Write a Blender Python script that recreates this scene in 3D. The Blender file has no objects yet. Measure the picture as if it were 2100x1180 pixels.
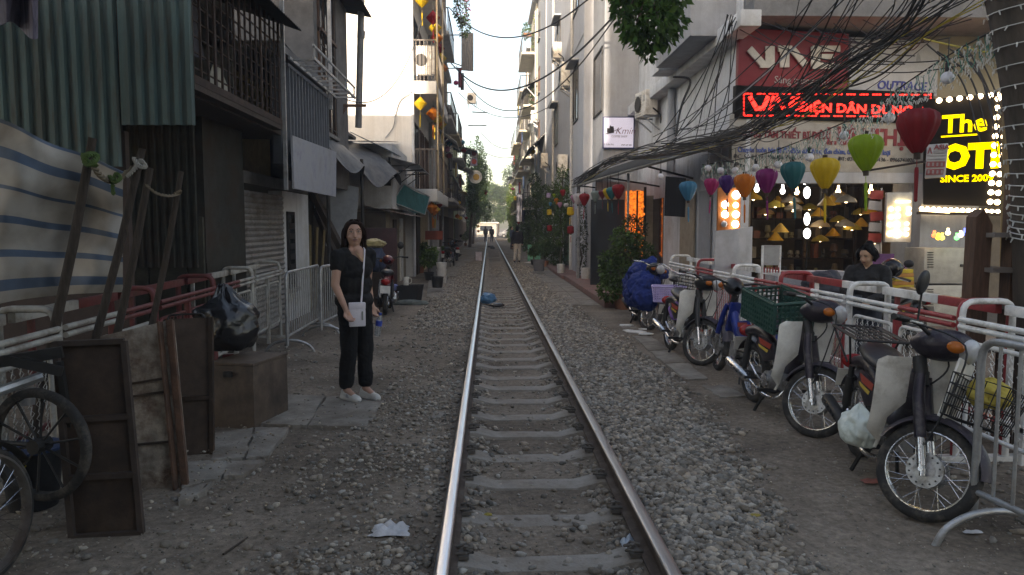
import bpy, bmesh, math, random
import numpy as np
from mathutils import Vector, Matrix, Euler, noise as mnoise
random.seed(7); np.random.seed(7)
sc = bpy.context.scene
COL = sc.collection
R = math.radians

# ------------------------------------------------------------------ camera
F = 26.0/36.0*2100.0
CAM = Vector((-0.312, 0.0, 1.68))
PITCH = math.atan((590-466)/F)
YAW = math.atan((1050-1002.4)/F*math.cos(PITCH))
cd = bpy.data.cameras.new('camera'); cd.lens = 26; cd.sensor_width = 36; cd.clip_start = .05; cd.clip_end = 3000
cam = bpy.data.objects.new('camera', cd); COL.objects.link(cam)
cam.location = CAM; cam.rotation_euler = (math.pi/2-PITCH, 0, -YAW)
sc.camera = cam
# ------------------------------------------------------------------ daylight
SUN_EL, SUN_AZ = R(14), R(190)          # sun behind the camera, a little to the left
w = bpy.data.worlds.new('World'); sc.world = w; w.use_nodes = True
nt = w.node_tree; nt.nodes.clear()
sky = nt.nodes.new('ShaderNodeTexSky'); sky.sky_type = 'NISHITA'; sky.sun_disc = False
sky.sun_elevation = SUN_EL; sky.sun_rotation = SUN_AZ; sky.dust_density = 2.5; sky.air_density = 1.0; sky.ozone_density = 1.0
bg = nt.nodes.new('ShaderNodeBackground'); bg.inputs[1].default_value = .15
wo = nt.nodes.new('ShaderNodeOutputWorld')
nt.links.new(sky.outputs[0], bg.inputs[0]); nt.links.new(bg.outputs[0], wo.inputs[0])
sd = bpy.data.lights.new('sun', 'SUN'); sd.energy = 3.6; sd.angle = R(.5); sd.color = (1, .93, .82)
so = bpy.data.objects.new('sun', sd); COL.objects.link(so)
sdir = Vector((math.sin(SUN_AZ)*math.cos(SUN_EL), math.cos(SUN_AZ)*math.cos(SUN_EL), math.sin(SUN_EL)))
so.rotation_euler = sdir.to_track_quat('Z', 'Y').to_euler(); so.location = (0, -20, 40)
sc.view_settings.view_transform = 'Standard'; sc.view_settings.look = 'None'; sc.view_settings.gamma = 1
sc.view_settings.use_curve_mapping = False
sc.view_settings.exposure = 1.75
sc.view_settings.use_white_balance = True; sc.view_settings.white_balance_temperature = 7500; sc.view_settings.white_balance_tint = 14
sc.cycles.use_denoising = True
sc.cycles.max_bounces = 6; sc.cycles.diffuse_bounces = 3; sc.cycles.glossy_bounces = 3
sc.cycles.transmission_bounces = 4; sc.cycles.volume_bounces = 0; sc.cycles.transparent_max_bounces = 6
sc.cycles.sample_clamp_indirect = 4.0

# ------------------------------------------------------------------ pixel -> place (photo pixels 2100 x 1180)
CR = cam.rotation_euler.to_matrix()
def ray(px, py): return CR @ Vector(((px-1050)/F, -(py-590)/F, -1))
def G(px, py, z=0.0): d = ray(px, py); return CAM + d*((z-CAM.z)/d.z)
def AX(px, py, x): d = ray(px, py); return CAM + d*((x-CAM.x)/d.x)
def AY(px, py, y): d = ray(px, py); return CAM + d*((y-CAM.y)/d.y)

# ------------------------------------------------------------------ mesh helpers
def frame(d):
    d = d.normalized(); u = Vector((0,0,1)) if abs(d.z) < .95 else Vector((1,0,0))
    a = d.cross(u).normalized(); b = a.cross(d).normalized()
    return a, b
class MB:
    def __init__(s): s.v = []; s.f = []
    def add(s, vs, fs):
        n = len(s.v); s.v += [tuple(p) for p in vs]; s.f += [tuple(i+n for i in q) for q in fs]; return s
    def box(s, c, d, rot=None):
        x, y, z = d[0]/2, d[1]/2, d[2]/2
        vs = [Vector(p) for p in ((-x,-y,-z),(x,-y,-z),(x,y,-z),(-x,y,-z),(-x,-y,z),(x,-y,z),(x,y,z),(-x,y,z))]
        if rot is not None:
            m = Euler(rot).to_matrix() if not isinstance(rot, Matrix) else rot
            vs = [m @ p for p in vs]
        c = Vector(c)
        return s.add([p+c for p in vs], [(0,3,2,1),(4,5,6,7),(0,1,5,4),(1,2,6,5),(2,3,7,6),(3,0,4,7)])
    def bb(s, x0, x1, y0, y1, z0, z1): return s.box(((x0+x1)/2,(y0+y1)/2,(z0+z1)/2), (abs(x1-x0),abs(y1-y0),abs(z1-z0)))
    def bar(s, p0, p1, w, h):
        p0, p1 = Vector(p0), Vector(p1); a, b = frame(p1-p0); a = a*w/2; b = b*h/2
        vs = [p0-a-b,p0+a-b,p0+a+b,p0-a+b,p1-a-b,p1+a-b,p1+a+b,p1-a+b]
        return s.add(vs, [(0,1,2,3),(7,6,5,4),(0,4,5,1),(1,5,6,2),(2,6,7,3),(3,7,4,0)])
    def cyl(s, p0, p1, r0, r1=None, n=10, cap=True):
        r1 = r0 if r1 is None else r1
        p0, p1 = Vector(p0), Vector(p1); a, b = frame(p1-p0); vs = []
        for p, r in ((p0, r0), (p1, r1)):
            for i in range(n):
                t = 2*math.pi*i/n; vs.append(p + a*(math.cos(t)*r) + b*(math.sin(t)*r))
        fs = [(i,(i+1)%n,n+(i+1)%n,n+i) for i in range(n)]
        if cap: fs += [tuple(range(n-1,-1,-1)), tuple(range(n, 2*n))]
        return s.add(vs, fs)
    def tube(s, pts, r, n=6, closed=False, cap=True):
        pts = [Vector(p) for p in pts]; m = len(pts); vs = []; a = None
        for i, p in enumerate(pts):
            if closed: d = pts[(i+1)%m]-pts[i-1]
            else: d = pts[min(i+1,m-1)]-pts[max(i-1,0)]
            if d.length < 1e-9: d = Vector((0,0,1))
            d.normalize()
            if a is None: a, b = frame(d)
            else:
                a = a - d*a.dot(d)
                if a.length < 1e-6: a, b = frame(d)
                a.normalize()
            b = d.cross(a); rr = r[i] if isinstance(r, (list, tuple)) else r
            for k in range(n):
                t = 2*math.pi*k/n; vs.append(p + a*(math.cos(t)*rr) + b*(math.sin(t)*rr))
        fs = []; seg = m if closed else m-1
        for i in range(seg):
            j = (i+1) % m
            for k in range(n): fs.append((i*n+k, i*n+(k+1)%n, j*n+(k+1)%n, j*n+k))
        if cap and not closed: fs += [tuple(range(n-1,-1,-1)), tuple(range((m-1)*n, m*n))]
        return s.add(vs, fs)
    def lathe(s, prof, n=16, M=None, lobes=0, amp=0):
        M = M or Matrix(); vs = []; fs = []; m = len(prof)
        for (r, z) in prof:
            for i in range(n):
                t = 2*math.pi*i/n; rr = r*(1+amp*math.cos(lobes*t)) if lobes else r
                vs.append(M @ Vector((rr*math.cos(t), rr*math.sin(t), z)))
        for i in range(m-1):
            for k in range(n): fs.append((i*n+k, i*n+(k+1)%n, (i+1)*n+(k+1)%n, (i+1)*n+k))
        if prof[0][0] > 1e-6: fs.append(tuple(range(n-1,-1,-1)))
        if prof[-1][0] > 1e-6: fs.append(tuple(range((m-1)*n, m*n)))
        return s.add(vs, fs)
    def sph(s, c, r, n=12, m=8, rot=None):
        r = (r,r,r) if not isinstance(r, (tuple, list)) else r
        Mx = Matrix.Translation(Vector(c)) @ ((Euler(rot).to_matrix().to_4x4()) if rot else Matrix()) @ Matrix.Diagonal((r[0],r[1],r[2],1))
        return s.lathe([(max(math.sin(math.pi*i/m),1e-7 if 0 < i < m else 0), -math.cos(math.pi*i/m)) for i in range(m+1)], n, Mx)
    def grid(s, fn, nu, nv, th=0, closed=False):
        P = [[Vector(fn(u/nu, v/nv)) for v in range(nv+1)] for u in range(nu+1)]
        vs = [p for row in P for p in row]; k = nv+1
        fs = [(u*k+v, (u+1)*k+v, (u+1)*k+v+1, u*k+v+1) for u in range(nu) for v in range(nv)]
        if th:
            nrm = [Vector() for _ in vs]
            for q in fs:
                nn = (vs[q[1]]-vs[q[0]]).cross(vs[q[3]]-vs[q[0]])
                for i in q: nrm[i] += nn
            n0 = len(vs); vs = vs + [p + (nrm[i].normalized() if nrm[i].length > 1e-12 else Vector((0,0,1)))*th for i, p in enumerate(vs)]
            f2 = [tuple(i+n0 for i in q) for q in fs]; fs = [tuple(reversed(q)) for q in fs] + f2
            bd = [u*k for u in range(nu+1)] + [nu*k+v for v in range(1, nv+1)] + [u*k+nv for u in range(nu-1,-1,-1)] + [v for v in range(nv-1,0,-1)]
            for i in range(len(bd)):
                a, b = bd[i], bd[(i+1) % len(bd)]; fs.append((a, b, b+n0, a+n0))
        return s.add(vs, fs)
    def prism(s, poly, off):
        poly = [Vector(p) for p in poly]; off = Vector(off); n = len(poly)
        vs = poly + [p+off for p in poly]
        return s.add(vs, [tuple(range(n-1,-1,-1)), tuple(range(n,2*n))] + [(i,(i+1)%n,n+(i+1)%n,n+i) for i in range(n)])
    def build(s, name, mat, parent=None, world=False, smooth=None, bevel=0):
        me = bpy.data.meshes.new(name)
        vs = s.v
        if parent is not None and world:
            inv = MW[root(parent).name].inverted(); vs = [tuple(inv @ Vector(p)) for p in vs]
        me.from_pydata(vs, [], s.f)
        o = bpy.data.objects.new(name, me); COL.objects.link(o)
        if mat is not None: me.materials.append(mat)
        if bevel:
            bm = bmesh.new(); bm.from_mesh(me)
            bmesh.ops.bevel(bm, geom=[e for e in bm.edges if len(e.link_faces) == 2 and e.calc_face_angle(0) > .6], offset=bevel, segments=2, affect='EDGES', profile=.6)
            bm.to_mesh(me); bm.free()
            if smooth is None: smooth = 40
        if smooth:
            me.shade_smooth()
            me.set_sharp_from_angle(angle=R(smooth))
        if parent is not None: o.parent = parent
        return o
MW = {}
def root(o):
    while o.parent is not None: o = o.parent
    return o
def tag(o, label, cat, group=None):
    o['label'] = label; o['category'] = cat
    if group: o['group'] = group
    if o.name not in MW: MW[o.name] = Matrix()
    return o
def thing(name, label, cat, loc=(0,0,0), rz=0, group=None, rot=None):
    o = bpy.data.objects.new(name, None); COL.objects.link(o); o.empty_display_size = .1
    o.location = loc; o.rotation_euler = rot or (0,0,rz)
    MW[o.name] = Matrix.Translation(Vector(loc)) @ Euler(o.rotation_euler).to_matrix().to_4x4()
    return tag(o, label, cat, group)
def struct(o): o['kind'] = 'structure'; MW.setdefault(o.name, Matrix()); return o
def share(src, parent=None, loc=None, rot=None, scale=None):
    o = src.copy(); COL.objects.link(o); o.parent = parent
    if loc is not None: o.location = loc
    if rot is not None: o.rotation_euler = rot
    if scale is not None: o.scale = scale
    return o
def copy_tree(o, parent=None, loc=None, rz=None, label=None, scale=None):
    c = o.copy(); COL.objects.link(c); c.parent = parent
    if loc is not None: c.location = loc
    if rz is not None: c.rotation_euler = (0,0,rz)
    if label: c['label'] = label
    if scale: c.scale = (scale,)*3
    for ch in list(o.children): copy_tree(ch, c)
    return c
def cat_pts(pts, n=8):
    pts = [Vector(p) for p in pts]; out = []
    for i in range(len(pts)-1):
        p0, p1, p2, p3 = pts[max(i-1,0)], pts[i], pts[i+1], pts[min(i+2,len(pts)-1)]
        for k in range(n):
            t = k/n; out.append(.5*((2*p1)+(p2-p0)*t+(2*p0-5*p1+4*p2-p3)*t*t+(3*p1-p0-3*p2+p3)*t**3))
    return out+[pts[-1]]
def sag(a, b, s, n=12): a, b = Vector(a), Vector(b); return [a.lerp(b, i/n)-Vector((0,0,s*4*(i/n)*(1-i/n))) for i in range(n+1)]
def rnd(a, b): return random.uniform(a, b)

# ------------------------------------------------------------------ materials
MATS = {}
def pm(name, col, rough=.7, metal=0, var=.22, scale=6, bump=.12, bscale=60, dirt=None, damt=.5, dscale=2.2, spec=.4, emit=0, trans=0, attr=False, stretch=None, sub=0, alpha=1, streak=None):
    if name in MATS: return MATS[name]
    m = bpy.data.materials.new(name); m.use_nodes = True; MATS[name] = m
    t = m.node_tree; n = t.nodes; L = t.links; b = n['Principled BSDF']
    b.inputs['Roughness'].default_value = rough; b.inputs['Metallic'].default_value = metal
    b.inputs['Specular IOR Level'].default_value = spec
    tc = n.new('ShaderNodeTexCoord'); src = tc.outputs['Object']
    if stretch:
        mp = n.new('ShaderNodeMapping'); mp.inputs['Scale'].default_value = stretch; L.new(src, mp.inputs[0]); src = mp.outputs[0]
    c4 = lambda c: (c[0], c[1], c[2], 1)
    if attr:
        at = n.new('ShaderNodeAttribute'); at.attribute_name = 'tone'
        base = at.outputs['Color']
    n1 = n.new('ShaderNodeTexNoise'); n1.inputs['Scale'].default_value = scale; n1.inputs['Detail'].default_value = 6; n1.inputs['Roughness'].default_value = .65
    L.new(src, n1.inputs['Vector'])
    rp = n.new('ShaderNodeValToRGB'); rp.color_ramp.elements[0].position = .3; rp.color_ramp.elements[1].position = .72
    rp.color_ramp.elements[0].color = c4([x*(1-var) for x in col]); rp.color_ramp.elements[1].color = c4([min(1,x*(1+var)) for x in col])
    L.new(n1.outputs[0], rp.inputs[0]); out = rp.outputs[0]
    if attr:
        mx = n.new('ShaderNodeMix'); mx.data_type = 'RGBA'; mx.blend_type = 'MULTIPLY'; mx.inputs[0].default_value = 1
        L.new(out, mx.inputs[6]); L.new(base, mx.inputs[7]); out = mx.outputs[2]
    if dirt:
        n2 = n.new('ShaderNodeTexNoise'); n2.inputs['Scale'].default_value = dscale; n2.inputs['Detail'].default_value = 8; n2.inputs['Roughness'].default_value = .7
        L.new(src, n2.inputs['Vector'])
        r2 = n.new('ShaderNodeValToRGB'); r2.color_ramp.elements[0].position = .62-.3*damt; r2.color_ramp.elements[1].position = .75-.1*damt
        r2.color_ramp.elements[0].color = (0,0,0,1); r2.color_ramp.elements[1].color = (1,1,1,1)
        L.new(n2.outputs[0], r2.inputs[0])
        mx = n.new('ShaderNodeMix'); mx.data_type = 'RGBA'; L.new(r2.outputs[0], mx.inputs[0]); L.new(out, mx.inputs[6]); mx.inputs[7].default_value = c4(dirt); out = mx.outputs[2]
        mr = n.new('ShaderNodeMapRange'); mr.inputs[3].default_value = rough; mr.inputs[4].default_value = min(1, rough+.25); L.new(r2.outputs[0], mr.inputs[0]); L.new(mr.outputs[0], b.inputs['Roughness'])
    if streak:
        mp2 = n.new('ShaderNodeMapping'); mp2.inputs['Scale'].default_value = (2.6, 2.6, .16); L.new(tc.outputs['Object'], mp2.inputs[0])
        n3 = n.new('ShaderNodeTexNoise'); n3.inputs['Scale'].default_value = 1.6; n3.inputs['Detail'].default_value = 9; n3.inputs['Roughness'].default_value = .72; L.new(mp2.outputs[0], n3.inputs['Vector'])
        r3 = n.new('ShaderNodeValToRGB'); r3.color_ramp.elements[0].position = .46; r3.color_ramp.elements[1].position = .74
        r3.color_ramp.elements[0].color = (0,0,0,1); r3.color_ramp.elements[1].color = (.85,.85,.85,1); L.new(n3.outputs[0], r3.inputs[0])
        mx = n.new('ShaderNodeMix'); mx.data_type = 'RGBA'; L.new(r3.outputs[0], mx.inputs[0]); L.new(out, mx.inputs[6]); mx.inputs[7].default_value = c4(streak); out = mx.outputs[2]
    L.new(out, b.inputs['Base Color'])
    if bump:
        nb = n.new('ShaderNodeTexNoise'); nb.inputs['Scale'].default_value = bscale; nb.inputs['Detail'].default_value = 4; L.new(src, nb.inputs['Vector'])
        bu = n.new('ShaderNodeBump'); bu.inputs['Strength'].default_value = bump; bu.inputs['Distance'].default_value = .02; L.new(nb.outputs[0], bu.inputs['Height']); L.new(bu.outputs[0], b.inputs['Normal'])
    if emit:
        L.new(out, b.inputs['Emission Color']); b.inputs['Emission Strength'].default_value = emit
    if trans: b.inputs['Transmission Weight'].default_value = trans
    if alpha < 1: b.inputs['Alpha'].default_value = alpha
    if sub:
        b.inputs['Subsurface Weight'].default_value = sub; b.inputs['Subsurface Radius'].default_value = (.02,.01,.006)
    return m
def leafmat(name, col, tr=.35):
    if name in MATS: return MATS[name]
    m = bpy.data.materials.new(name); m.use_nodes = True; MATS[name] = m
    t = m.node_tree; n = t.nodes; L = t.links; b = n['Principled BSDF']; o = n['Material Output']
    at = n.new('ShaderNodeAttribute'); at.attribute_name = 'tone'
    mx = n.new('ShaderNodeMix'); mx.data_type = 'RGBA'; mx.blend_type = 'MULTIPLY'; mx.inputs[0].default_value = 1
    mx.inputs[6].default_value = (*col, 1); L.new(at.outputs['Color'], mx.inputs[7])
    L.new(mx.outputs[2], b.inputs['Base Color']); b.inputs['Roughness'].default_value = .5; b.inputs['Specular IOR Level'].default_value = .3
    tr_ = n.new('ShaderNodeBsdfTranslucent'); L.new(mx.outputs[2], tr_.inputs[0])
    ms = n.new('ShaderNodeMixShader'); ms.inputs[0].default_value = tr; L.new(b.outputs[0], ms.inputs[1]); L.new(tr_.outputs[0], ms.inputs[2]); L.new(ms.outputs[0], o.inputs[0])
    return m
def emat(name, col, st, base=None):
    if name in MATS: return MATS[name]
    m = bpy.data.materials.new(name); m.use_nodes = True; MATS[name] = m
    b = m.node_tree.nodes['Principled BSDF']; b.inputs['Base Color'].default_value = (*(base or col), 1); b.inputs['Roughness'].default_value = .4
    b.inputs['Emission Color'].default_value = (*col, 1); b.inputs['Emission Strength'].default_value = st
    return m
def leaves(name, mat, parent, blobs, n, size, world=True, droop=.3, aspect=.5, tone=(.55, 1.35), tint=None):
    """n folded leaves spread through ellipsoid blobs [(centre, (rx,ry,rz))]; returns one foliage mesh"""
    wts = np.array([b[1][0]*b[1][1]*b[1][2] for b in blobs])**.7; wts /= wts.sum()
    V = np.zeros((n*6, 3)); T = np.zeros((n*6, 4)); rg = np.random.RandomState(abs(hash(name)) % 1000 + n)
    idx = rg.choice(len(blobs), n, p=wts)
    cen = np.array([tuple(b[0]) for b in blobs])[idx]; rad = np.array([tuple(b[1]) for b in blobs])[idx]
    d = rg.normal(size=(n,3)); d /= np.linalg.norm(d, axis=1)[:,None]
    rr = rg.uniform(.35, 1.05, n)**.6
    P = cen + d*rad*rr[:,None]
    a = rg.normal(size=(n,3))*.6 + d; a[:,2] -= droop; a /= np.linalg.norm(a, axis=1)[:,None]
    u = rg.normal(size=(n,3)); u[:,2] += .8; b = np.cross(a, u); b /= np.linalg.norm(b, axis=1)[:,None]; c = np.cross(b, a)
    s = size*rg.uniform(.6, 1.3, n)[:,None]; wd = s*aspect*.5
    pts = [P, P+a*s*.45+b*wd+c*s*.08, P+a*s*.45+c*-s*.02, P+a*s*.45-b*wd+c*s*.08, P+a*s-c*s*.1, P+a*s-c*s*.1]
    for k in range(6): V[k::6] = pts[k]
    tn = rg.uniform(tone[0], tone[1], n)
    clump = rg.uniform(.75, 1.2, len(blobs))[idx]
    hue = rg.uniform(-.12, .12, n)
    tc = np.stack([tn*clump*(1+hue), tn*clump, tn*clump*(1-hue), np.ones(n)], 1)
    for k in range(6): T[k::6] = tc
    if parent is not None and world:
        inv = np.array(MW[root(parent).name].inverted()); V = V @ inv[:3,:3].T + inv[:3,3]
    me = bpy.data.meshes.new(name)
    i = np.arange(n)[:,None]*6
    fa = np.concatenate([i+np.array([[0,1,2]]), i+np.array([[0,2,3]]), i+np.array([[1,4,2]]), i+np.array([[2,4,3]])])
    me.vertices.add(len(V)); me.vertices.foreach_set('co', V.ravel())
    me.loops.add(fa.size); me.loops.foreach_set('vertex_index', fa.ravel().astype(np.int32))
    me.polygons.add(len(fa)); me.polygons.foreach_set('loop_start', np.arange(0, fa.size, 3, dtype=np.int32))
    me.update(calc_edges=True); me.validate()
    at = me.color_attributes.new('tone', 'FLOAT_COLOR', 'POINT'); at.data.foreach_set('color', T.ravel())
    me.materials.append(mat)
    o = bpy.data.objects.new(name, me); COL.objects.link(o)
    if parent is not None: o.parent = parent
    return o
def baked(o):
    """mesh of an unlinked object with its modifiers applied, evaluated alone in a scratch scene"""
    ts = bpy.data.scenes.new('scratch'); ts.collection.objects.link(o)
    with bpy.context.temp_override(scene=ts, view_layer=ts.view_layers[0]):
        dg = bpy.context.evaluated_depsgraph_get(); me = bpy.data.meshes.new_from_object(o.evaluated_get(dg))
    bpy.data.objects.remove(o); bpy.data.scenes.remove(ts); return me
def text(name, s, mat, parent, M, size, ext=.006, align='LEFT', bold=0, shear=0, sx=1):
    cu = bpy.data.curves.new(name, 'FONT'); cu.body = s; cu.size = size; cu.extrude = ext; cu.align_x = align; cu.offset = bold; cu.shear = shear; cu.resolution_u = 2
    t = bpy.data.objects.new(name, cu)
    me = baked(t); me.name = name; bpy.data.curves.remove(cu)
    mm = M @ Matrix.Diagonal((sx,1,1,1))
    if parent is not None: mm = MW[root(parent).name].inverted() @ mm
    me.transform(mm); me.materials.clear(); me.materials.append(mat)
    o = bpy.data.objects.new(name, me); COL.objects.link(o)
    if parent is not None: o.parent = parent
    return o
def facing(p, dx=(1,0,0), up=(0,0,1)):
    """matrix whose local x,y lie along dx,up at point p (for lettering on a board)"""
    x = Vector(dx).normalized(); u = Vector(up); z = x.cross(u).normalized(); y = z.cross(x)
    return Matrix(((x.x,y.x,z.x,p[0]),(x.y,y.y,z.y,p[1]),(x.z,y.z,z.z,p[2]),(0,0,0,1)))

asphalt = pm('asphalt', (.05,.05,.05), .9)
white_paint = pm('white_paint', (.72,.72,.70), .5, dirt=(.3,.27,.22), damt=.35, dscale=5)
red_paint = pm('red_paint', (.34,.045,.05), .45, dirt=(.14,.05,.04), damt=.45, dscale=6)
galv = pm('galvanised', (.42,.43,.44), .42, .7, dirt=(.28,.27,.25), damt=.5, dscale=8)
rust = pm('rusted_steel', (.12,.065,.042), .85, .2, var=.5, dirt=(.05,.035,.03), damt=.5, bump=.3)
darkmetal = pm('dark_metal', (.035,.034,.034), .55, .4)
blackp = pm('black_plastic', (.018,.018,.02), .45, var=.3)
rubber = pm('tyre_rubber', (.028,.027,.026), .85, dirt=(.11,.095,.08), damt=.4, dscale=12)
chrome = pm('chrome', (.62,.62,.63), .22, 1, var=.1, dirt=(.3,.28,.25), damt=.35, dscale=14)
alu = pm('cast_aluminium', (.40,.40,.40), .42, .75, dirt=(.2,.18,.15), damt=.5, dscale=14)
cream = pm('cream_plastic', (.70,.68,.63), .4, dirt=(.35,.31,.25), damt=.5, dscale=5)
seatm = pm('black_vinyl', (.022,.022,.026), .38, bump=.2, bscale=200)
bwall = pm('white_wall', (.63,.645,.66), .85, var=.1, dirt=(.42,.41,.38), damt=.4, dscale=.9, streak=(.40,.405,.41))
gwall = pm('grey_wall', (.37,.385,.41), .85, var=.1, dirt=(.30,.30,.30), damt=.35, dscale=.8, streak=(.26,.265,.275))
concrete = pm('concrete', (.27,.265,.25), .9, var=.25, scale=3, dirt=(.15,.14,.125), damt=.55, dscale=2, bump=.25)
glass = pm('window_glass', (.03,.035,.04), .08, 0, var=.1, bump=0, spec=.6)
wood = pm('brown_wood', (.10,.055,.035), .7, var=.4, stretch=(8,8,1), bump=.2)
darkwood = pm('dark_wood', (.05,.036,.027), .75, var=.45, stretch=(8,8,1), bump=.25)
skin = pm('skin', (.42,.25,.185), .5, var=.08, bump=.03, sub=.15)
# ================================================================== GROUND AND TRACK
def smooth(a, b, x): t = np.clip((x-a)/(b-a), 0, 1); return t*t*(3-2*t)
_ph = np.random.RandomState(3).uniform(0, 6.28, (14, 2)); _fr = np.random.RandomState(4).uniform(.7, 9, (14, 2)); _am = np.random.RandomState(5).uniform(.3, 1, 14)/_fr.mean(1)
def bumps(x, y):
    s = 0
    for (p, q), (fx, fy), a in zip(_ph, _fr, _am): s = s + a*np.sin(fx*x+p+.5*np.sin(fy*y*.6))*np.sin(fy*y+q+.7*np.cos(fx*x*.5))
    return s
def gh(x, y):
    x = np.asarray(x, float); y = np.asarray(y, float); ax = np.abs(x)
    mid = -.088 + .028*smooth(.30, .5, ax) + .006*bumps(x*1.7, y*1.7)
    out = .012*smooth(.52, .75, ax) + .012*bumps(x, y)*smooth(.5, .9, ax) + .035*np.exp(-((ax-.95)/.35)**2)
    k = smooth(.44, .60, ax)
    z = mid*(1-k) + out*k
    return z*(1-.8*smooth(30, 70, y))
def ghs(x, y): return float(gh(np.array([x]), np.array([y]))[0])
xs = np.concatenate([[-160,-80,-40,-20,-12,-8,-6,-5], np.arange(-4.4, 3.8, .05), [4.2,5,6,8,12,20,40,80,160]])
ys = np.concatenate([[-60,-30,-12,-4,0,1.2], np.arange(1.8, 11, .06), np.arange(11, 24, .16), np.arange(24, 60, .8), [65,75,90,110,140,190,260,400,700]])
X, Y = np.meshgrid(xs, ys, indexing='ij'); Z = gh(X, Y)
nx, ny = X.shape
me = bpy.data.meshes.new('ground')
me.vertices.add(nx*ny); me.vertices.foreach_set('co', np.stack([X, Y, Z], -1).ravel())
I = np.arange(nx*ny).reshape(nx, ny)
q = np.stack([I[:-1,:-1], I[1:,:-1], I[1:,1:], I[:-1,1:]], -1).reshape(-1, 4)
me.loops.add(q.size); me.loops.foreach_set('vertex_index', q.ravel().astype(np.int32)); me.polygons.add(len(q)); me.polygons.foreach_set('loop_start', np.arange(0, q.size, 4, dtype=np.int32))
me.update(calc_edges=True); me.shade_smooth()
def ground_mat():
    m = bpy.data.materials.new('packed_dirt'); m.use_nodes = True; t = m.node_tree; n = t.nodes; L = t.links; b = n['Principled BSDF']
    tc = n.new('ShaderNodeTexCoord')
    def nz(s, d=8, r=.65):
        q = n.new('ShaderNodeTexNoise'); q.inputs['Scale'].default_value = s; q.inputs['Detail'].default_value = d; q.inputs['Roughness'].default_value = r; L.new(tc.outputs['Object'], q.inputs['Vector']); return q.outputs[0]
    def ramp(v, stops):
        r = n.new('ShaderNodeValToRGB'); e = r.color_ramp.elements; e[0].position, e[0].color = stops[0][0], (*stops[0][1], 1); e[1].position, e[1].color = stops[-1][0], (*stops[-1][1], 1)
        for p, c in stops[1:-1]: x = e.new(p); x.color = (*c, 1)
        L.new(v, r.inputs[0]); return r.outputs[0]
    def mix(f, a, c, mode='MIX'):
        x = n.new('ShaderNodeMix'); x.data_type = 'RGBA'; x.blend_type = mode
        if isinstance(f, float): x.inputs[0].default_value = f
        else: L.new(f, x.inputs[0])
        L.new(a, x.inputs[6]); L.new(c, x.inputs[7]); return x.outputs[2]
    big = ramp(nz(.9, 5), [(.3, (.116,.093,.073)), (.5, (.212,.175,.139)), (.7, (.292,.247,.2))])
    fine = ramp(nz(22, 8, .75), [(.3, (.45,.45,.45)), (.55, (1,1,1)), (.75, (1.5,1.48,1.4))])
    c = mix(1.0, big, fine, 'MULTIPLY')
    vo = n.new('ShaderNodeTexVoronoi'); vo.inputs['Scale'].default_value = 26; L.new(tc.outputs['Object'], vo.inputs['Vector'])
    peb = ramp(vo.outputs['Distance'], [(.12, (1,1,1)), (.26, (0,0,0))])
    gate = ramp(nz(2.3, 4), [(.50, (0,0,0)), (.62, (.8,.8,.8))])
    g2 = mix(1.0, peb, gate, 'MULTIPLY')
    pc = ramp(vo.outputs['Color'], [(.2, (.14,.135,.125)), (.8, (.33,.32,.30))])
    c = mix(g2, c, pc)
    L.new(c, b.inputs['Base Color']); b.inputs['Roughness'].default_value = .95; b.inputs['Specular IOR Level'].default_value = .15
    bu = n.new('ShaderNodeBump'); bu.inputs['Strength'].default_value = .55; bu.inputs['Distance'].default_value = .025
    ad = n.new('ShaderNodeMath'); ad.operation = 'ADD'; L.new(nz(35, 8, .7), ad.inputs[0]); L.new(g2, ad.inputs[1]); L.new(ad.outputs[0], bu.inputs['Height']); L.new(bu.outputs[0], b.inputs['Normal'])
    return m
me.materials.append(ground_mat())
ground = bpy.data.objects.new('ground', me); COL.objects.link(ground); struct(ground)

# ---- rails and sleepers
track = bpy.data.objects.new('railway_track', None); COL.objects.link(track); struct(track)
rail_side = pm('rail_rust', (.085,.062,.05), .8, .3, var=.35, dirt=(.16,.145,.125), damt=.4, dscale=6)
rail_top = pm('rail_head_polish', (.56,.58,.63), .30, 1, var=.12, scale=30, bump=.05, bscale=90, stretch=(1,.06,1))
slm = pm('sleeper_concrete', (.29,.268,.238), .9, var=.2, scale=5, dirt=(.18,.152,.122), damt=.62, dscale=3.2, bump=.4)
Y0, Y1 = -3.0, 260.0
for s in (-1, 1):
    cx = .535*s
    body = MB()
    prof = [(-.062,-.02),(.062,-.02),(.062,-.010),(.012,.002),(.010,.055),(.033,.066),(.034,.092),(-.034,.092),(-.033,.066),(-.010,.055),(-.012,.002),(-.062,-.010)]
    body.prism([(cx+a, Y0, b) for a, b in prof][::-1], (0, Y1-Y0, 0))
    ro = body.build('rail', rail_side, track)
    hd = MB(); hp = [(-.034,.0915),(.034,.0915),(.0335,.096),(.028,.1005),(.015,.1025),(-.015,.1025),(-.028,.1005),(-.0335,.096)]
    hd.prism([(cx+a, Y0, b) for a, b in hp][::-1], (0, Y1-Y0, 0)); hd.build('railhead', rail_top if s < 0 else pm('rail_head_dull_glint', (.36,.345,.335), .40, .9, var=.2, scale=30, dirt=(.16,.13,.11), damt=.3, dscale=20, stretch=(1,.06,1)), ro, smooth=50)  # right railhead coloured duller to stand in for weaker reflection at this angle
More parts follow.
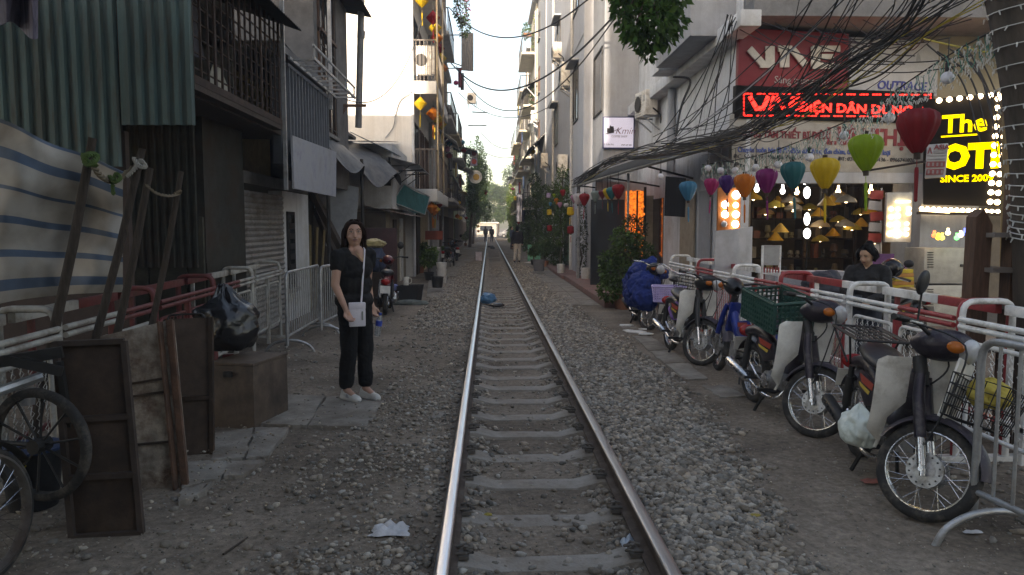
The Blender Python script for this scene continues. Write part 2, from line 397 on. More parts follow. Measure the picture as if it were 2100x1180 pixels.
def sleeper_mesh(seed):
    rg = random.Random(seed); b = MB()
    px = [-.98,-.62,-.44,-.27,.27,.44,.62,.98]; pz = [-.03,-.022,-.022,-.066,-.066,-.022,-.022,-.03]
    vs = []; fs = []
    for x, z in zip(px, pz):
        wt = .105 if abs(x) > .3 else .09; j = lambda: rg.uniform(-.006,.006)
        vs += [(x+j(), -wt-.025, -.2), (x+j(), -wt+j(), z+j()*.6), (x+j(), wt+j(), z+j()*.6), (x+j(), wt+.025, -.2)]
    for i in range(len(px)-1):
        for k in range(3): fs.append((i*4+k, (i+1)*4+k, (i+1)*4+k+1, i*4+k+1))
    fs += [(0,1,2,3), (31,30,29,28)]
    return b.add(vs, [tuple(reversed(f)) for f in fs])
variants = [sleeper_mesh(i).build('sleeper', slm, track, bevel=.007) for i in range(4)]
clip = MB()
clip.box((.085,0,-.008), (.06,.11,.02)).cyl((.10,0,0),(.10,0,.035),.014,n=6).tube([(.05,-.04,.012),(.10,-.055,.02),(.135,-.03,.012),(.09,0,.022),(.135,.03,.012),(.10,.055,.02),(.05,.04,.012)], .009, 5)
clipo = clip.build('rail_clip', pm('clip_dust', (.13,.115,.10), .9, .1, var=.3), track, smooth=40)
first = True
k = 0; y = 4.34-.6*3
while y < 62:
    o = variants[k] if k < 4 else share(variants[random.randrange(4)], track)
    o.location = (rnd(-.012,.012), y+rnd(-.02,.02), (-.022 if k == 3 else rnd(-.017,-.001))); o.rotation_euler = (rnd(-.012,.012), rnd(-.005,.005), rnd(-.02,.02))
    if y < 9:
        for s in (-.535, .535):
            for sg in (0, math.pi):
                c = clipo if first else share(clipo, track)
                first = False; c.location = (s, y, -.012); c.rotation_euler = (0,0,sg)
    k += 1; y += .6

# ---- ballast and loose stones
def ico(sub):
    bm = bmesh.new(); bmesh.ops.create_icosphere(bm, subdivisions=sub, radius=1)
    v = np.array([p.co[:] for p in bm.verts]); f = np.array([[p.index for p in q.verts] for q in bm.faces]); bm.free(); return v, f
def stones(name, P, S, mat, sub=2, seed=0):
    """P points, S sizes -> one mesh of angular stones (uncountable ballast)"""
    rg = np.random.RandomState(seed); v0, f0 = ico(sub); nv, nf, n = len(v0), len(f0), len(P)
    protos = []
    for i in range(24):
        p = v0*rg.uniform(.78, 1.15, len(v0))[:,None]
        for _ in range(6 if sub == 1 else 9):       # chop with random planes: angular crushed rock
            d = rg.normal(size=3); d /= np.linalg.norm(d); h = rg.uniform(.42, .80); t = p @ d; over = t > h
            p[over] -= np.outer(t[over]-h, d)
        protos.append(p)
    protos = np.array(protos)
    V = protos[rg.randint(0, 24, n)]
    sc_ = S[:,None]*np.stack([rg.uniform(.7,1.25,n), rg.uniform(.6,1.0,n), rg.uniform(.45,.75,n)], 1)
    V = V*sc_[:,None,:]
    az = rg.uniform(0, 6.28, n); tx = rg.normal(0, .35, n)
    ca, sa, ct, st = np.cos(az), np.sin(az), np.cos(tx), np.sin(tx)
    x, y, z = V[...,0], V[...,1], V[...,2]
    y, z = y*ct[:,None]-z*st[:,None], y*st[:,None]+z*ct[:,None]
    x, y = x*ca[:,None]-y*sa[:,None], x*sa[:,None]+y*ca[:,None]
    V = np.stack([x, y, z], -1) + P[:,None,:]
    Fc = (f0[None]+(np.arange(n)*nv)[:,None,None]).reshape(-1, 3)
    me = bpy.data.meshes.new(name); me.vertices.add(n*nv); me.vertices.foreach_set('co', V.ravel())
    me.loops.add(Fc.size); me.loops.foreach_set('vertex_index', Fc.ravel().astype(np.int32)); me.polygons.add(len(Fc)); me.polygons.foreach_set('loop_start', np.arange(0, Fc.size, 3, dtype=np.int32))
    me.update(calc_edges=True)
    g = .42+.95*rg.uniform(0, 1, n)**1.2; wm = rg.uniform(-.08, .12, n)
    T = np.repeat(np.stack([g*(1+wm), g*(1+.3*wm), g*(1-wm*.5), np.ones(n)], 1)[:,None,:], nv, 1)
    at = me.color_attributes.new('tone', 'FLOAT_COLOR', 'POINT'); at.data.foreach_set('color', T.ravel())
    me.materials.append(mat); o = bpy.data.objects.new(name, me); COL.objects.link(o); o['kind'] = 'stuff'; return o
stone_m = pm('ballast_stone', (.305,.278,.238), .9, var=.35, scale=14, attr=True, bump=.35, bscale=70, dirt=(.20,.165,.13), damt=.45, dscale=5)
rg = np.random.RandomState(11)
def scatter(n, xr, yr, dens, smin, smax, pw=2.2, zoff=.25):
    x = rg.uniform(*xr, n); u = rg.uniform(0, 1, n); y = yr[0]*(yr[1]/yr[0])**u        # denser where it is near
    keep = rg.uniform(0, 1, n) < dens(x, y); x, y = x[keep], y[keep]
    s = smin+(smax-smin)*rg.uniform(0, 1, len(x))**pw
    bad = (np.abs(np.abs(x)-.535) < .045+s*.6)
    x, y, s = x[~bad], y[~bad], s[~bad]
    return np.stack([x, y, gh(x, y)+s*zoff*rg.uniform(.2, 1.3, len(x))], 1), s
blotch = lambda x, y, a: np.clip(.5+.5*bumps(x*1.3+a, y*.9-a), 0, 1)
P, S = scatter(34000, (.6, 1.9), (2.3, 13), lambda x, y: 1-smooth(-.22, .22, x-np.interp(y, [2.3,3.6,5.3,7.6,10,14], [1.0,1.18,1.5,1.68,1.6,1.5])+.16*bumps(x*2, y*2)+.1*bumps(x*5, y*5)), .011, .044, 2.0)
o = stones('track_ballast', P, S, stone_m, 1, 1); o['label'] = 'loose grey crushed stone ballast along the right rail'; o['category'] = 'ballast'
P, S = scatter(26000, (-1.9, -.6), (2.3, 13), lambda x, y: np.clip((1-smooth(.75, 1.8, -x))*(.08+.80*blotch(x, y, 2)**1.6), 0, 1), .009, .036, 2.4)
o = stones('track_ballast', P, S, stone_m, 1, 2); o['label'] = 'loose dusty stone ballast along the left rail'; o['category'] = 'ballast'
P, S = scatter(8500, (-.47, .47), (2.3, 12), lambda x, y: np.clip(.05+1.1*smooth(.29, .40, np.abs(x))+.35*blotch(x, y, 1)**2*smooth(.0,.3,np.abs(x)), 0, 1), .012, .042)
o = stones('gravel', P, S, stone_m, 1, 3); o['label'] = 'grey stones lying along the rails between the sleepers'; o['category'] = 'gravel'
P, S = scatter(14000, (-3.6, -1.1), (2.3, 14), lambda x, y: np.clip(.07+.6*blotch(x, y, 5)**2.6, 0, 1), .006, .042, 3.4)
P2, S2 = scatter(2600, (1.5, 3.4), (2.6, 14), lambda x, y: np.clip(.03+.75*smooth(2.3, 2.75, x)+.6*blotch(x, y, 9)**6, 0, 1), .008, .045, 3)
o = stones('gravel', np.concatenate([P, P2]), np.concatenate([S, S2]), stone_m, 1, 4); o['label'] = 'scattered pebbles and rubble on the brown dirt'; o['category'] = 'gravel'
def scat2(n, xr, yr, dens, smin, smax): return scatter(n, xr, yr, dens, smin, smax, 1.8)
P, S = scat2(26000, (-1.7, 1.6), (12, 34), lambda x, y: np.where(np.abs(x) < .47, .12+.5*smooth(.3,.45,np.abs(x)), 1-.75*smooth(1.1, 1.6, np.abs(x))), .022, .05)
o = stones('track_ballast', P, S, stone_m, 1, 5); o['label'] = 'grey ballast further down the railway track'; o['category'] = 'ballast'
# fine grit crumbs
P, S = scatter(22000, (-3.4, 3.2), (2.3, 9), lambda x, y: np.clip(.25+.6*blotch(x, y, 4), 0, 1), .003, .011, 2)
o = stones('gravel', P, S, stone_m, 1, 6); o['label'] = 'fine grit strewn over the dirt beside the track'; o['category'] = 'gravel'

# ---- concrete paving pieces
paveL = bpy.data.objects.new('left_pavement', None); COL.objects.link(paveL); struct(paveL)
pavem = pm('worn_paving', (.245,.225,.195), .9, var=.3, scale=5, dirt=(.14,.112,.088), damt=.72, dscale=3.5, bump=.35)
def slab(px, z0, th, parent, mat=pavem):
    pts = [G(a, b, z0) for a, b in px]; rgx = random.Random(int(px[0][0])); out = []
    n = len(pts)
    for i in range(n):
        a, b = pts[i], pts[(i+1) % n]
        for t in (0, .14, .3, .45, .6, .74, .88): 
            p = a.lerp(b, t)
            if t: p = p+Vector((rgx.uniform(-.016,.016), rgx.uniform(-.016,.016), 0))
            out.append(p)
    ar = sum(out[i].x*out[(i+1)%len(out)].y-out[(i+1)%len(out)].x*out[i].y for i in range(len(out)))
    if ar < 0: out = out[::-1]
    return MB().prism([p-Vector((0,0,th)) for p in out], (0,0,th)).build('paving_slab', mat, parent, bevel=.006)
for px in ([(632,872),(752,874),(788,822),(672,812)], [(523,868),(628,872),(668,812),(576,808)], [(436,888),(520,876),(500,938),(432,942)], [(523,876),(592,876),(550,936),(504,938)], [(384,946),(470,944),(452,978),(372,1000)], [(474,944),(544,942),(500,972),(458,976)], [(372,1004),(440,984),(420,1008),(366,1030)],
           [(530,806),(572,806),(520,860),(500,862)], [(838,846),(912,844),(916,854),(842,858)]):
    slab(px, .045, .12, paveL)
px_, sz_ = [], []
rgp = np.random.RandomState(77)
for _ in range(900):
    a_, b_ = rgp.uniform(370, 790), rgp.uniform(806, 1030); q_ = G(a_, b_, .045)
    if rgp.rand() < .75: px_.append((q_.x, q_.y, .048)); sz_.append(.004+.018*rgp.rand()**3)
o = stones('gravel', np.array(px_), np.array(sz_), stone_m, 1, 9); o['label'] = 'grit and small stones strewn over the left paving slabs'; o['category'] = 'gravel'
for px in ([(880,573),(936,573),(928,590),(878,589)], [(877,590),(928,591),(917,611),(874,609)], [(905,556),(940,556),(938,566),(900,566)], [(915,545),(946,545),(942,555),(908,555)], [(930,535),(955,535),(950,544),(925,544)]):
    slab(px, .03, .1, paveL)
paveR = bpy.data.objects.new('right_pavement', None); COL.objects.link(paveR); struct(paveR)
for i in range(12):
    for j in range(2):
        y0 = 15.6+i*1.04; x0 = 1.27+j*.40
        MB().bb(x0, x0+.385, y0, y0+1.02, -.08, .035+rnd(-.008,.008)).build('paving_slab', pavem, paveR, bevel=.008)
for px in ([(1296,688),(1336,690),(1372,716),(1330,718)], [(1332,720),(1374,718),(1408,742),(1362,744)], [(1364,746),(1410,744),(1452,776),(1406,778)], [(1440,790),(1490,790),(1530,812),(1476,814)],
           [(1268,664),(1300,666),(1312,674),(1276,674)], [(1280,677),(1316,678),(1336,687),(1292,686)]):
    slab(px, .03, .1, paveR)
for i in range(9): 
    y0 = 28.5+i*2.6; MB().bb(1.1+rnd(0,.3), 2.1, y0, y0+1.6+rnd(0,.5), -.08, .03+rnd(0,.03)).build('paving_slab', pavem, paveR, bevel=.008)
for i in range(8):
    y0 = 27+i*4; MB().bb(-2.3, -1.25+rnd(-.1,.2), y0, y0+3.2, -.08, .03+rnd(0,.02)).build('paving_slab', pavem, paveL, bevel=.008)
porchm = pm('red_porch_tiles', (.20,.105,.085), .7, dirt=(.16,.13,.11), damt=.5)
porch = struct(MB().bb(2.08, 4.4, 15.2, 23.4, -.05, .15).build('porch_step', porchm, bevel=.01))
porch2 = struct(MB().bb(2.02, 2.9, 23.42, 30, -.05, .13).build('porch_step', porchm, bevel=.01))
pp = struct(MB().bb(3.2, 30, -6, 12.5, -.3, -.02).build('side_yard', pm('yard_concrete', (.16,.155,.145), .9, dirt=(.1,.09,.08))))
road = struct(MB().bb(-60, 60, 112, 124, -.2, .012).build('cross_road', asphalt))
# broken white tile scraps by the covered motorbike
for px, py, s in ((1283,668,.13),(1305,681,.16),(1325,686,.12),(1290,679,.1),(1318,676,.08)):
    p = G(px, py, .035); a = rnd(0, 3)
    tag(MB().prism([(p.x+s*math.cos(a+t)*rnd(.7,1.1), p.y+s*math.sin(a+t)*rnd(.7,1.1), .034) for t in (0,1.3,2.6,4.2,5.2)], (0,0,.014)).build('tile_scrap', white_paint), 'broken pale tile scrap on the dirt by the blue-covered motorbike', 'tile', 'broken tile scraps')
# ================================================================== BUILDING HELPERS
def corr(A, B, D, pitch, amp, mat, name, parent=None, th=.003, trap=True, nv=2):
    """corrugated sheet: ribs run from A to D, repeat from A to B"""
    A, B, D = Vector(A), Vector(B), Vector(D); U = B-A; V = D-A; nrm = U.cross(V).normalized()
    n = max(2, int(round(U.length/pitch))); us = []
    for i in range(n):
        for t, h in ((0,0),(.32,0),(.45,1),(.82,1),(.95,0)) if trap else ((0,.5),(.25,1),(.5,.5),(.75,0)): us.append(((i+t)/n, h))
    us.append((1, 0 if trap else .5))
    vs = []; m = MB()
    k = len(us)
    for side in (0, th):
        for j in range(nv+1):
            for u, h in us: vs.append(A+U*u+V*(j/nv)+nrm*(h*amp+side))
    o = k*(nv+1); fs = []
    for j in range(nv):
        for i in range(k-1):
            a = j*k+i; fs.append((a, a+k, a+k+1, a+1)); fs.append((a+o, a+1+o, a+k+1+o, a+k+o))
    for i in range(k-1): fs.append((i, i+1, i+1+o, i+o)); e = nv*k+i; fs.append((e+1, e, e+o, e+1+o))
    m.add(vs, fs)
    return m.build(name, mat, parent, world=parent is not None)
def quadp(pts, th, name, mat, parent=None, bevel=0):
    a, b, c, d = [Vector(p) for p in pts]; n = (b-a).cross(d-a).normalized()
    return MB().prism([a, b, c, d], -n*th).build(name, mat, parent, world=parent is not None, bevel=bevel)
def window(parent, side, x, y0, y1, z0, z1, fm=None, pm_=None, bars=0, sill=True, hood=False, mull=1):
    """window on a wall whose face lies at x; side +1 means the wall faces +x"""
    fm = fm or darkmetal; s = side; y0, y1 = sorted((y0, y1)); t = .05
    f = MB()
    f.bb(x-s*.02, x+s*.04, y0, y0+t, z0, z1).bb(x-s*.02, x+s*.04, y1-t, y1, z0, z1).bb(x-s*.02, x+s*.04, y0+t, y1-t, z0, z0+t).bb(x-s*.02, x+s*.04, y0+t, y1-t, z1-t, z1)
    for i in range(mull): yy = y0+(y1-y0)*(i+1)/(mull+1); f.bb(x-s*.01, x+s*.035, yy-.02, yy+.02, z0+t, z1-t)
    fo = f.build('window', fm, parent, True)
    MB().bb(x-s*.018, x+s*.008, y0+t, y1-t, z0+t, z1-t).build('pane', pm_ or glass, fo, True)
    if bars:
        b = MB()
        for i in range(bars): yy = y0+(y1-y0)*(i+.5)/bars; b.cyl((x+s*.07, yy, z0), (x+s*.07, yy, z1), .008, n=5)
        for zz in (z0+.1, (z0+z1)/2, z1-.1): b.bar((x+s*.07, y0, zz), (x+s*.07, y1, zz), .015, .015)
        b.build('window_bars', darkmetal, fo, True)
    if hood: MB().bb(x-s*.02, x+s*.3, y0-.12, y1+.12, z1+.04, z1+.10).build('hood', gwall, fo, True)
    elif sill: MB().bb(x-s*.02, x+s*.10, y0-.06, y1+.06, z0-.07, z0-.003).build('sill', concrete, fo, True)
    return fo
def window_y(parent, y, x0, x1, z0, z1, fm=None, mull=1, bars=0):
    """window on a wall whose face looks toward -y at y"""
    fm = fm or darkmetal; t = .05; x0, x1 = sorted((x0, x1)); f = MB()
    f.bb(x0, x0+t, y-.04, y+.02, z0, z1).bb(x1-t, x1, y-.04, y+.02, z0, z1).bb(x0+t, x1-t, y-.04, y+.02, z0, z0+t).bb(x0+t, x1-t, y-.04, y+.02, z1-t, z1)
    for i in range(mull): xx = x0+(x1-x0)*(i+1)/(mull+1); f.bb(xx-.02, xx+.02, y-.035, y+.01, z0+t, z1-t)
    fo = f.build('window', fm, parent, True)
    MB().bb(x0+t, x1-t, y-.008, y+.018, z0+t, z1-t).build('pane', glass, fo, True)
    if bars:
        b = MB()
        for i in range(bars): xx = x0+(x1-x0)*(i+.5)/bars; b.bar((xx, y-.06, z0), (xx, y-.06, z1), .014, .014)
        for k in range(4): b.bar((x0, y-.06, z0+(z1-z0)*(k+.5)/4), (x1, y-.06, z0+(z1-z0)*(k+.5)/4), .014, .014)
        b.build('window_bars', darkmetal, fo, True)
    return fo
def ac_unit(name, label, loc, rz, w=.8, h=.55, d=.3):
    t = thing(name, label, 'air conditioner', loc, rz)      # front grille faces local -y
    MB().bb(-w/2, w/2, 0, d, 0, h).build('casing', cream, t, bevel=.02)
    g = MB()
    for i in range(9): a = h*.85*(i+.5)/9+.04*h; g.bb(-w*.42, w*.12, -.012, -.002, a-.008, a+.008)
    g.build('grille', galv, t)
    MB().lathe([(.0,0),(.19,0),(.2,.006),(.19,.012)], 18, Matrix.Translation((-w*.15,-.022,h*.5)) @ Matrix.Rotation(math.pi/2,4,'X')).build('fan', darkmetal, t)
    MB().bb(w*.25, w*.42, -.01, -.002, h*.55, h*.8).build('service_panel', galv, t)
    for q_ in (-w*.35, w*.35): MB().bar((q_,-.02,-.02),(q_,d+.12,-.02),.04,.04).bar((q_,d+.1,-.35),(q_,0,-.03),.03,.03).build('bracket', galv, t)
    MB().tube(cat_pts([(w*.42,d*.6,h*.3),(w*.55,d*.7,h*.2),(w*.55,d+.05,0),(w*.45,d+.1,-.2)]), .02, 6).build('pipe', blackp, t, smooth=60)
    return t
def balcony(parent, side, x, depth, y0, y1, z, h=1.0, th=.16, slabm=None, railm=None, n=16, front=True, solid=0):
    s = side; sm = slabm or bwall; rm = railm or darkmetal
    so_ = MB().bb(x-s*.02, x+s*depth, y0, y1, z-th, z).build('balcony_slab', sm, parent, True, bevel=.01)
    xo = x+s*(depth-.04); r = MB(); r.bar((xo, y0+.02, z+h), (xo, y1-.02, z+h), .05, .04)
    if front: r.bar((x, y0+.03, z+h), (xo, y0+.03, z+h), .05, .04)
    r.bar((xo, y0+.02, z+.08), (xo, y1-.02, z+.08), .03, .03)
    rl = r.build('railing', rm, parent, True)
    for i in range(n): yy = y0+.03+(y1-y0-.06)*i/(n-1); MB().bar((xo, yy, z), (xo, yy, z+h-.02), .022, .022).build('baluster', rm, rl, True)
    if front:
        m = max(4, int(depth/.13))
        for i in range(m): xx = x+s*(depth-.06)*(i+.3)/m; MB().bar((xx, y0+.03, z), (xx, y0+.03, z+h-.02), .022, .022).build('baluster', rm, rl, True)
    if solid: MB().bb(xo-s*.012, xo-s*.03, y0+.04, y1-.04, z+.01, z+solid).build('balcony_panel', rm, parent, True)
    return so_

# ================================================================== LEFT SIDE
green = pm('green_sheet', (.085,.145,.148), .55, .25, var=.25, scale=1.5, stretch=(4,4,.5), dirt=(.10,.085,.065), damt=.38, dscale=2.5, streak=(.07,.062,.05))
dgreen = pm('dark_sheet', (.035,.036,.03), .7, .2, var=.4, dirt=(.06,.04,.03), damt=.5)
GY = 7.2
sh = thing('corrugated_shed', 'green corrugated metal shed wall behind the striped tarpaulin', 'shed', AY(250, 700, GY))
a = AY(-260, 345, GY); b = AY(252, 345, GY)
corr((a.x, GY, 2.25), (b.x, GY, 2.25), (a.x, GY, 6.2), .118, .032, green, 'wall_sheet', sh)
a = AY(250, 257, GY-.05); b = AY(402, 257, GY-.05)
corr((a.x, GY-.05, a.z), (b.x, GY-.05, a.z), (a.x, GY-.05, 6.2), .122, .032, green, 'wall_sheet', sh)
corr((-6.4, 8.9, 1.2), (-3.75, 8.9, 1.2), (-6.4, 8.9, 3.1), .09, .02, dgreen, 'wall_sheet', sh)
MB().bb(-9, a.x-.06, GY+.12, GY+.2, 0, 2.6).build('lower_wall', pm('dark_brick', (.06,.045,.04), .9), sh, True)
MB().bb(-6.4, -3.7, 9.0, 9.08, 0, 1.25).build('lower_wall', dgreen, sh, True)
for i, (p0, p1) in enumerate(((205,300),(304,380),(384,440))):
    q0, q1 = AY(p0, 420, 8.94), AY(p1, 420, 8.94)
    MB().bb(q0.x, min(q1.x,-3.7), 8.9, 8.95, .05, 1.9-.05*i).build('panel', pm('mouldy_board', (.055,.05,.035), .85, var=.5, dirt=(.03,.03,.025), damt=.6), sh, True, bevel=.008)
MB().bb(-9, -3.3, GY+.5, 11.4, 3.0, 3.08).build('floor', darkwood, sh, True)
MB().bb(-3.85, -3.74, 9.09, 10.55, 0, 3.0).build('side_wall', dgreen, sh, True)
corr((-9, GY-.2, 6.2), (-9, 11, 6.25), (-3.2, GY-.2, 6.0), .15, .03, green, 'roof_sheet', sh)

cagem = pm('cage_rust', (.05,.032,.025), .85, .1, var=.5)
cage = thing('balcony_cage', 'rusty barred balcony cage hung with washing under a tin eave', 'balcony', (-3.2, 8.9, 3.1))
cy0, cy1, cx = 7.28, 10.5, -3.2
MB().bb(-4.6, cx+.03, cy0, cy1, 3.02, 3.12).build('floor', darkwood, cage, True)
MB().bar((cx, cy0, 3.12), (cx, cy1, 3.12), .07, .08).build('edge_beam', cagem, cage, True)
for i in range(17): y_ = cy0+(cy1-cy0)*i/16; MB().bar((cx, y_, 3.14), (cx, y_, 4.5), .022 if i % 4 else .05, .022).build('bar', cagem, cage, True)
for i in range(9): z_ = 3.25+.155*i; MB().bar((cx-.015, cy0, z_), (cx-.015, cy1, z_), .014, .014).build('bar', cagem, cage, True)
MB().bb(-4.62, -4.56, cy0, cy1, 3.1, 4.8).build('back_wall', dgreen, cage, True)
MB().bb(-4.6, cx, cy0-.02, cy0+.02, 3.1, 4.8).build('end_panel', pm('rust_red', (.16,.06,.04), .8, var=.4), cage, True)
corr((-2.9, 6.6, 4.30), (-2.9, 10.6, 4.38), (-4.8, 6.6, 4.95), .08, .02, dgreen, 'eave_sheet', cage, trap=False)
for i, (yy, c, w_, l_, nm) in enumerate(((7.6,(.25,.25,.26),.34,.8,'grey shirt hanging nearest inside the barred balcony'),(8.15,(.42,.42,.44),.3,.75,'pale vest hanging in the middle of the barred balcony'),(8.7,(.09,.09,.11),.4,.6,'dark jacket hanging in the barred balcony'),(9.7,(.5,.48,.42),.35,.35,'cream cloth at the far end of the barred balcony'))):
    x0 = -3.5-.08*i; z0 = 4.2 if i < 3 else 3.7
    tag(MB().grid(lambda u, v: (x0+.05*math.sin(9*u+3*v+i), yy-w_/2+w_*u, z0-l_*v*(1-.12*math.sin(3*u)*u)), 8, 8, .008).build('hung_garment', pm('cloth%d' % i, c, .9), smooth=60), nm, 'clothing', 'washing in the barred balcony')
tag(MB().cyl((-3.5, cy0, 4.22), (-3.75, cy1, 4.22), .006, n=5).build('washing_line', darkmetal), 'washing line inside the barred balcony', 'line')

# ---- grey house with shutter, slatted screen and rack
lh = thing('grey_house', 'grey house with roller shutter and a slatted screen above', 'house', (-3.8, 12.6, 0))
lgrey = pm('soot_wall', (.16,.155,.15), .9, dirt=(.09,.085,.08), damt=.5, dscale=1.2)
MB().bb(-9, -3.85, 10.56, 10.7, 0, 7).build('wall', lgrey, lh, True)
MB().bb(-9, -3.85, 10.7, 14.7, 2.32, 2.5).build('floor', lgrey, lh, True)
MB().bb(-4.08, -3.84, 12.86, 14.65, 0, 2.3).build('wall', bwall, lh, True)
window(lh, 1, -3.84, 13.05, 13.5, .6, 1.95, bars=0, mull=0)
for i in range(6): MB().bb(-3.83, -3.79, 13.1, 13.45, .75+i*.18, .85+i*.18).build('louvre', darkmetal, lh, True)
sl = pm('shutter_steel', (.27,.26,.25), .6, .4, dirt=(.16,.13,.11), damt=.45)
for i in range(26): MB().cyl((-3.86, 10.75, .05+i*.085), (-3.86, 12.84, .05+i*.085), .045, n=6).build('shutter_slat', sl, lh, True)
MB().bb(-3.9, -3.8, 10.57, 10.74, 0, 2.3).build('shutter_jamb', darkmetal, lh, True)
MB().bb(-9, -3.47, 13.8, 17, 2.5, 7.4).build('upper_wall', lgrey, lh, True)
f = window(lh, 1, -3.47, 14.1, 15.5, 3.5, 6.6, fm=wood, bars=7, mull=2)
for zz in (4.4, 5.3): MB().bb(-3.47, -3.38, 14.1, 15.5, zz, zz+.06).build('window_rail', wood, lh, True)
MB().bb(-9, -3.2, 10.56, 13.8, 4.15, 4.25).build('upper_floor', lgrey, lh, True)
MB().bb(-9, -4.3, 10.7, 13.8, 2.5, 4.15).build('inner_wall', pm('ochre_wall', (.35,.27,.13), .9), lh, True)
corr((-2.95, 13.4, 6.35), (-2.95, 17.3, 6.4), (-6, 13.4, 6.9), .1, .025, dgreen, 'roof_sheet', lh, trap=False)
MB().bar((-3.16, 10.58, 2.2), (-3.16, 10.58, 5.5), .05, .05).build('post', galv, lh, True); MB().bar((-3.16, 13.7, 3.8), (-3.16, 13.7, 6.3), .06, .06).build('post', galv, lh, True)
slatm = pm('grey_slat', (.17,.185,.21), .55, .4, var=.15)
for i in range(15): y_ = 10.95+i*.185; MB().bar((-3.2, y_, 2.75), (-3.2, y_, 3.98), .03, .06).build('slat', slatm, lh, True)
MB().bar((-3.2, 10.9, 4.0), (-3.2, 13.65, 4.0), .05, .05).build('slat_rail', slatm, lh, True)
MB().bb(-3.42, -3.3, 10.9, 13.62, 2.6, 4.1).build('screen_backing', pm('backing', (.06,.065,.075), .8), lh, True)
rk = thing('metal_rack', 'grey metal ladder rack on brackets above the slatted screen', 'rack', (-3.0, 12.3, 4.05))
for x_ in (-3.12, -2.78): MB().bar((x_, 10.75, 4.06), (x_, 14.0, 4.06), .03, .04).build('rail', galv, rk, True)
MB().bar((-2.78, 10.75, 4.24), (-2.78, 14.0, 4.24), .025, .03).build('rail', galv, rk, True)
for i in range(9): MB().bar((-3.12, 10.9+i*.38, 4.06), (-2.78, 10.9+i*.38, 4.06), .025, .025).build('rung', galv, rk, True)
for i in range(5): MB().bar((-2.78, 10.8+i*.78, 4.06), (-2.78, 10.8+i*.78, 4.24), .025, .025).build('upright', galv, rk, True)
bd = [AX(600, 278, -3.1), AX(690, 312, -3.1), AX(689, 404, -3.1), AX(604, 387, -3.1)]
sbm = pm('faded_board', (.33,.34,.37), .6, var=.25, scale=3, dirt=(.20,.21,.27), damt=.45, dscale=3)
sb = quadp(bd[::-1], .03, 'sign_panel', sbm); tag(sb, 'faded pale grey advertising panel below the slatted screen', 'panel')

# ---- dark open shed with tarp roof
ds = thing('open_shed', 'dark open-fronted shed roofed with sagging tarpaulin', 'shed', (-4.2, 18, 0))
MB().bb(-9, -5.2, 14.7, 21, 0, 3.9).build('back_wall', pm('dark_shed_wall', (.035,.033,.03), .95), ds, True)  # near-black colour set evenly on the back wall
MB().bb(-5.2, -3.2, 20.85, 20.95, 0, 2.1).build('end_wall', pm('dark_brown_wall', (.10,.085,.07), .95), ds, True)
tarpm = pm('grey_tarp', (.13,.13,.13), .6, var=.25, dirt=(.07,.08,.10), damt=.4)
def tarpf(u, v):
    y_ = 14.3+6.9*u; x_ = -5.2+(2.0+.22*math.sin(u*9)+.3*u)*v; z_ = 4.15-.95*v*v+.10*math.sin(u*13+v*3)-.12*math.sin(3.14*u)-.28*max(0, v-.8)*4*(1+.5*math.sin(u*21))
    return (x_, y_, z_)
MB().grid(tarpf, 36, 14, .012).build('tarp_roof', tarpm, ds, True, smooth=60)
MB().bb(-9, -4.0, 17, 21, 4.1, 4.18).build('roof_panel', pm('tin', (.2,.2,.2), .6, .3, dirt=(.14,.09,.06), damt=.5), ds, True)
for y_, x_ in ((14.9,-3.5),(18,-3.35)): MB().cyl((x_, y_, 0), (x_, y_, 3.3), .04, n=8).build('post', darkmetal, ds, True)
p = [AY(668,505,16.5), AY(728,510,16.8), AY(736,385,16.9), AY(672,372,16.6)]
tag(quadp(p, .02, 'grey_board', pm('grey_board', (.24,.25,.26), .8)), 'tall grey board leaning inside the dark open shed', 'board')
for i, (u, v) in enumerate((((640,395),(705,520)),((648,430),(690,530)))):
    A = AY(*u, 15.6+i*.3); B = AY(*v, 15.0+i*.3); d = (B-A).normalized(); B = A+d*((A.z-.02)/-d.z)
    tag(MB().bar(A, B, .09, .14).build('timber_beam', darkwood), ('longer','shorter')[i]+' dark timber beam propped diagonally beside the white pillar', 'beam')
for i in range(3):
    A = AY(634+i*9, 462+i*5, 15); tag(MB().bar((A.x, 15, .02), (A.x+.06*i-.05, 15.3, A.z), .07, .03).build('plank', pm('yellow_plank', (.26,.20,.10), .8, var=.3)), ('left','middle','right')[i]+' narrow yellowish plank upright by the white pillar', 'plank')
tag(MB().cyl(AY(735, 262, 17), AY(742, -40, 17), .075, n=12).cyl(AY(740,78,17), AY(741,64,17), .09, n=12).build('vent_pipe', pm('grey_pipe', (.20,.20,.20), .5), smooth=40), 'tall grey pipe rising in front of the sunlit white wall', 'pipe')
br = thing('wall_bracket', 'short horizontal steel arm on the tall grey pipe', 'bracket', AY(715, 216, 16.6))
MB().bar(AY(690,217,16.4), AY(750,217,16.8), .06, .06).bar(AY(712,217,16.5), AY(688,255,16.4), .05, .05).build('arm', wood, br, True)

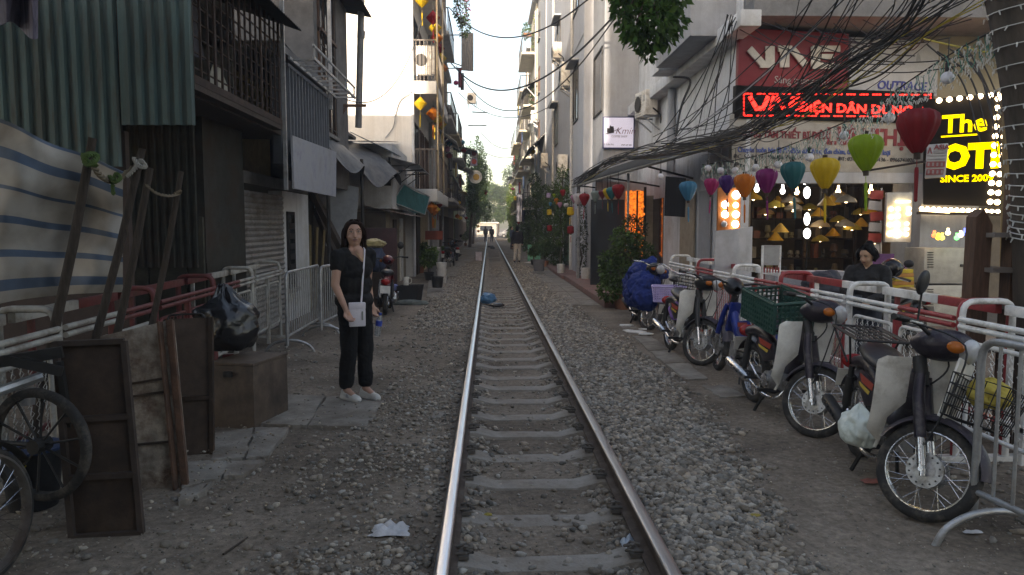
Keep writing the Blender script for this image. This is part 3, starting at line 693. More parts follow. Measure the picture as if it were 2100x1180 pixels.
# ---- little white house with lattice window, teal awning
wh = thing('white_annex', 'small white annex with lattice window and tin lean-to roof', 'house', (-3.3, 22.5, 0))
MB().bb(-7, -3.02, 21, 24.9, 2.2, 4.0).build('wall', bwall, wh, True)
lw = MB(); x0, x1, z0, z1 = AY(783,0,21).x, AY(797,0,21).x, AY(0,380,21).z, AY(0,330,21).z
window_y(wh, 21, x0, x1, z0, z1, mull=1, bars=3)
MB().bb(-7, -3.1, 21.1, 24.9, 0, 2.2).build('lower_wall', pm('tan_wall', (.30,.26,.20), .9, dirt=(.2,.17,.14)), wh, True)
MB().bb(-3.12, -3.06, 21.6, 22.3, 0, 1.9).build('door', darkwood, wh, True)
MB().bb(-3.12, -3.06, 23.2, 23.9, 0, 1.95).build('door', white_paint, wh, True)
corr((-3.9, 20.6, 2.28), (-2.45, 20.6, 1.98), (-3.9, 25, 2.30), .12, .02, pm('tin_lean', (.22,.17,.15), .6, .2, dirt=(.18,.10,.08), damt=.5), 'lean_to_roof', wh, trap=False)
corr((-5.5, 20.8, 4.05), (-3.3, 20.8, 4.03), (-5.5, 24.9, 4.5), .12, .02, pm('tin', (.2,.2,.2)), 'roof_sheet', wh, trap=False)
bt = pm('blue_tarp_roof', (.07,.11,.15), .6, var=.3)
quadp([(-3.9,19.6,4.15),(-3.0,20.2,3.75),(-2.95,22.6,3.80),(-3.9,22.4,4.25)], .02, 'tarp_flap', bt, wh)
aw = thing('bracket_awning', 'grey sheet awning on black brackets over the white annex', 'awning', (-3.0, 21, 3.3))
quadp([(-3.1,20.5,3.62),(-2.25,20.9,3.42),(-2.25,24.6,3.40),(-3.1,24.4,3.62)], .012, 'sheet', pm('poly_sheet', (.30,.31,.32), .4), aw)
for y_ in (20.7, 22.6, 24.3): MB().bar((-3.05,y_,3.36),(-2.25,y_,3.40),.04,.04).bar((-3.05,y_,2.9),(-3.05,y_,3.6),.04,.04).bar((-3.05,y_,2.95),(-2.5,y_,3.36),.025,.025).build('bracket', darkmetal, aw, True)
teal = pm('teal_canvas', (.025,.15,.155), .7, var=.3, dirt=(.03,.09,.10), damt=.5)
ta = thing('teal_awning', 'teal canvas awning sloping over the annex entrance', 'awning', AY(845, 410, 23))
P4 = [AY(828,378,22.6), AY(881,404,24.9), AY(871,441,24.2), AY(804,415,21.6)]
MB().grid(lambda u, v: P4[0].lerp(P4[1], u).lerp(P4[3].lerp(P4[2], u), v)+Vector((0,0,-.05*math.sin(3.1*u)-.02*math.sin(12*u)*v)), 12, 6, .01).build('canvas', teal, ta, True, smooth=60)
MB().cyl(P4[0], P4[1], .02, n=6).cyl(P4[3], P4[2], .02, n=6).cyl(P4[0], P4[3], .02, n=6).cyl(P4[1], P4[2], .02, n=6).build('frame', galv, ta, True)
tag(MB().bb(-3.25, -2.4, 16.9, 16.95, .02, AY(0,468,16.9).z).build('metal_sheet', pm('maroon_sheet', (.055,.025,.028), .6, .2, dirt=(.04,.03,.03)), bevel=.004), 'tall dark maroon metal sheet standing behind the woman', 'metal sheet')

# ---- sunlit white house with balconies
bh = thing('balcony_house', 'tall white house with sunlit gable and railed balconies', 'house', (-2.9, 28, 0))
BX, BY0, BY1 = -2.86, 25.0, 32.0
gable_m = pm('limewash', (.70,.69,.66), .85, var=.06, dirt=(.6,.58,.54), damt=.25, dscale=.6, streak=(.55,.52,.47))
MB().bb(-9, BX, BY0, BY1, 0, 14.5).build('wall', gable_m, bh, True)
for z in (2.95, 6.5, 10.1):
    balcony(bh, 1, BX, .82, BY0, BY1-.2, z, 1.32, .42, slabm=gable_m, railm=pm('brown_rail', (.12,.10,.085), .5), n=22)
    for k in range(3): window(bh, 1, BX, BY0+.5+k*2.2, BY0+2.1+k*2.2, z+.06, z+2.3, fm=wood if k else darkmetal, mull=1, sill=False)
for i in range(2):
    MB().cyl((-2.02, BY0+.3+i*3, 2.9), (-2.02, BY0+.3+i*3, 10), .035, n=8).build('column', pm('brass_pipe', (.45,.36,.24), .35, .6), bh, True)
MB().bb(BX-.01, BX+.05, 26, 27.2, 0, 2.2).build('door', darkwood, bh, True)
MB().bb(BX-.01, BX+.03, 27.6, 30.8, .0, 2.3).build('shopfront', pm('ochre', (.40,.33,.2), .8), bh, True)
MB().bb(-9, BX+.3, BY0-.2, BY1, 14.5, 14.75).build('roof', gwall, bh, True)
MB().tube(cat_pts([AY(846,188,24.9), AY(822,205,24.93), AY(812,232,24.93), AY(806,262,24.93), AY(790,283,24.95)]), .018, 6).build('cable_on_wall', gwall, bh, True, smooth=60)
MB().cyl((BX+.04, BY0-.03, 0), (BX+.04, BY0-.03, 14), .05, n=8).build('downpipe', bwall, bh, True)
ac_unit('air_conditioner', 'air conditioner on the upper balcony of the sunlit white house', (-2.45, 25.25, 6.75), 0, .7, .95, .25)
tag(quadp([AY(872,492,27), AY(908,492,27), AY(908,474,27), AY(872,474,27)], .04, 'red_banner', pm('red_board', (.26,.06,.03), .7)), 'brick-red board behind pots by the white house', 'board')
# ================================================================== FAR LEFT AND RIGHT ROWS
def row_house(name, label, side, x, y0, y1, h, col, floors, rs, opts=()):
    """side -1: left row (facade faces +x); +1: right row (facade faces -x)"""
    rg = random.Random(rs); s = -side; t = thing(name, label, 'house', (x, (y0+y1)/2, 0))
    wm = pm('wall_%d' % rs, col, .85, var=.12, dirt=tuple(c*.6 for c in col), damt=.45, dscale=.8)
    bx0, bx1 = (x-9, x) if side < 0 else (x, x+9)
    MB().bb(bx0, bx1, y0+.02, y1-.02, 0, h).build('wall', wm, t, True)
    MB().bb(bx0, bx1+(.25 if side < 0 else 0), y0, y1, h, h+.2).build('roof', gwall, t, True) if side < 0 else MB().bb(bx0-.25, bx1, y0, y1, h, h+.2).build('roof', gwall, t, True)
    fh = (h-2.9)/max(1, floors-1) if floors > 1 else h
    MB().bb(x-s*.01, x+s*.04, y0+.3, y1-.3, .02, 2.25).build('door', rg.choice([darkwood, pm('roller', (.22,.22,.21), .6, .3), wood]), t, True)
    for f in range(1, floors):
        z = 2.9+(f-1)*fh; n = max(1, int((y1-y0)/2.2))
        for k in range(n):
            yc = y0+(y1-y0)*(k+.5)/n
            window(t, s, x, yc-.55, yc+.55, z+.5, z+2.0, bars=6 if 'bars' in opts else 0, hood='hood' in opts, fm=rg.choice([darkmetal, wood, white_paint]))
        if 'balc' in opts: balcony(t, s, x, .7+rg.random()*.25, y0+.2, y1-.2, z+.02, .95, .14, slabm=wm, n=10, front=True)
        # gable window toward the camera
        if h > 9 and f < 4 and 'gable' in opts: window_y(t, y0, x-s*2.2, x-s*1.2, z+.5, z+1.9)
    return t
def awning(name, label, side, x, y0, y1, z, depth, drop, mat, corrug=False):
    s = -side; t = thing(name, label, 'awning', (x, (y0+y1)/2, z))
    if corrug: corr((x, y0, z), (x, y1, z), (x+s*depth, y0, z-drop), .13, .025, mat, 'sheet', t, trap=False)
    else: quadp([(x,y0,z),(x,y1,z),(x+s*depth,y1,z-drop),(x+s*depth,y0,z-drop)], .015, 'sheet', mat, t)
    m = MB()
    for yy in (y0+.1, (y0+y1)/2, y1-.1): m.bar((x, yy, z-.05), (x+s*depth, yy, z-drop-.03), .03, .03); m.bar((x, yy, z-drop-.5), (x+s*depth*.7, yy, z-drop*.7-.05), .025, .025)
    m.bar((x+s*depth, y0, z-drop-.03), (x+s*depth, y1, z-drop-.03), .03, .03)
    m.build('frame', galv, t, True); return t
# left row beyond the balcony house
row_house('row_house', 'grey rendered house with wide concrete piers past the white balcony house', -1, -2.75, 32, 38, 13.5, (.36,.36,.35), 4, 101, ('balc',))
row_house('row_house', 'dim cream house with barred windows in the left row', -1, -2.7, 38, 44, 10.0, (.45,.40,.30), 3, 102, ('bars','balc'))
row_house('row_house', 'grey house carrying lean-to tin awnings in the left row', -1, -2.75, 44, 51, 8.6, (.34,.33,.32), 3, 103, ('balc',))
row_house('row_house', 'pale green painted house in the left row', -1, -2.7, 51, 58, 7.4, (.36,.42,.26), 2, 104, ('bars',))
row_house('row_house', 'low brown house half hidden by trees in the left row', -1, -2.8, 58, 70, 5.6, (.30,.25,.20), 2, 105, ())
row_house('row_house', 'last cream house of the left row before the cross road', -1, -3.2, 80, 108, 5.0, (.38,.34,.28), 2, 106, ())
tinb = pm('blue_tin', (.05,.16,.20), .6, .2); tinw = pm('pale_tin', (.45,.45,.44), .6, .2, dirt=(.3,.25,.2))
awning('lean_to_awning', 'blue-edged striped awning high in the left row', -1, -2.75, 46, 50, 6.9, 1.75, .55, tinb, True)
awning('lean_to_awning', 'pale ribbed tin awning under the blue-edged one', -1, -2.75, 45, 49.5, 5.7, 1.5, .6, tinw, True)
awning('lean_to_awning', 'yellow slatted awning over a left row doorway', -1, -2.7, 39, 43, 3.75, 1.25, .25, pm('yellow_tin', (.42,.30,.08), .6), True)
awning('lean_to_awning', 'white concrete canopy at the first floor of the grey left row house', -1, -2.75, 32.3, 36, 6.1, 1.05, .75, bwall)
bs = thing('billboard_sheet', 'dark ribbed metal sheet box jutting high over the left row', 'metal sheet', (-2.0, 40, 9))
corr(AY(946,145,40), AY(971,147,40), AY(946,66,40), .11, .03, pm('dark_tin', (.15,.15,.15), .6, .3), 'sheet', bs)
MB().bar(AY(946,140,40.1), (-2.8,40.1,AY(946,140,40).z), .05, .05).bar(AY(946,72,40.1), (-2.8,40.1,AY(946,72,40).z), .05, .05).bar(AY(960,140,40.1), (-2.8,40.1,AY(946,120,40).z), .05, .05).build('bracket', darkmetal, bs, True)
ac_unit('air_conditioner', 'small air conditioner box on the skyline of the left row', AY(967, 212, 50), 0, .6, .7, .4)
MB_ = MB()
tag(MB().cyl((-2.62, 32.1, 0), (-2.62, 32.1, 13.4), .16, n=12).build('drain_pipe', pm('pvc', (.42,.43,.44), .5)), 'thick grey drainpipe climbing beside the balcony house', 'pipe')
sgn = thing('round_sign', 'round white drink sign hanging over the left pavement', 'sign', AY(975, 363, 47))
c0 = AY(975, 363, 47); MB().cyl(c0, c0+Vector((0,.08,0)), .42, n=24).build('disc', white_paint, sgn, True)
MB().cyl(c0+Vector((.05,-.012,-.02)), c0+Vector((.05,-.002,-.02)), .2, n=16).build('emblem', pm('amber', (.5,.3,.05), .5), sgn, True)
for i, (py, c) in enumerate(((315,(.5,.48,.5)),(332,(.3,.28,.42)))):
    q = [AY(965,py+8,47), AY(979,py+8,47.2), AY(979,py-8,47.2), AY(965,py-8,47)]
    s_ = thing('hanging_sign', ('upper','lower')[i]+' small printed board above the round drink sign', 'sign', q[0])
    quadp(q, .05, 'board', pm('sg%d' % i, c, .6), s_); c1 = (q[0]+q[2])/2; MB().cyl(c1+Vector((0,-.06,0)), c1+Vector((0,-.045,0)), .16, n=14).build('emblem', pm('sgred', (.35,.06,.06), .6), s_, True)
# right row beyond the coffee shop (facades face -x)
row_house('row_house', 'grey slab-sided house with a dark tin canopy beyond the coffee shop', 1, 2.75, 43.3, 47, 15.5, (.40,.40,.41), 5, 201, ())
row_house('row_house', 'cream house with plant-filled balconies in the right row', 1, 2.7, 47, 53, 15.8, (.62,.57,.46), 5, 202, ('balc','bars'))
row_house('row_house', 'peeling beige house with caged balconies in the right row', 1, 2.65, 53, 60, 14.2, (.58,.52,.42), 5, 203, ('balc',))
row_house('row_house', 'pale yellow house with flat roof in the right row', 1, 2.55, 60, 70, 11.2, (.62,.54,.36), 4, 204, ('balc',))
row_house('row_house', 'white low house in the right row', 1, 2.5, 70, 84, 8.6, (.62,.60,.55), 3, 205, ('bars',))
row_house('row_house', 'sunlit cream end house of the right row at the crossing', 1, 2.6, 84, 106, 7.6, (.64,.58,.48), 2, 206, ())
blk = pm('black_tarp', (.03,.03,.032), .75, var=.4)
awning('dark_canopy', 'black sheet canopy jutting over the right pavement plants', 1, 2.75, 39.4, 46, 6.75, 1.0, 1.0, blk)
awning('dark_canopy', 'small black canopy above a plant-filled balcony in the right row', 1, 2.7, 46.5, 50, 10.9, .9, .8, blk)
awning('dark_canopy', 'blue scrap awning far down the right row', 1, 2.5, 68, 74, 6.6, 1.0, .3, tinb)
# behind the cross road
row_house('corner_block', 'hazy pale apartment block beyond the cross road', 1, 6, 128, 150, 15, (.5,.47,.43), 4, 301, ())
row_house('corner_block', 'hazy grey apartment block left of the distant trees', -1, -7, 128, 150, 13, (.45,.45,.44), 4, 302, ())
# unseen blocks added behind the camera, sized and gapped to shape the sunlight
for lab, x0, x1, h in (('wide unseen block added behind the viewer on the right to shade the street', -3.2, 16, 19), ('narrow tall unseen block added behind the viewer to cut the sun', -9.3, -3.85, 19.5), ('long lower unseen block added behind the viewer on the left to limit the sun', -24, -9.32, 13.0), ('low unseen filler added in the sun gap between the two tall blocks', -3.845, -3.205, 13.1)):
    bk = thing('rear_sun_blocker', lab, 'building', ((x0+x1)/2, -14, 0))
    MB().bb(x0, x1, -15.3 if h == 19.5 else -26, -14, 0, h).build('wall', pm('light_blocking_wall', (.6,.58,.54), .9), bk, True)
    for k in range(int((x1-x0)/3.2)):
        for f in range(int(h/3.4)):
            xx = x0+1+k*3.2; w_ = MB().bb(xx, xx+1.3, -14.01, -13.95, 1+f*3.4, 2.6+f*3.4).build('window', glass, bk, True)
# ================================================================== RIGHT SIDE: SHOP BUILDING AND COFFEE SHOP
SY = 12.75                                   # shop front
sb_ = thing('corner_shop_building', 'white corner building with lamp shop below the red sign', 'building', (4.0, 14, 0))
VX = 4.0
MB().bb(VX, VX+.2, SY+.02, 21.5, 0, 9.5).build('wall', bwall, sb_, True)
P1 = AY(1925, 300, 13.35)
shopx1 = P1.x
dwall = pm('shade_toned_grey_wall', (.19,.19,.19), .9, var=.15, dirt=(.12,.12,.12))  # darker grey carries the shade of trees and cables in its colour
MB().bb(VX+.2, 12, SY+.80, SY+.95, 2.62, 11).build('front_wall', dwall, sb_, True)
MB().bb(shopx1-.45, shopx1+.6, SY+.3, SY+.6, 0, 2.62).build('pillar', gwall, sb_, True)
MB().bb(VX+.2, 12, SY+.96, 20, 2.62, 2.8).build('ceiling', gwall, sb_, True)
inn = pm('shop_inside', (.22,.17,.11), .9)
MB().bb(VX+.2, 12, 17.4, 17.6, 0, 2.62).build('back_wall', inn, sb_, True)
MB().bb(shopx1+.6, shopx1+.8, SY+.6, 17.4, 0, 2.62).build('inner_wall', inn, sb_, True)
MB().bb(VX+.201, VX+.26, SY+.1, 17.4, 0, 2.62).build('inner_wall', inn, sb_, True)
MB().bb(VX+.26, 12, 12.6, 17.4, -.02, .02).build('floor', pm('shop_floor', (.14,.13,.12), .5), sb_, True)
MB().bb(VX-.32, VX+.02, 11.9, 21.5, 4.86, 5.12).build('cornice', bwall, sb_, True, bevel=.02)
MB().bb(VX+.02, 12, SY-.5, SY+.8, 5.12, 5.4).build('soffit', dwall, sb_, True)
MB().bb(VX+.02, 12, SY-.1, SY+.1, 5.4, 11).build('upper_wall', dwall, sb_, True)
MB().prism([(3.2,13.1,5.0),(3.2,15.75,5.0),(3.2,15.75,11),(3.2,13.1,11)], (.82,0,0)).build('bay', gwall, sb_, True, bevel=.03)
MB().bb(3.3, VX, 15.9, 16.6, 5.0, 5.35).build('bay_ledge', bwall, sb_, True)
window(sb_, -1, VX, 16.6, 18.4, 5.7, 8.5, mull=1)
window(sb_, -1, 3.2, 13.6, 15.2, 6.6, 8.6, mull=1)
MB().cyl((VX-.1, 17.2, 2.9), (VX-.1, 17.2, 4.86), .09, n=12).build('downpipe', gwall, sb_, True, smooth=40)
MB().bb(VX-.02, VX+.0, 18.2, 19.3, .15, 2.4).build('door', glass, sb_, True)
MB().bb(VX-.04, VX-.021, 14.2, 15.0, .0, 2.4).build('door', gwall, sb_, True)
MB().bb(VX-.06, VX-.021, 15.3, 16.4, .15, 2.4).build('door', pm('tan_door', (.34,.29,.22), .8), sb_, True)
ac_unit('air_conditioner', 'air conditioner beneath the white cornice of the corner building', (VX-.48, 18.9, AY(1315, 243, 19.2).z), R(-80), .75, .62, .32)
# ---- signs on the shop front
def on_front(px, py):                            # point on the (slightly turned) sign plane
    A = AY(1515, 300, SY); B = P1; d = ray(px, py)
    n = Vector((B.y-A.y, -(B.x-A.x), 0)); t = (A-CAM).dot(n)/d.dot(n); return CAM+d*t
fdir = (P1-AY(1515,300,SY)); fdir.z = 0; fdir.normalize(); fn = Vector((fdir.y, -fdir.x, 0))
def board(name, label, cat, x0, y0, x1, y1, mat, th=.12, off=0):
    A, B = on_front(x0, y1), on_front(x1, y0); t = thing(name, label, cat, A)
    u = fdir*((B-A).dot(fdir)); q = [A+fn*off, A+u+fn*off, A+u+Vector((0,0,B.z-A.z))+fn*off, A+Vector((0,0,B.z-A.z))+fn*off]
    MB().prism(q, -fn*th).build('panel', mat, t, True, bevel=.008)
    return t
def fl(px, py, off=.01): return facing(on_front(px, py)+fn*off, fdir)
H1 = lambda p0, p1: (on_front(1600, p0)-on_front(1600, p1)).z
signred = pm('sign_red', (.20,.012,.022), .5, var=.12); lett = pm('letter_white', (.55,.53,.48), .5)
vs = board('shop_sign', 'dark red sign board with big white V N E letters', 'sign', 1512, 70, 1740, 189, signred, .1, .02)
def stroke(parent, pts, w, mat, th=.03, nm='letter'):
    m = MB()
    for a, b in zip(pts[:-1], pts[1:]): m.bar(on_front(*a)+fn*.06, on_front(*b)+fn*.06, th, w)
    return m.build(nm, mat, parent, True)
stroke(vs, [(1533,102),(1563,136)], .12, lett); stroke(vs, [(1555,135),(1580,135)], .10, lett); stroke(vs, [(1575,140),(1575,97)], .16, lett)
stroke(vs, [(1605,140),(1605,100)], .16, lett); stroke(vs, [(1592,102),(1620,102)], .10, lett); stroke(vs, [(1620,102),(1648,136)], .12, lett)
stroke(vs, [(1668,141),(1668,98)], .16, lett); stroke(vs, [(1662,102),(1718,102)], .10, lett); stroke(vs, [(1680,118),(1705,118)], .08, lett); stroke(vs, [(1662,137),(1716,137)], .10, lett)
text('lettering', 'Sáng trung thực', pm('letter_grey', (.36,.33,.32), .6), vs, fl(1586, 171, .025), .175)
vo_ = board('shop_sign', 'pale grey sign board lettered OUTRACE in blue', 'sign', 1741, 86, 1926, 192, pm('sign_grey', (.40,.42,.45), .5, var=.1), .1, .005)
text('lettering', 'OUTRACE', pm('letter_blue', (.03,.045,.26), .5), vo_, fl(1797, 183, .012), .215, bold=.004, shear=.15)
for (px, py, w_) in ((1765,115,.11),(1800,120,.16),(1840,130,.2),(1880,125,.13)):     # printed lamp pictures
    c = on_front(px, py); MB().lathe([(.02,.16),(.05,.1),(w_*.6,.0),(w_*.55,-.02)], 10, Matrix.Translation(c+fn*.004) @ Matrix.Diagonal((1,.05,1,1))).build('lamp_picture', pm('print_grey', (.33,.35,.37), .6), vo_, True)
led_black = pm('led_black', (.005,.005,.005), .6, spec=.1); led = emat('led_red', (1,.018,.012), 1.5)
ld = board('led_display', 'black LED ticker showing glowing red letters', 'display', 1506, 191, 1912, 243, led_black, .12, .04)
text('lettering', 'ĐIỆN DÂN DỤNG, CÔ', led, ld, fl(1634, 229, .045), .215, bold=.006, sx=1.28)
for sg in ([(1534,199),(1549,226)],[(1547,224),(1558,224)],[(1560,227),(1572,199)],[(1576,228),(1584,199)],[(1588,199),(1605,226)]): stroke(ld, sg, .075, led, .012, 'led_letter')
stroke(ld, [(1616,227),(1622,200)], .08, led, .012, 'led_letter')
for yy in (202, 213, 225): stroke(ld, [(1618,yy),(1647,yy+1)], .04, led, .012, 'led_letter')
dots = MB()
for i in range(58):
    if i % 4 == 3: continue
    for yy in (193.5, 238): c = on_front(1524+i*6.6, yy+i*.04); dots.box(c+fn*.045, (.045,.008,.022))
for i in range(6):
    for xx in (1523, 1905): dots.box(on_front(xx, 196+i*7.5)+fn*.045, (.022,.008,.04))
dots.build('led_border', led, ld, True)
tb = board('shop_sign', 'long pale sign board with red and blue lettering under the ticker', 'sign', 1500, 246, 1906, 350, pm('sign_pale', (.34,.325,.29), .6, var=.1, dirt=(.25,.23,.2)), .12, .0)
lr = pm('letter_red', (.20,.02,.03), .6); lb = pm('letter_blue2', (.06,.10,.30), .6); lk = pm('letter_dark', (.05,.05,.06), .6)
text('lettering', 'TRUNG TÂM THIẾT BỊ ĐIỆN', lr, tb, fl(1508, 281, .008), .165, bold=.004, sx=.84)
text('lettering', 'LƯU THỊ', lr, tb, fl(1693, 295, .008), .40, bold=.012, sx=1.0)
text('lettering', 'Chuyên buôn bán lẻ đồ điện dân dụng, đèn chùm, đèn trang trí các loại', lb, tb, fl(1512, 312, .008), .125, bold=.003, sx=.80)
text('lettering', 'ĐC: Số 5 Trần Phú, Ba Đình, Hà Nội', lk, tb, fl(1504, 325, .008), .10, sx=1.0)
text('lettering', 'ĐT: 024    0983410136 - 0966741026', lk, tb, fl(1718, 330, .008), .10, sx=1.0)
MB().prism([on_front(1498,352)+fn*.05, on_front(1905,356)+fn*.05, on_front(1905,376)+fn*.05, on_front(1498,376)+fn*.05], -fn*.3).build('roller_box', gwall, sb_, True)
# side strip of white board with blue marks at the corner
sp = tag(MB().bb(VX-.05, VX-.002, SY+.05, 14.1, 2.9, 4.7).build('wrapped_board', pm('wrap_white', (.52,.54,.57), .6, var=.1, dirt=(.36,.42,.55), damt=.25, dscale=4)), 'pale wrapped panel on the corner beside the red sign', 'panel')

# ---- lamp shop contents
warm = emat('bulb_warm', (1,.74,.42), 3.4); cool = emat('bulb_white', (.95,.95,.95), 4.0)
def lamp(px, py, y, kind, label):
    c = AY(px, py, y); t = thing('pendant_lamp', label, 'lamp', c, group='lamps in the shop')
    MB().cyl((0,0,.12),(0,0,2.6-c.z),.006,n=4).build('cord', blackp, t)
    if kind == 'dome':
        MB().lathe([(.02,.14),(.05,.13),(.16,.06),(.19,0),(.18,-.002),(.15,.05),(.04,.12)], 14).build('shade', random.choice([pm('sh_y',(.42,.33,.05),.5), pm('sh_g',(.25,.23,.2),.4), pm('sh_b',(.3,.2,.1),.5)]), t, smooth=40)
        MB().sph((0,0,.02), .035, 8, 6).build('bulb', warm, t)
    elif kind == 'cone':
        MB().lathe([(.02,.16),(.17,-.02),(.16,-.02),(.015,.14)], 14).build('shade', pm('sh_o',(.50,.28,.03),.5), t, smooth=40)
    else:
        MB().lathe([(.0,-.06),(.035,-.05),(.05,0),(.03,.04),(.02,.07),(.02,.12)], 10).build('bulb', cool if kind == 'cool' else warm, t, smooth=60)
for i, (px, py, y, k) in enumerate(((1695,420,13.6,'cone'),(1735,415,13.5,'dome'),(1552,388,14,'cool'),(1605,392,14.3,'cool'),(1634,394,14.6,'warm'),(1719,393,14.6,'warm'),(1786,392,14,'warm'),(1650,372,14,'cool'),(1590,425,15,'dome'),(1545,410,15.2,'dome'),(1622,415,15,'dome'),(1570,440,15.6,'dome'),(1660,430,16,'dome'),(1765,440,15.5,'dome'),(1720,455,16,'dome'))):
    lamp(px, py, y, k, ['orange cone pendant lamp in the shop doorway','wide yellow dome pendant lamp in the shop doorway','bare white bulb leftmost in the lamp shop','second bare white bulb inside the lamp shop','small warm bulb left of the yellow lantern inside the shop','warm bulb above the yellow dome lamp','warm bulb at the right of the shop doorway','bright white bulb hung highest in the shop','dim dome lamp in the shop, left cluster','leftmost dim dome lamp deep in the shop','dim dome lamp behind the teal lantern','low dim dome lamp deep in the shop left','dim dome lamp at the shop centre back','dim dome lamp at the shop right back','lowest dim dome lamp at the shop back'][i])
rgs = random.Random(31)
for i in range(22):
    lamp(rgs.uniform(1540,1800), rgs.uniform(395,500), rgs.uniform(14.2,16.3), 'dome' if i % 2 else 'cone', 'small hanging lamp in the crowded depth of the lamp shop')
nl = thing('neon_lamp', 'tall bright white tube lamp glowing in the middle of the shop', 'lamp', AY(1655, 492, 14.2))
neon = emat('neon_white', (.9,.97,1), 3)
for a, b, w_ in ((383,408,.065),(436,463,.055),(468,490,.07)): c = AY(1655, (a+b)/2, 14.2); MB().sph(c, (w_, .06, (AY(0,a,14.2)-AY(0,b,14.2)).z/2), 10, 8).build('tube', neon, nl, True, smooth=60)
MB().cyl(AY(1655,383,14.2), (AY(1655,383,14.2).x,14.2,2.6), .01, n=5).cyl(AY(1655,492,14.2), (AY(1655,492,14.2).x,14.2,.0), .015, n=5).build('stem', darkmetal, nl, True)
# shelves with stock at the back
shv = thing('shelf_unit', 'dark shelf unit crowded with lamps at the back of the shop', 'shelf', (5.9, 16.8, 0))
for z in (.5, .95, 1.4, 1.85): MB().bb(4.4, 8, 16.6, 17.0, z, z+.03).build('shelf', darkwood, shv, True)
for x in (4.4, 5.6, 6.8, 7.97): MB().bb(x, x+.03, 16.58, 17.02, 0, 2.3).build('upright', darkwood, shv, True)
rg_ = random.Random(4)
for z in (.53, .98, 1.43, 1.88):
    x = 4.5
    while x < 7.9:
        w_ = rg_.uniform(.08,.2); h_ = rg_.uniform(.12,.34); c = rg_.choice([(.30,.24,.16),(.36,.33,.28),(.2,.12,.07),(.12,.12,.12),(.4,.36,.2),(.28,.1,.06)])
        mt = pm('stock%.2f' % c[0], c, .5)
        o = (MB().lathe([(w_*.3,0),(w_*.45,.02),(w_*.15,h_*.4),(w_*.5,h_*.5),(w_*.35,h_)], 9, Matrix.Translation((x+w_/2,16.75,z))) if rg_.random() < .6 else MB().bb(x, x+w_*.8, 16.65, 16.85, z, z+h_)).build('stock_lamp' if True else '', mt)
        tag(o, 'small table lamp or boxed lamp on the shop back shelves', 'lamp', 'stock on the shop shelves'); x += w_+rg_.uniform(.02,.12)
def bulb_board(name, label, x0, y0, x1, y1, y, mat, bulbs):
    A, B = AY(x0, y1, y), AY(x1, y0, y); t = thing(name, label, 'display board', A)
    MB().bb(A.x, B.x, y, y+.06, A.z, B.z).build('panel', mat, t, True, bevel=.005)
    for (px, py, r, m) in bulbs:
        c = AY(px, py, y-.03); MB().sph(c, (r, .04, r), 12, 8).build('bulb', m, t, True, smooth=60)
    return t
off = pm('bulb_off', (.35,.35,.36), .4)
bulb_board('lamp_display', 'orange board of round ceiling lamps at the left of the shop', 1471, 385, 1520, 478, 12.4, pm('orange_board', (.42,.14,.03), .6), [(1487,420,.06,cool),(1510,400,.07,cool),(1509,421,.05,warm),(1487,440,.06,cool),(1509,440,.06,cool),(1485,460,.055,off),(1508,460,.06,cool),(1505,476,.04,cool)])
wb = bulb_board('lamp_display', 'white board of small bright bulbs at the right of the shop', 1815, 395, 1872, 497, 12.3, pm('white_board', (.45,.43,.38), .6), [(1828,429,.035,warm),(1842,429,.035,warm),(1864,428,.035,warm),(1827,445,.04,warm),(1841,443,.045,warm),(1864,438,.035,warm),(1825,461,.04,warm),(1841,461,.04,cool),(1860,459,.03,warm),(1860,470,.03,warm),(1825,480,.045,warm),(1841,480,.06,cool),(1859,481,.035,warm)])
MB().box(AY(1852,414,12.26), (.24,.03,.03)).build('tube_bulb', emat('tube', (1,.9,.6), 3), wb, True)

# ---- cream building on the far right with the lit hotel sign
cb = thing('cream_building', 'dim cream wall and building behind the lit black sign', 'building', (9, 13.5, 0))
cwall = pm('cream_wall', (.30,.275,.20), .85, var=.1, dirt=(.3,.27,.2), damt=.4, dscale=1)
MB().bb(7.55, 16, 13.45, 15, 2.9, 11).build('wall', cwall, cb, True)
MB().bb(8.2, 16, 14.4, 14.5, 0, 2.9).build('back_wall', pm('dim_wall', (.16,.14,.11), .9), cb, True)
MB().bb(7.35, 7.75, 13.35, 13.9, 0, 2.9).build('pillar', gwall, cb, True)
hb = [AY(1893, 418, 12.9), AY(2072, 424, 12.2)]; hd_ = (hb[1]-hb[0]); hd_.z = 0; hd_.normalize(); hn = Vector((hd_.y, -hd_.x, 0))
def on_h(px, py):
    d = ray(px, py); t = (hb[0]-CAM).dot(hn)/d.dot(hn); return CAM+d*t
hs = thing('lit_sign', 'black sign with yellow lettering edged by rows of glowing bulbs', 'sign', hb[0])
q = [on_h(1893,420), on_h(2072,424), on_h(2072,190), on_h(1893,204)]
MB().prism(q, -hn*.15).build('panel', pm('sign_black', (.008,.007,.006), .6, spec=.1), hs, True, bevel=.01)
yel = emat('letter_yellow', (1,.74,.0), .55)
def hf(px, py): return facing(on_h(px, py)+hn*.012, hd_)
text('lettering', 'The', yel, hs, hf(1931, 273), .42, bold=.011)
MB().bar(on_h(1930,281)+hn*.01, on_h(2007,276)+hn*.01, .01, .026).build('underline', yel, hs, True)
text('lettering', 'OTI', yel, hs, hf(1928, 345), .54, bold=.034, sx=.95)
text('lettering', 'SINCE 2009', yel, hs, hf(1928, 374), .157, bold=.005)
bulb_w = emat('marquee_bulb', (1,.80,.52), 4.5)
def marquee(px, py, r=.045):
    c = on_h(px, py)+hn*.03; MB().sph(c, r, 10, 6).build('bulb', bulb_w, hs, True, smooth=60)
for i in range(7): marquee(1926+i*21, 207-i*2.2)
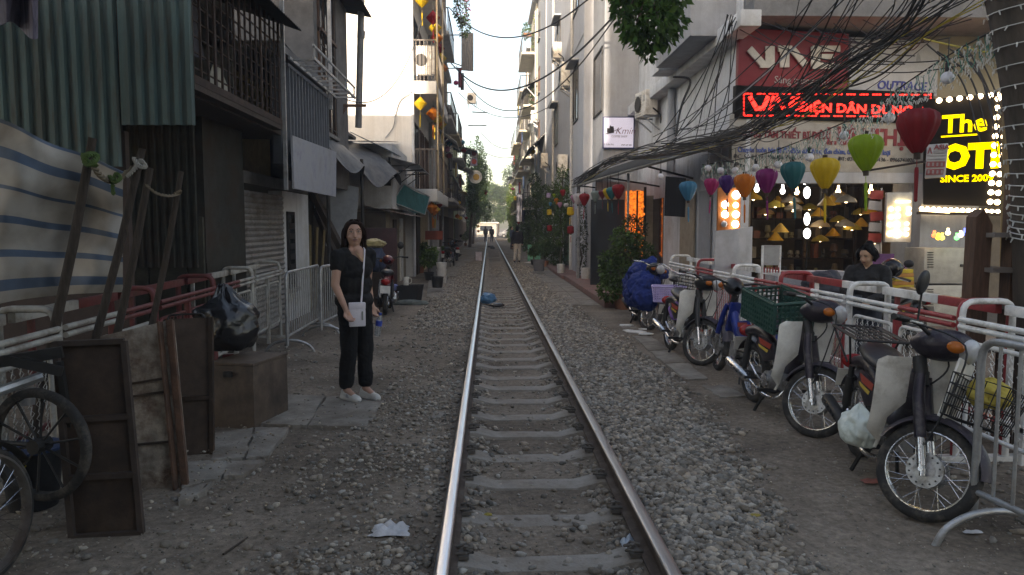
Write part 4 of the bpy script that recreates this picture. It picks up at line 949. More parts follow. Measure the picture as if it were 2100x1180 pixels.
for i in range(12): marquee(2047-i*1.5, 203+i*19.2); marquee(2067-i*2.0, 204+i*19.2) if i else marquee(2067, 195)
for i in range(16): marquee(1890+i*12, 428+i*.5, .036)
MB().bar(on_h(1886,431)+hn*.05, on_h(2012,440)+hn*.02, .03, .04).build('light_strip', emat('strip_warm', (1,.78,.42), 2.5), hs, True)
MB().bar(on_h(1880,437), on_h(2075,440), .1, .05).build('strip_housing', darkwood, hs, True)
asg = thing('box_sign', 'small grey box sign reading ASIA hung before the black sign', 'sign', AY(1920, 365, 10.6))
qa = [AY(1896,366,10.6), AY(1938,363,10.54), AY(1945,294,10.54), AY(1901,297,10.6)]
ax = (qa[1]-qa[0]); ax.z = 0; ax.normalize(); an = Vector((ax.y,-ax.x,0))
MB().prism(qa, Vector((.09,.14,0))).build('casing', pm('box_grey', (.38,.39,.40), .6), asg, True, bevel=.012)
dr = pm('dim_red', (.22,.05,.05), .6); dg_ = pm('dim_grey', (.24,.23,.23), .6)
def an_at(px, py): 
    d = ray(px, py); t = (qa[0]-CAM).dot(an)/d.dot(an); return CAM+d*t
text('lettering', 'ASIA', dr, asg, facing(an_at(1915, 307)+an*.012, ax), .097, bold=.002)
stroke_m = MB(); stroke_m.bar(an_at(1902,316)+an*.012, an_at(1907,303)+an*.012, .006, .014).bar(an_at(1910,316)+an*.012, an_at(1907,303)+an*.012, .006, .014); stroke_m.build('emblem', dr, asg, True)
MB().prism([an_at(a,b)+an*.011 for a, b in ((1914,315),(1941,314),(1941,309),(1914,310))], -an*.005).prism([an_at(a,b)+an*.011 for a, b in ((1901,321),(1940,320),(1940,318),(1901,319))], -an*.005).prism([an_at(a,b)+an*.011 for a, b in ((1901,328),(1939,327),(1939,325),(1901,326))], -an*.005).build('grey_line', dg_, asg, True)
for y0 in (331, 346.5):
    rp_ = MB().prism([an_at(a,b)+an*.011 for a, b in ((1898,y0+13),(1937-(y0-331)*.2,y0+12),(1938-(y0-331)*.2,y0),(1900,y0+1))], -an*.004).build('red_panel', dr, asg, True)
    for k in range(4): MB().prism([an_at(1901.5+k*9+dx,y0+dy)+an*.0125 for dx, dy in ((0,10),(4,10),(4.5,3),(.6,3))], -an*.004).build('mark', dg_, rp_, True)
MB().bar((qa[0]+qa[3])/2, (qa[0]+qa[3])/2+Vector((.05,1.9,0)), .03, .03).build('arm', darkmetal, asg, True)
# cabinets, shelf rack, bamboo pole
for i, (y0, y1) in enumerate(((508,582),(584,640))):
    A, B = AY(1893, y1, 12.2), AY(2003, y0, 12.2)
    c_ = thing('metal_cabinet', ('upper','lower')[i]+' grey steel cabinet under the lit sign', 'cabinet', (A.x, 12.2, A.z))
    z0 = A.z if i == 0 else 0
    MB().bb(A.x, B.x, 12.2, 12.8, z0, B.z-.01).build('body', pm('cab_grey', (.36,.36,.33), .5, .3), c_, True, bevel=.01)
    MB().box(AY(1975, (y0+y1)/2, 12.195), (.09,.02,.045)).build('handle', blackp, c_, True)
    v_ = MB()
    for k in range(7): v_.box(AY(1908, y0+10+k*5, 12.195), (.10,.012,.015))
    v_.build('vent', darkmetal, c_, True)
rk2 = thing('wooden_shelf', 'dark brown wooden shelf rack at the right edge behind the white railing', 'shelf', AY(2040, 900, 5.6))
xA, xB = AY(2002,0,5.6).x, AY(2092,0,5.6).x; zt = AY(0,428,5.6).z
MB().prism([(xA,5.5,0),(xA+.13,5.5,0),(xA+.15,5.5,zt-.12),(xA+.08,5.5,zt),(xA+.02,5.5,zt-.06)], (0,.12,0)).build('side_panel', wood, rk2, True)
MB().bb(xB-.03, xB+.05, 5.5, 5.62, 0, zt+.25).build('side_panel', wood, rk2, True)
for py in (482, 555, 630, 720): z = AY(0,py,5.6).z; MB().bb(xA+.10, xB-.03, 5.40, 5.75, z-.02, z+.015).build('shelf', pm('grey_shelf', (.16,.14,.125), .8), rk2, True)
tag(MB().cyl(AY(2062,760,6.4)-Vector((0,0,.6)), AY(2068,160,6.4), .045, .04, n=10).build('bamboo_pole', pm('bamboo', (.30,.21,.10), .6, var=.2), smooth=40), 'bamboo pole standing beside the lit sign', 'pole')

# ---- coffee shop building
kb = thing('coffee_shop_building', 'pale grey coffee shop building with hooded windows beyond the awning', 'building', (3.0, 30, 0))
KX = 2.71
kw = pm('pale_grey_wall', (.49,.51,.55), .8, var=.06, dirt=(.42,.43,.46), damt=.3, dscale=.6, streak=(.37,.385,.41))
MB().bb(3.0, 4.4, 21.5, 23.8, 0, 13).build('wall', gwall, kb, True)
MB().bb(KX, 9, 23.8, 39.2, 0, 13.5).build('wall', kw, kb, True)
MB().bb(4.2, 12, 21.52, 23.8, 0, 13).build('wall', gwall, kb, True)
MB().bb(2.5, 4.4, 21.35, 23.8, 11.2, 11.4).build('roof', gwall, kb, True)
window(kb, -1, 3.0, 21.75, 23.5, 5.05, 6.9, mull=0, sill=False)
for (y0, y1, z0, z1) in ((25.2,26.6,5.3,7.2),(32.5,34,5.3,7.0),(25.2,26.8,9,11.3),(31.5,33,8.6,10.4)): window(kb, -1, KX, y0, y1, z0, z1, hood=True, mull=1)
MB().bb(KX-.03, KX, 24.2, 25.4, .15, 2.3).build('door', darkwood, kb, True); MB().bb(KX-.03, KX, 27, 29.5, .13, 2.4).build('door', glass, kb, True)
MB().bb(KX-.02, KX+.0, 23.9, 39, 7.75, 7.80).build('joint', gwall, kb, True)
MB().bb(KX-.05, KX+.3, 39.22, 43.2, 0, 15).build('wall', gwall, kb, True)
ac_unit('air_conditioner', 'upper air conditioner on the coffee shop side wall', AX(1149, 180, 2.3), R(-90), .75, .85, .35)
ac_unit('air_conditioner', 'lower air conditioner on the coffee shop side wall', AX(1143, 365, 2.3), R(-90), .75, .85, .35)
ks = thing('coffee_sign', 'square white coffee shop sign with train emblem on grey wall', 'sign', AY(1268, 304, 21.4))
A, B = AY(1236, 305, 21.42), AY(1301, 240, 21.42)
MB().bb(A.x, B.x, 21.40, 21.49, A.z, B.z).build('frame', pm('sign_frame', (.05,.06,.16), .5), ks, True)
MB().bb(A.x+.03, B.x-.03, 21.385, 21.399, A.z+.03, B.z-.03).build('panel', emat('lightbox', (.60,.60,.80), .16, (.55,.55,.66)), ks, True)
dk = pm('print_dark', (.03,.025,.03), .6); rs_ = pm('print_rose', (.16,.06,.08), .6)
text('lettering', 'Kmin', rs_, ks, facing(AY(1261, 275, 21.38)), .27, shear=.35, bold=-.003, ext=.003)
text('lettering', 'COFFEE SHOP', pm('print_grey2', (.25,.2,.22), .6), ks, facing(AY(1254, 282, 21.38)), .085, ext=.003, sx=.86)
text('lettering', '5 Trần Phú', dk, ks, facing(AY(1239, 298, 21.38)), .06, ext=.003); text('lettering', '0989 689 886', dk, ks, facing(AY(1274, 299, 21.38)), .055, ext=.003)
c = AY(1252, 268, 21.37); em = MB()
em.box(c, (.20,.006,.13)).box(c+Vector((.03,-.002,.09)), (.12,.006,.05)).box(c+Vector((0,-.002,.125)), (.03,.006,.03)).bar(c+Vector((-.16,0,-.10)), c+Vector((.1,0,-.05)), .006, .02).bar(c+Vector((-.1,0,-.1)), c+Vector((.25,0,.05)), .006, .015)
em.build('train_emblem', dk, ks, True)
# ---- awning along the corner building
an_ = thing('shop_awning', 'long dark sloping awning above the potted plants', 'awning', (3, 17, 2.9))
E0, E1 = Vector((3.34,12.0,2.98)), Vector((2.2,22.3,2.88))
corr(E0, E1, (4.02, 12.6, 3.42), .12, .02, pm('dark_awning', (.05,.05,.048), .7, .2, dirt=(.09,.085,.075), damt=.4), 'sheet', an_, trap=False)
MB().tube([E0, E1], .035, 8).build('edge_pipe', pm('edge_grey', (.22,.22,.2), .6), an_, True)
for t_ in (.05, .35, .65, .95): q0 = E0.lerp(E1, t_); MB().bar(q0, (4.0, q0.y, 3.36), .04, .04).bar(q0+Vector((.1,0,0)), (4.0, q0.y, 2.7), .04, .04).build('strut', darkmetal, an_, True)
MB().cyl((2.35,22,.13), (2.35,22,2.9), .05, n=10).build('post', galv, an_, True, smooth=40); MB().cyl((3.0,17.6,.15), (3.0,17.6,2.95), .03, n=8).build('post', galv, an_, True, smooth=40)
MB().bb(2.5, 2.78, 23.6, 23.78, .13, 3.0).build('pillar', kw, kb, True)
bc = [AY(1362,443,13.2), AY(1405,446,13.2), AY(1408,366,13.2), AY(1365,362,13.2)]
tag(MB().grid(lambda u, v: bc[0].lerp(bc[1],u).lerp(bc[3].lerp(bc[2],u),v)+Vector((0,.02*math.sin(9*u),0)), 8, 4, .01).build('black_cloth', pm('black_cloth', (.008,.008,.010), .9)), 'black cloth hanging under the awning near the blue lantern', 'cloth')
oc = thing('orange_curtain', 'glowing orange flower curtain in a window under the awning', 'curtain', AY(1300, 525, 19.5))
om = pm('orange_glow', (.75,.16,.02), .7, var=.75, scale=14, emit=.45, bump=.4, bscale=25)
O0, O1 = AY(1282,527,19.4), AY(1322,392,19.4)
MB().bb(O0.x, O1.x, 19.4, 19.44, O0.z, O1.z).build('panel', om, oc, True)
fl_ = MB(); rg_ = random.Random(9)
for i in range(160): fl_.sph((rg_.uniform(O0.x,O1.x), 19.36+rg_.uniform(-.03,.03), rg_.uniform(O0.z,O1.z)), rg_.uniform(.02,.05), 5, 4)
f_ = fl_.build('blossoms', om, oc, True); f_['kind'] = 'stuff'
MB().bar((O0.x+.28,19.3,O0.z),(O0.x+.28,19.3,O1.z),.04,.04).bar((O1.x,19.35,.1),(O1.x,19.35,O1.z+.1),.06,.06).build('frame', darkmetal, oc, True)
MB().bb(O1.x, O1.x+.9, 19.35, 19.45, .1, 2.5).build('side_panel', pm('tan_panel', (.33,.28,.2), .8), oc, True)
MB().bb(O0.x-.9, O0.x-.02, 19.5, 19.55, .15, 2.4).build('dark_window', glass, oc, True)
MB().bb(2.6, 4.0, 20.2, 20.3, .15, 2.9).build('shade_wall', gwall, kb, True)
# ================================================================== RAILINGS AND BARRIERS
def rpath(pts, r=.06, n=4):
    """polyline with rounded corners"""
    pts = [Vector(p) for p in pts]; out = [pts[0]]
    for a, b, c in zip(pts[:-2], pts[1:-1], pts[2:]):
        u = (a-b).normalized()*min(r, (a-b).length*.45); v = (c-b).normalized()*min(r, (c-b).length*.45)
        for i in range(n+1): t = i/n; out.append((b+u)*(1-t)**2 + b*2*t*(1-t) + (b+v)*t*t)
    return out+[pts[-1]]
def railing(label, loc, rz, L, c1, c2, mesh_c, group, mirror=1):
    """queue railing: local x along its length, y away from the track"""
    t = thing('queue_railing', label, 'railing', loc, rz, group); g = mirror
    for i, x in enumerate((0, L)):
        MB().tube(rpath([(x,0,.03),(x,0,1.16),(x,.36*g,1.16),(x,.36*g,.03)], .09), .022, 8).build('end_frame', c1 if i == 0 else c2, t, smooth=50)
        MB().bar((x,-.12*g,.025),(x,.48*g,.025),.045,.045).build('foot', c1, t)
    h = L*.55
    MB().bar((.03,.30*g,1.10),(h,.30*g,1.10),.05,.07).build('top_beam', c1, t, bevel=.006)
    MB().bar((h+.003,.30*g,1.10),(L-.03,.30*g,1.10),.05,.07).build('top_beam', c2, t, bevel=.006)
    for z in (1.035, .985):
        MB().cyl((.02,-.03*g,z),(h,-.03*g,z),.02,n=8).build('rail', c1, t, smooth=50)
        MB().cyl((h,-.03*g,z),(L-.02,-.03*g,z),.02,n=8).build('rail', c2, t, smooth=50)
    MB().bar((L*.5,0,.05),(L*.5,0,.97),.05,.05).build('post', c2, t, bevel=.005)
    MB().bar((.25,.30*g,.06),(.25,.30*g,1.08),.035,.035).build('post', c2, t)
    MB().bar((.02,.30*g,.30),(L-.02,.30*g,.30),.035,.035).build('lower_rail', c2, t)
    for x0, x1 in ((.08, L*.5-.05), (L*.5+.05, L-.08)):
        f = MB().tube(rpath([(x0,0,.28),(x0,0,.88),(x1,0,.88),(x1,0,.28),(x0,0,.28)], .07), .016, 8).build('mesh_frame', mesh_c, t, smooth=50)
        w = MB(); s = .085; z0, z1 = .30, .865; rows = int((z1-z0)/(s*.5)); cols = int((x1-x0)/s)
        for i in range(cols):
            for ph in (0, 1):
                pts = [(x0+.02+(i+.5)*(x1-x0-.04)/cols+(s*.25 if (k+ph) % 2 else -s*.25)*(1 if ph == 0 else 1), .006*(1 if (k+ph) % 2 else -1), z0+(z1-z0)*k/rows) for k in range(rows+1)]
                if ph == 0: w.tube(pts, .0032, 4)
                else: w.tube([(p[0], -p[1], p[2]) for p in pts], .0032, 4)
        m_ = w.build('chain_link', mesh_c, f); m_['kind'] = 'stuff'
    return t
RW = [('near white queue railing with chain-link panels behind the closest motorbike', white_paint, white_paint, white_paint), ('red and white queue railing behind the closest motorbike seat', red_paint, white_paint, white_paint), ('queue railing with red beam behind the green crate', white_paint, red_paint, red_paint),
      ('queue railing with red frame by the black motorbike cowl', red_paint, white_paint, white_paint), ('queue railing with red mesh near the bicycle basket', white_paint, red_paint, red_paint), ('far end queue railing beside the blue tarpaulin', white_paint, white_paint, white_paint)]
yy = 3.45
for i, (lb_, c1, c2, mc) in enumerate(RW):
    L = 1.62 if i < 4 else 1.75
    railing(lb_, (3.02, yy+L, 0), R(-90), L-.03, c2, c1, mc, 'queue railings on the right', 1)
    yy += L
a0, a1 = Vector((-2.98, 3.2, 0)), Vector((-3.45, 11.2, 0)); dv = (a1-a0); Lt = dv.length; ang = math.atan2(dv.y, dv.x)
wdull = pm('dull_white_paint', (.36,.35,.32), .6, dirt=(.16,.13,.10), damt=.5, dscale=5); rdull = pm('dull_red_paint', (.14,.03,.03), .55, dirt=(.09,.04,.03), damt=.5, dscale=6)
LW = [('nearest left queue railing with white top beam by the cart wheel', wdull, wdull, wdull), ('left queue railing behind the leaning poles', wdull, rdull, wdull), ('red left queue railing behind the rusty panels', rdull, rdull, rdull), ('left queue railing with white hoops behind the black bag', rdull, wdull, wdull), ('farthest left queue railing in front of the roller shutter', wdull, wdull, wdull)]
for i, (lb_, c1, c2, mc) in enumerate(LW):
    p = a0+dv*(i/5); railing(lb_, p, ang, Lt/5-.04, c1, c2, mc, 'queue railings on the left', 1)
def barrier(label, p0, p1, h=1.08):
    p0, p1 = Vector(p0), Vector(p1); d = p1-p0; L = d.length; t = thing('crowd_barrier', label, 'barrier', p0, math.atan2(d.y, d.x), 'grey crowd barriers')
    MB().tube(rpath([(0,0,.12),(0,0,h),(L,0,h),(L,0,.12)], .12), .021, 10).build('frame', galv, t, smooth=50)
    MB().cyl((0,0,.24),(L,0,.24),.018,n=8).build('bottom_rail', galv, t, smooth=50)
    n = int(L/.125)
    for i in range(1, n): MB().cyl((L*i/n,0,.24),(L*i/n,0,h-.01),.0095,n=8).build('bar', galv, t, smooth=50)
    for x in (.12, L-.12):
        MB().tube(cat_pts([(x,-.33,.0),(x,-.26,.10),(x,-.1,.165),(x,.1,.165),(x,.26,.10),(x,.33,.0)], 5), .019, 8).build('foot', galv, t, smooth=60)
    return t
barrier('grey crowd barrier at the right edge by the front wheel', (2.34, 3.86, 0), (2.62, 1.75, 0))
b1 = barrier('nearer grey crowd barrier by the roller shutter', (-2.97, 9.75, 0), (-3.0, 11.75, 0))
b2 = barrier('grey crowd barrier behind the woman', (-2.85, 11.2, 0), (-2.75, 13.2, 0))
MB().box((.9,-.03,.85),(.18,.008,.24)).build('notice_plate', cream, b2)

# ================================================================== MOTORBIKES
def wheel(parent, c, r, M, nsp=28, tube_r=.034, hubm=None, rimm=None, name='wheel', hub_r=.075):
    """wheel in the local xz plane at c, then moved by M"""
    T = M @ Matrix.Translation(Vector(c)) @ Matrix.Rotation(math.pi/2, 4, 'X')
    prof = []
    for i in range(9): a = math.pi*(i/8)*1.0-0; prof.append((r-tube_r+tube_r*math.sin(a)*1.0, -tube_r*1.05*math.cos(a)))
    prof = [(r-tube_r*1.75, -tube_r*.75)]+prof[0:9]+[(r-tube_r*1.75, tube_r*.75)]
    prof.append(prof[0])
    ty = MB().lathe(prof, 40, T); ty.f = [f for f in ty.f if len(f) == 4]
    w_ = ty.build(name, rubber, parent, smooth=50)
    ri = r-tube_r*1.7
    rm = MB().lathe([(ri+.004,-.024),(ri+.004,.024),(ri-.008,.026),(ri-.014,.012),(ri-.014,-.012),(ri-.008,-.026),(ri+.004,-.024)], 40, T); rm.f = [f for f in rm.f if len(f) == 4]
    rm.build('rim', rimm or chrome, w_, smooth=50)
    hb_ = MB().lathe([(0,-.055),(hub_r*.4,-.055),(hub_r,-.045),(hub_r*1.05,-.03),(hub_r*.5,-.02),(hub_r*.5,.02),(hub_r*1.05,.03),(hub_r,.045),(hub_r*.4,.055),(0,.055)], 20, T)
    hb_.build('hub', hubm or alu, w_, smooth=30)
    sp_ = MB()
    for i in range(nsp):
        a = 2*math.pi*i/nsp; sd = .028 if i % 2 else -.028; b_ = a+(.55 if (i//2) % 2 else -.55)
        p0 = T @ Vector((hub_r*.95*math.cos(b_), hub_r*.95*math.sin(b_), sd)); p1 = T @ Vector((ri*math.cos(a), ri*math.sin(a), sd*.2)); sp_.cyl(p0, p1, .0016, n=4, cap=False)
    s_ = sp_.build('spokes', chrome, w_); s_['kind'] = 'stuff'
    return w_
def motorbike(label, loc, heading, steer, shield, body, opts=(), lean=0, z=0, group='motorbikes parked along the right railing'):
    t = thing('motorbike', label, 'motorbike', loc, group=group, rot=(lean, 0, heading))
    I4 = Matrix(); head = Vector((.37,0,.84)); axis = (Vector((.37,0,.84))-Vector((.60,0,.285))).normalized()
    S = Matrix.Translation(head) @ Matrix.Rotation(steer, 4, axis) @ Matrix.Translation(-head)
    def sb(m, nm, mt, par=None, **k): m.v = [tuple(S @ Vector(p)) for p in m.v]; return m.build(nm, mt, par or t, **k)
    wheel(t, (.60,0,.285), .285, S, 32, name='front_wheel', hub_r=.085); wheel(t, (-.60,0,.285), .285, I4, 32, tube_r=.038, name='rear_wheel', hub_r=.08)
    dkp = pm('bike_purple_grey', (.05,.042,.055), .4, .2, dirt=(.2,.18,.15), damt=.3, dscale=9)
    # steered parts
    for s in (-1, 1):
        sb(MB().cyl((.595,.075*s,.285),(.525,.075*s,.46),.026,.024,10).cyl((.61,.075*s,.25),(.595,.075*s,.30),.02,n=8), 'fork_leg', chrome, smooth=50)
        sb(MB().tube([(.53,.075*s,.45),(.44,.07*s,.67),(.40,.05*s,.80)], [.034,.032,.028], 10), 'fork_cover', body, smooth=50)
    sb(MB().cyl((.595,-.1,.285),(.595,.1,.285),.014,n=8), 'front_axle', chrome)
    fe = MB()
    def fend(u, v):
        a = R(12+150*u); w_ = (v-.5)*2; rr = .325-.03*w_*w_*1.2
        return (.60+rr*math.cos(a), w_*.062, .285+rr*math.sin(a))
    fe.grid(fend, 20, 8, .004); sb(fe, 'front_fender', dkp, smooth=50)
    sb(MB().bar((.47,.06,.58),(.60,.06,.60),.02,.05), 'fender_stay', body)
    cw = MB()
    prof = [(-.13,.02),(-.1,.07),(.02,.09),(.13,.08),(.20,.05),(.22,.0),(.19,-.05),(.05,-.09),(-.08,-.08)]
    def cowl(u, v):
        a = 2*math.pi*v; k = math.sin(math.pi*min(max(u,.02),.98))**.45
        return (.42+(u-.45)*.34, .115*k*math.cos(a), .985+.05*u+.10*k*math.sin(a))
    cw.grid(cowl, 14, 16); co = sb(cw, 'handlebar_cowl', bblack if 'blackcowl' in opts else body, smooth=60)
    sb(MB().sph((.585,0,1.01), (.05,.088,.075), 14, 10), 'headlight', pm('lens', (.42,.43,.44), .12, spec=.8), smooth=60)
    for s in (-1, 1): sb(MB().sph((.55,.12*s,1.0), (.05,.03,.035), 10, 8), 'turn_signal', pm('amber_lens', (.45,.12,.01), .25), smooth=60)
    sb(MB().tube(cat_pts([(.30,-.36,1.05),(.34,-.22,1.07),(.38,-.1,1.04),(.38,.1,1.04),(.34,.22,1.07),(.30,.36,1.05)], 4), .013, 8), 'handlebar', chrome if 'chromebar' in opts else darkmetal, smooth=60)
    for s in (-1, 1):
        sb(MB().cyl((.305,.26*s,1.065),(.285,.39*s,1.045),.019,n=10), 'grip', blackp, smooth=50)
        sb(MB().tube([(.36,.20*s,1.075),(.40,.28*s,1.06),(.38,.38*s,1.045)], .007, 6), 'brake_lever', alu)
    if 'mirror' in opts:
        sb(MB().cyl((.34,-.2,1.07),(.32,-.24,1.24),.006,n=6), 'mirror_stem', darkmetal); sb(MB().sph((.31,-.25,1.30), (.022,.065,.075), 14, 10), 'mirror', blackp, smooth=60)
    if 'mirror2' in opts:
        sb(MB().cyl((.34,.2,1.07),(.30,.30,1.22),.006,n=6), 'mirror_stem', darkmetal); sb(MB().sph((.29,.33,1.26), (.02,.06,.05), 14, 10, (0,0,.3)), 'mirror', blackp, smooth=60)
    for k_, (a_, b_, c_) in enumerate((((.32,.24,1.06),(.56,.16,.98),(.55,.09,.55)), ((.32,-.24,1.06),(.60,-.14,1.02),(.57,-.09,.42)), ((.33,.18,1.06),(.50,.02,.90),(.30,.06,.62)))):
        sb(MB().tube(cat_pts([a_, b_, ((b_[0]+c_[0])/2+.03,(b_[1]+c_[1])/2,(b_[2]+c_[2])/2), c_], 5), .0055, 5), 'control_cable', blackp, smooth=60)
    for s in (-1, 1):
        hv = MB()
        for k_ in range(14): a_ = 6.283*k_/14; hv.cyl((.60+.082*math.cos(a_), .047*s, .285+.082*math.sin(a_)), (.60+.082*math.cos(a_), .054*s, .285+.082*math.sin(a_)), .006, n=5)
        o_ = sb(MB().cyl((.60,.030*s,.285),(.60,.050*s,.285),.10,n=28), 'brake_plate', alu, smooth=40); h_ = sb(hv, 'vent_holes', blackp, o_); h_['kind'] = 'stuff'
    sb(MB().sph((.50,0,1.075), (.06,.05,.02), 12, 8), 'speedometer', pm('dial', (.05,.05,.05), .15, spec=.8), smooth=60)
    MB().tube(cat_pts([(-.08,.13,.36),(-.35,.135,.37),(-.62,.13,.35),(-.68,.13,.285),(-.62,.13,.225),(-.35,.135,.25),(-.08,.13,.28)], 4), .022, 6, closed=True).build('chain_case', darkmetal, t, smooth=60)
    MB().tube([(-.10,-.15,.30),(-.13,-.20,.36),(-.20,-.22,.43)], .011, 6).build('kick_starter', chrome, t); MB().cyl((-.02,-.155,.33),(-.02,-.175,.33),.06,n=18).build('clutch_cover', chrome, t, smooth=40)
    MB().cyl((.02,-.10,.47),(.02,.02,.47),.035,n=12).build('carburettor', alu, t, smooth=40)
    # fixed frame
    MB().tube(cat_pts([(.37,0,.82),(.28,0,.62),(.12,0,.46),(-.08,0,.46),(-.28,0,.62),(-.55,0,.70),(-.80,0,.66)], 5), .05, 10).build('frame', body, t, smooth=60)
    MB().cyl((.33,0,.90),(.41,0,.74),.04,n=12).build('head_tube', darkmetal, t, smooth=50)
    if shield is not None:
        for s in (-1, 1):
            def shf(u, v):
                z_ = .90-.62*v
                x_ = .36-.05*v-.15*v*v*v + .02*math.sin(u*2.2)
                yi = .05+.085*max(0, min(1,(v-.46)*6)); yo = .245-.015*v-.13*max(0, v-.78)/.22
                if v < .05: yo -= (.05-v)*1.1
                return (x_-.025*u*u, s*(yi+(max(yo, yi+.02)-yi)*u), z_)
            MB().grid(shf, 8, 22, .007*s).build('leg_shield', shield, t, smooth=40)
    if 'front_panel' in opts: MB().box((.34,0,.66),(.05,.12,.36),(0,-.3,0)).build('front_panel', body, t, bevel=.012)
    seat = MB()
    def seatf(u, v):
        a = 2*math.pi*v; wd = .085+.04*math.sin(math.pi*min(1,u*1.1))+.02*u; ht = .055+.015*math.sin(3.1*u)
        k = max(0.0, math.sin(math.pi*min(max(u,.0),1)))**.3
        return (.12-.72*u, wd*k*math.cos(a), .77+.035*u-.02*math.sin(6.28*u)+ht*k*math.sin(a)*(1 if math.sin(a) > 0 else .6))
    seat.grid(seatf, 20, 18); seat.build('seat', seatm, t, smooth=60)
    for s in (-1, 1):
        MB().prism([(.02,.085*s,.52),(-.02,.10*s,.66),(-.28,.115*s,.70),(-.36,.105*s,.60),(-.18,.10*s,.47)][::s], (0,.02*s,0)).build('side_cover', body, t, bevel=.006)
        MB().prism([(-.05,.122*s,.60),(-.03,.122*s,.645),(-.27,.134*s,.675),(-.24,.128*s,.62)][::s], (0,.004*s,0)).build('decal', pm('decal_red', (.35,.05,.03), .5), t)
        MB().prism([(-.10,.125*s,.56),(-.08,.125*s,.585),(-.28,.132*s,.615),(-.26,.13*s,.59)][::s], (0,.004*s,0)).build('decal', pm('decal_yellow', (.5,.35,.05), .5), t)
        MB().cyl((-.52,.115*s,.68),(-.585,.115*s,.33),.022,n=8).cyl((-.54,.115*s,.60),(-.575,.115*s,.38),.032,n=10).build('rear_shock', chrome if s > 0 else darkmetal, t, smooth=50)
        MB().bar((-.1,.07*s,.33),(-.62,.09*s,.285),.025,.05).build('swing_arm', darkmetal, t)
    MB().grid(lambda u, v: (-.60+.325*math.cos(R(40+110*u)), (v-.5)*.15, .285+(.335-.04*(2*v-1)**2)*math.sin(R(40+110*u))+.03), 14, 6, .004).build('rear_fender', body, t, smooth=50)
    MB().sph((-.86,0,.66), (.05,.085,.06), 12, 8).build('tail_light', pm('tail_red', (.30,.012,.012), .2), t, smooth=60)
    MB().box((-.93,0,.52),(.008,.19,.14),(0,.25,0)).build('number_plate', pm('plate_white', (.55,.54,.5), .6), t)
    eng = MB(); eng.sph((-.05,0,.33), (.16,.12,.11), 14, 10).cyl((-.02,-.15,.33),(-.02,.15,.33),.085,n=16)
    eng.build('engine', alu, t, smooth=50)
    for k in range(6): MB().box((.10+k*.022,0,.345),(.010,.15-.004*k,.14)).build('cooling_fin', alu, t)
    MB().tube(cat_pts([(.14,-.05,.28),(.10,-.10,.20),(-.05,-.14,.19),(-.25,-.15,.235),(-.38,-.155,.27)], 4), .017, 8).build('exhaust_pipe', chrome, t, smooth=60)
    ex = MB().tube([(-.36,-.16,.262),(-.42,-.165,.278),(-.80,-.18,.36),(-.84,-.182,.368)], [.02,.045,.048,.03], 14).build('muffler', chrome if 'chromepipe' in opts else darkmetal, t, smooth=50)
    for k in range(4): MB().box((-.52-.07*k,-.222+.001*k,.312+.016*k),(.035,.006,.016),(0,.2,0)).build('slot', blackp, ex)
    MB().bar((.02,-.24,.25),(.02,.24,.25),.03,.03).build('footrest', blackp, t); MB().bar((-.28,-.24,.30),(-.28,-.14,.30),.03,.03).bar((-.28,.14,.30),(-.28,.24,.30),.03,.03).build('pillion_rest', blackp, t) if False else MB().cyl((-.28,-.24,.30),(-.28,.24,.30),.014,n=8).build('pillion_rest', blackp, t)
    for s in (-1, 1): MB().bar((-.12,.09*s,.24),(-.22,.15*s,.005),.02,.02).build('stand_leg', darkmetal, t)
    if 'rack' in opts:
        rk_ = MB()
        for i in range(7): yv = -.15+.05*i; rk_.cyl((-.30,yv,.90),(-.88,yv,.92),.008,n=6)
        rk_.tube(rpath([(-.28,-.17,.90),(-.90,-.17,.925),(-.90,.17,.925),(-.28,.17,.90),(-.28,-.17,.90)], .03), .010, 6)
        for s in (-1, 1): rk_.cyl((-.45,.17*s,.905),(-.55,.12*s,.69),.008,n=6); rk_.cyl((-.85,.17*s,.92),(-.62,.12*s,.69),.008,n=6)
        rk_.build('rear_rack', darkmetal, t)
    if 'basket' in opts:
        bk_ = MB(); x0, x1, y0, z0, z1 = .60, .86, .17, .62, .86
        for k in range(5): zz = z0+(z1-z0)*k/4; w_ = y0*(.8+.2*k/4); bk_.tube([(x0,-w_,zz),(x1+.04*k/4,-w_,zz),(x1+.04*k/4,w_,zz),(x0,w_,zz)], .004, 4, closed=True)
        for k in range(9): f_ = -1+2*k/8; bk_.cyl((x0,y0*.8*f_,z0),(x0,y0*f_,z1),.003,n=4); bk_.cyl((x1,y0*.8*f_,z0),(x1+.04,y0*f_,z1),.003,n=4); bk_.cyl((x0,y0*.8*f_,z0),(x1,y0*.8*f_,z0),.003,n=4)
        for k in range(6):
            xx = x0+(x1-x0)*k/5
            for s in (-1, 1): bk_.cyl((xx,s*y0*.8,z0),(xx+.03*k/5,s*y0,z1),.003,n=4)
        sb(bk_, 'front_basket', darkmetal); sb(MB().bb(.585,.598,-.12,.12,.60,.95), 'basket_board', cream)
    return t
purple = pm('bike_purple', (.030,.024,.034), .35, .3, dirt=(.12,.11,.1), damt=.3, dscale=9)
bblack = pm('bike_black', (.014,.014,.015), .35); bblue = pm('bike_blue', (.012,.03,.21), .3, .2, dirt=(.05,.06,.1), damt=.3); bred = pm('bike_maroon', (.10,.012,.018), .3, .2)
down = R(-90)
motorbike('nearest old motorbike with scuffed cream leg shield and wire front basket', (2.29, 4.66, 0), down-R(10), R(50), cream, purple, ('mirror','rack','basket'), R(-3))
motorbike('motorbike with cream leg shield carrying the green crate', (2.26, 6.34, 0), down+R(3), R(40), pm('cream_clean', (.74,.75,.72), .35, dirt=(.4,.37,.3), damt=.35), purple, ('chromepipe',), R(-3))
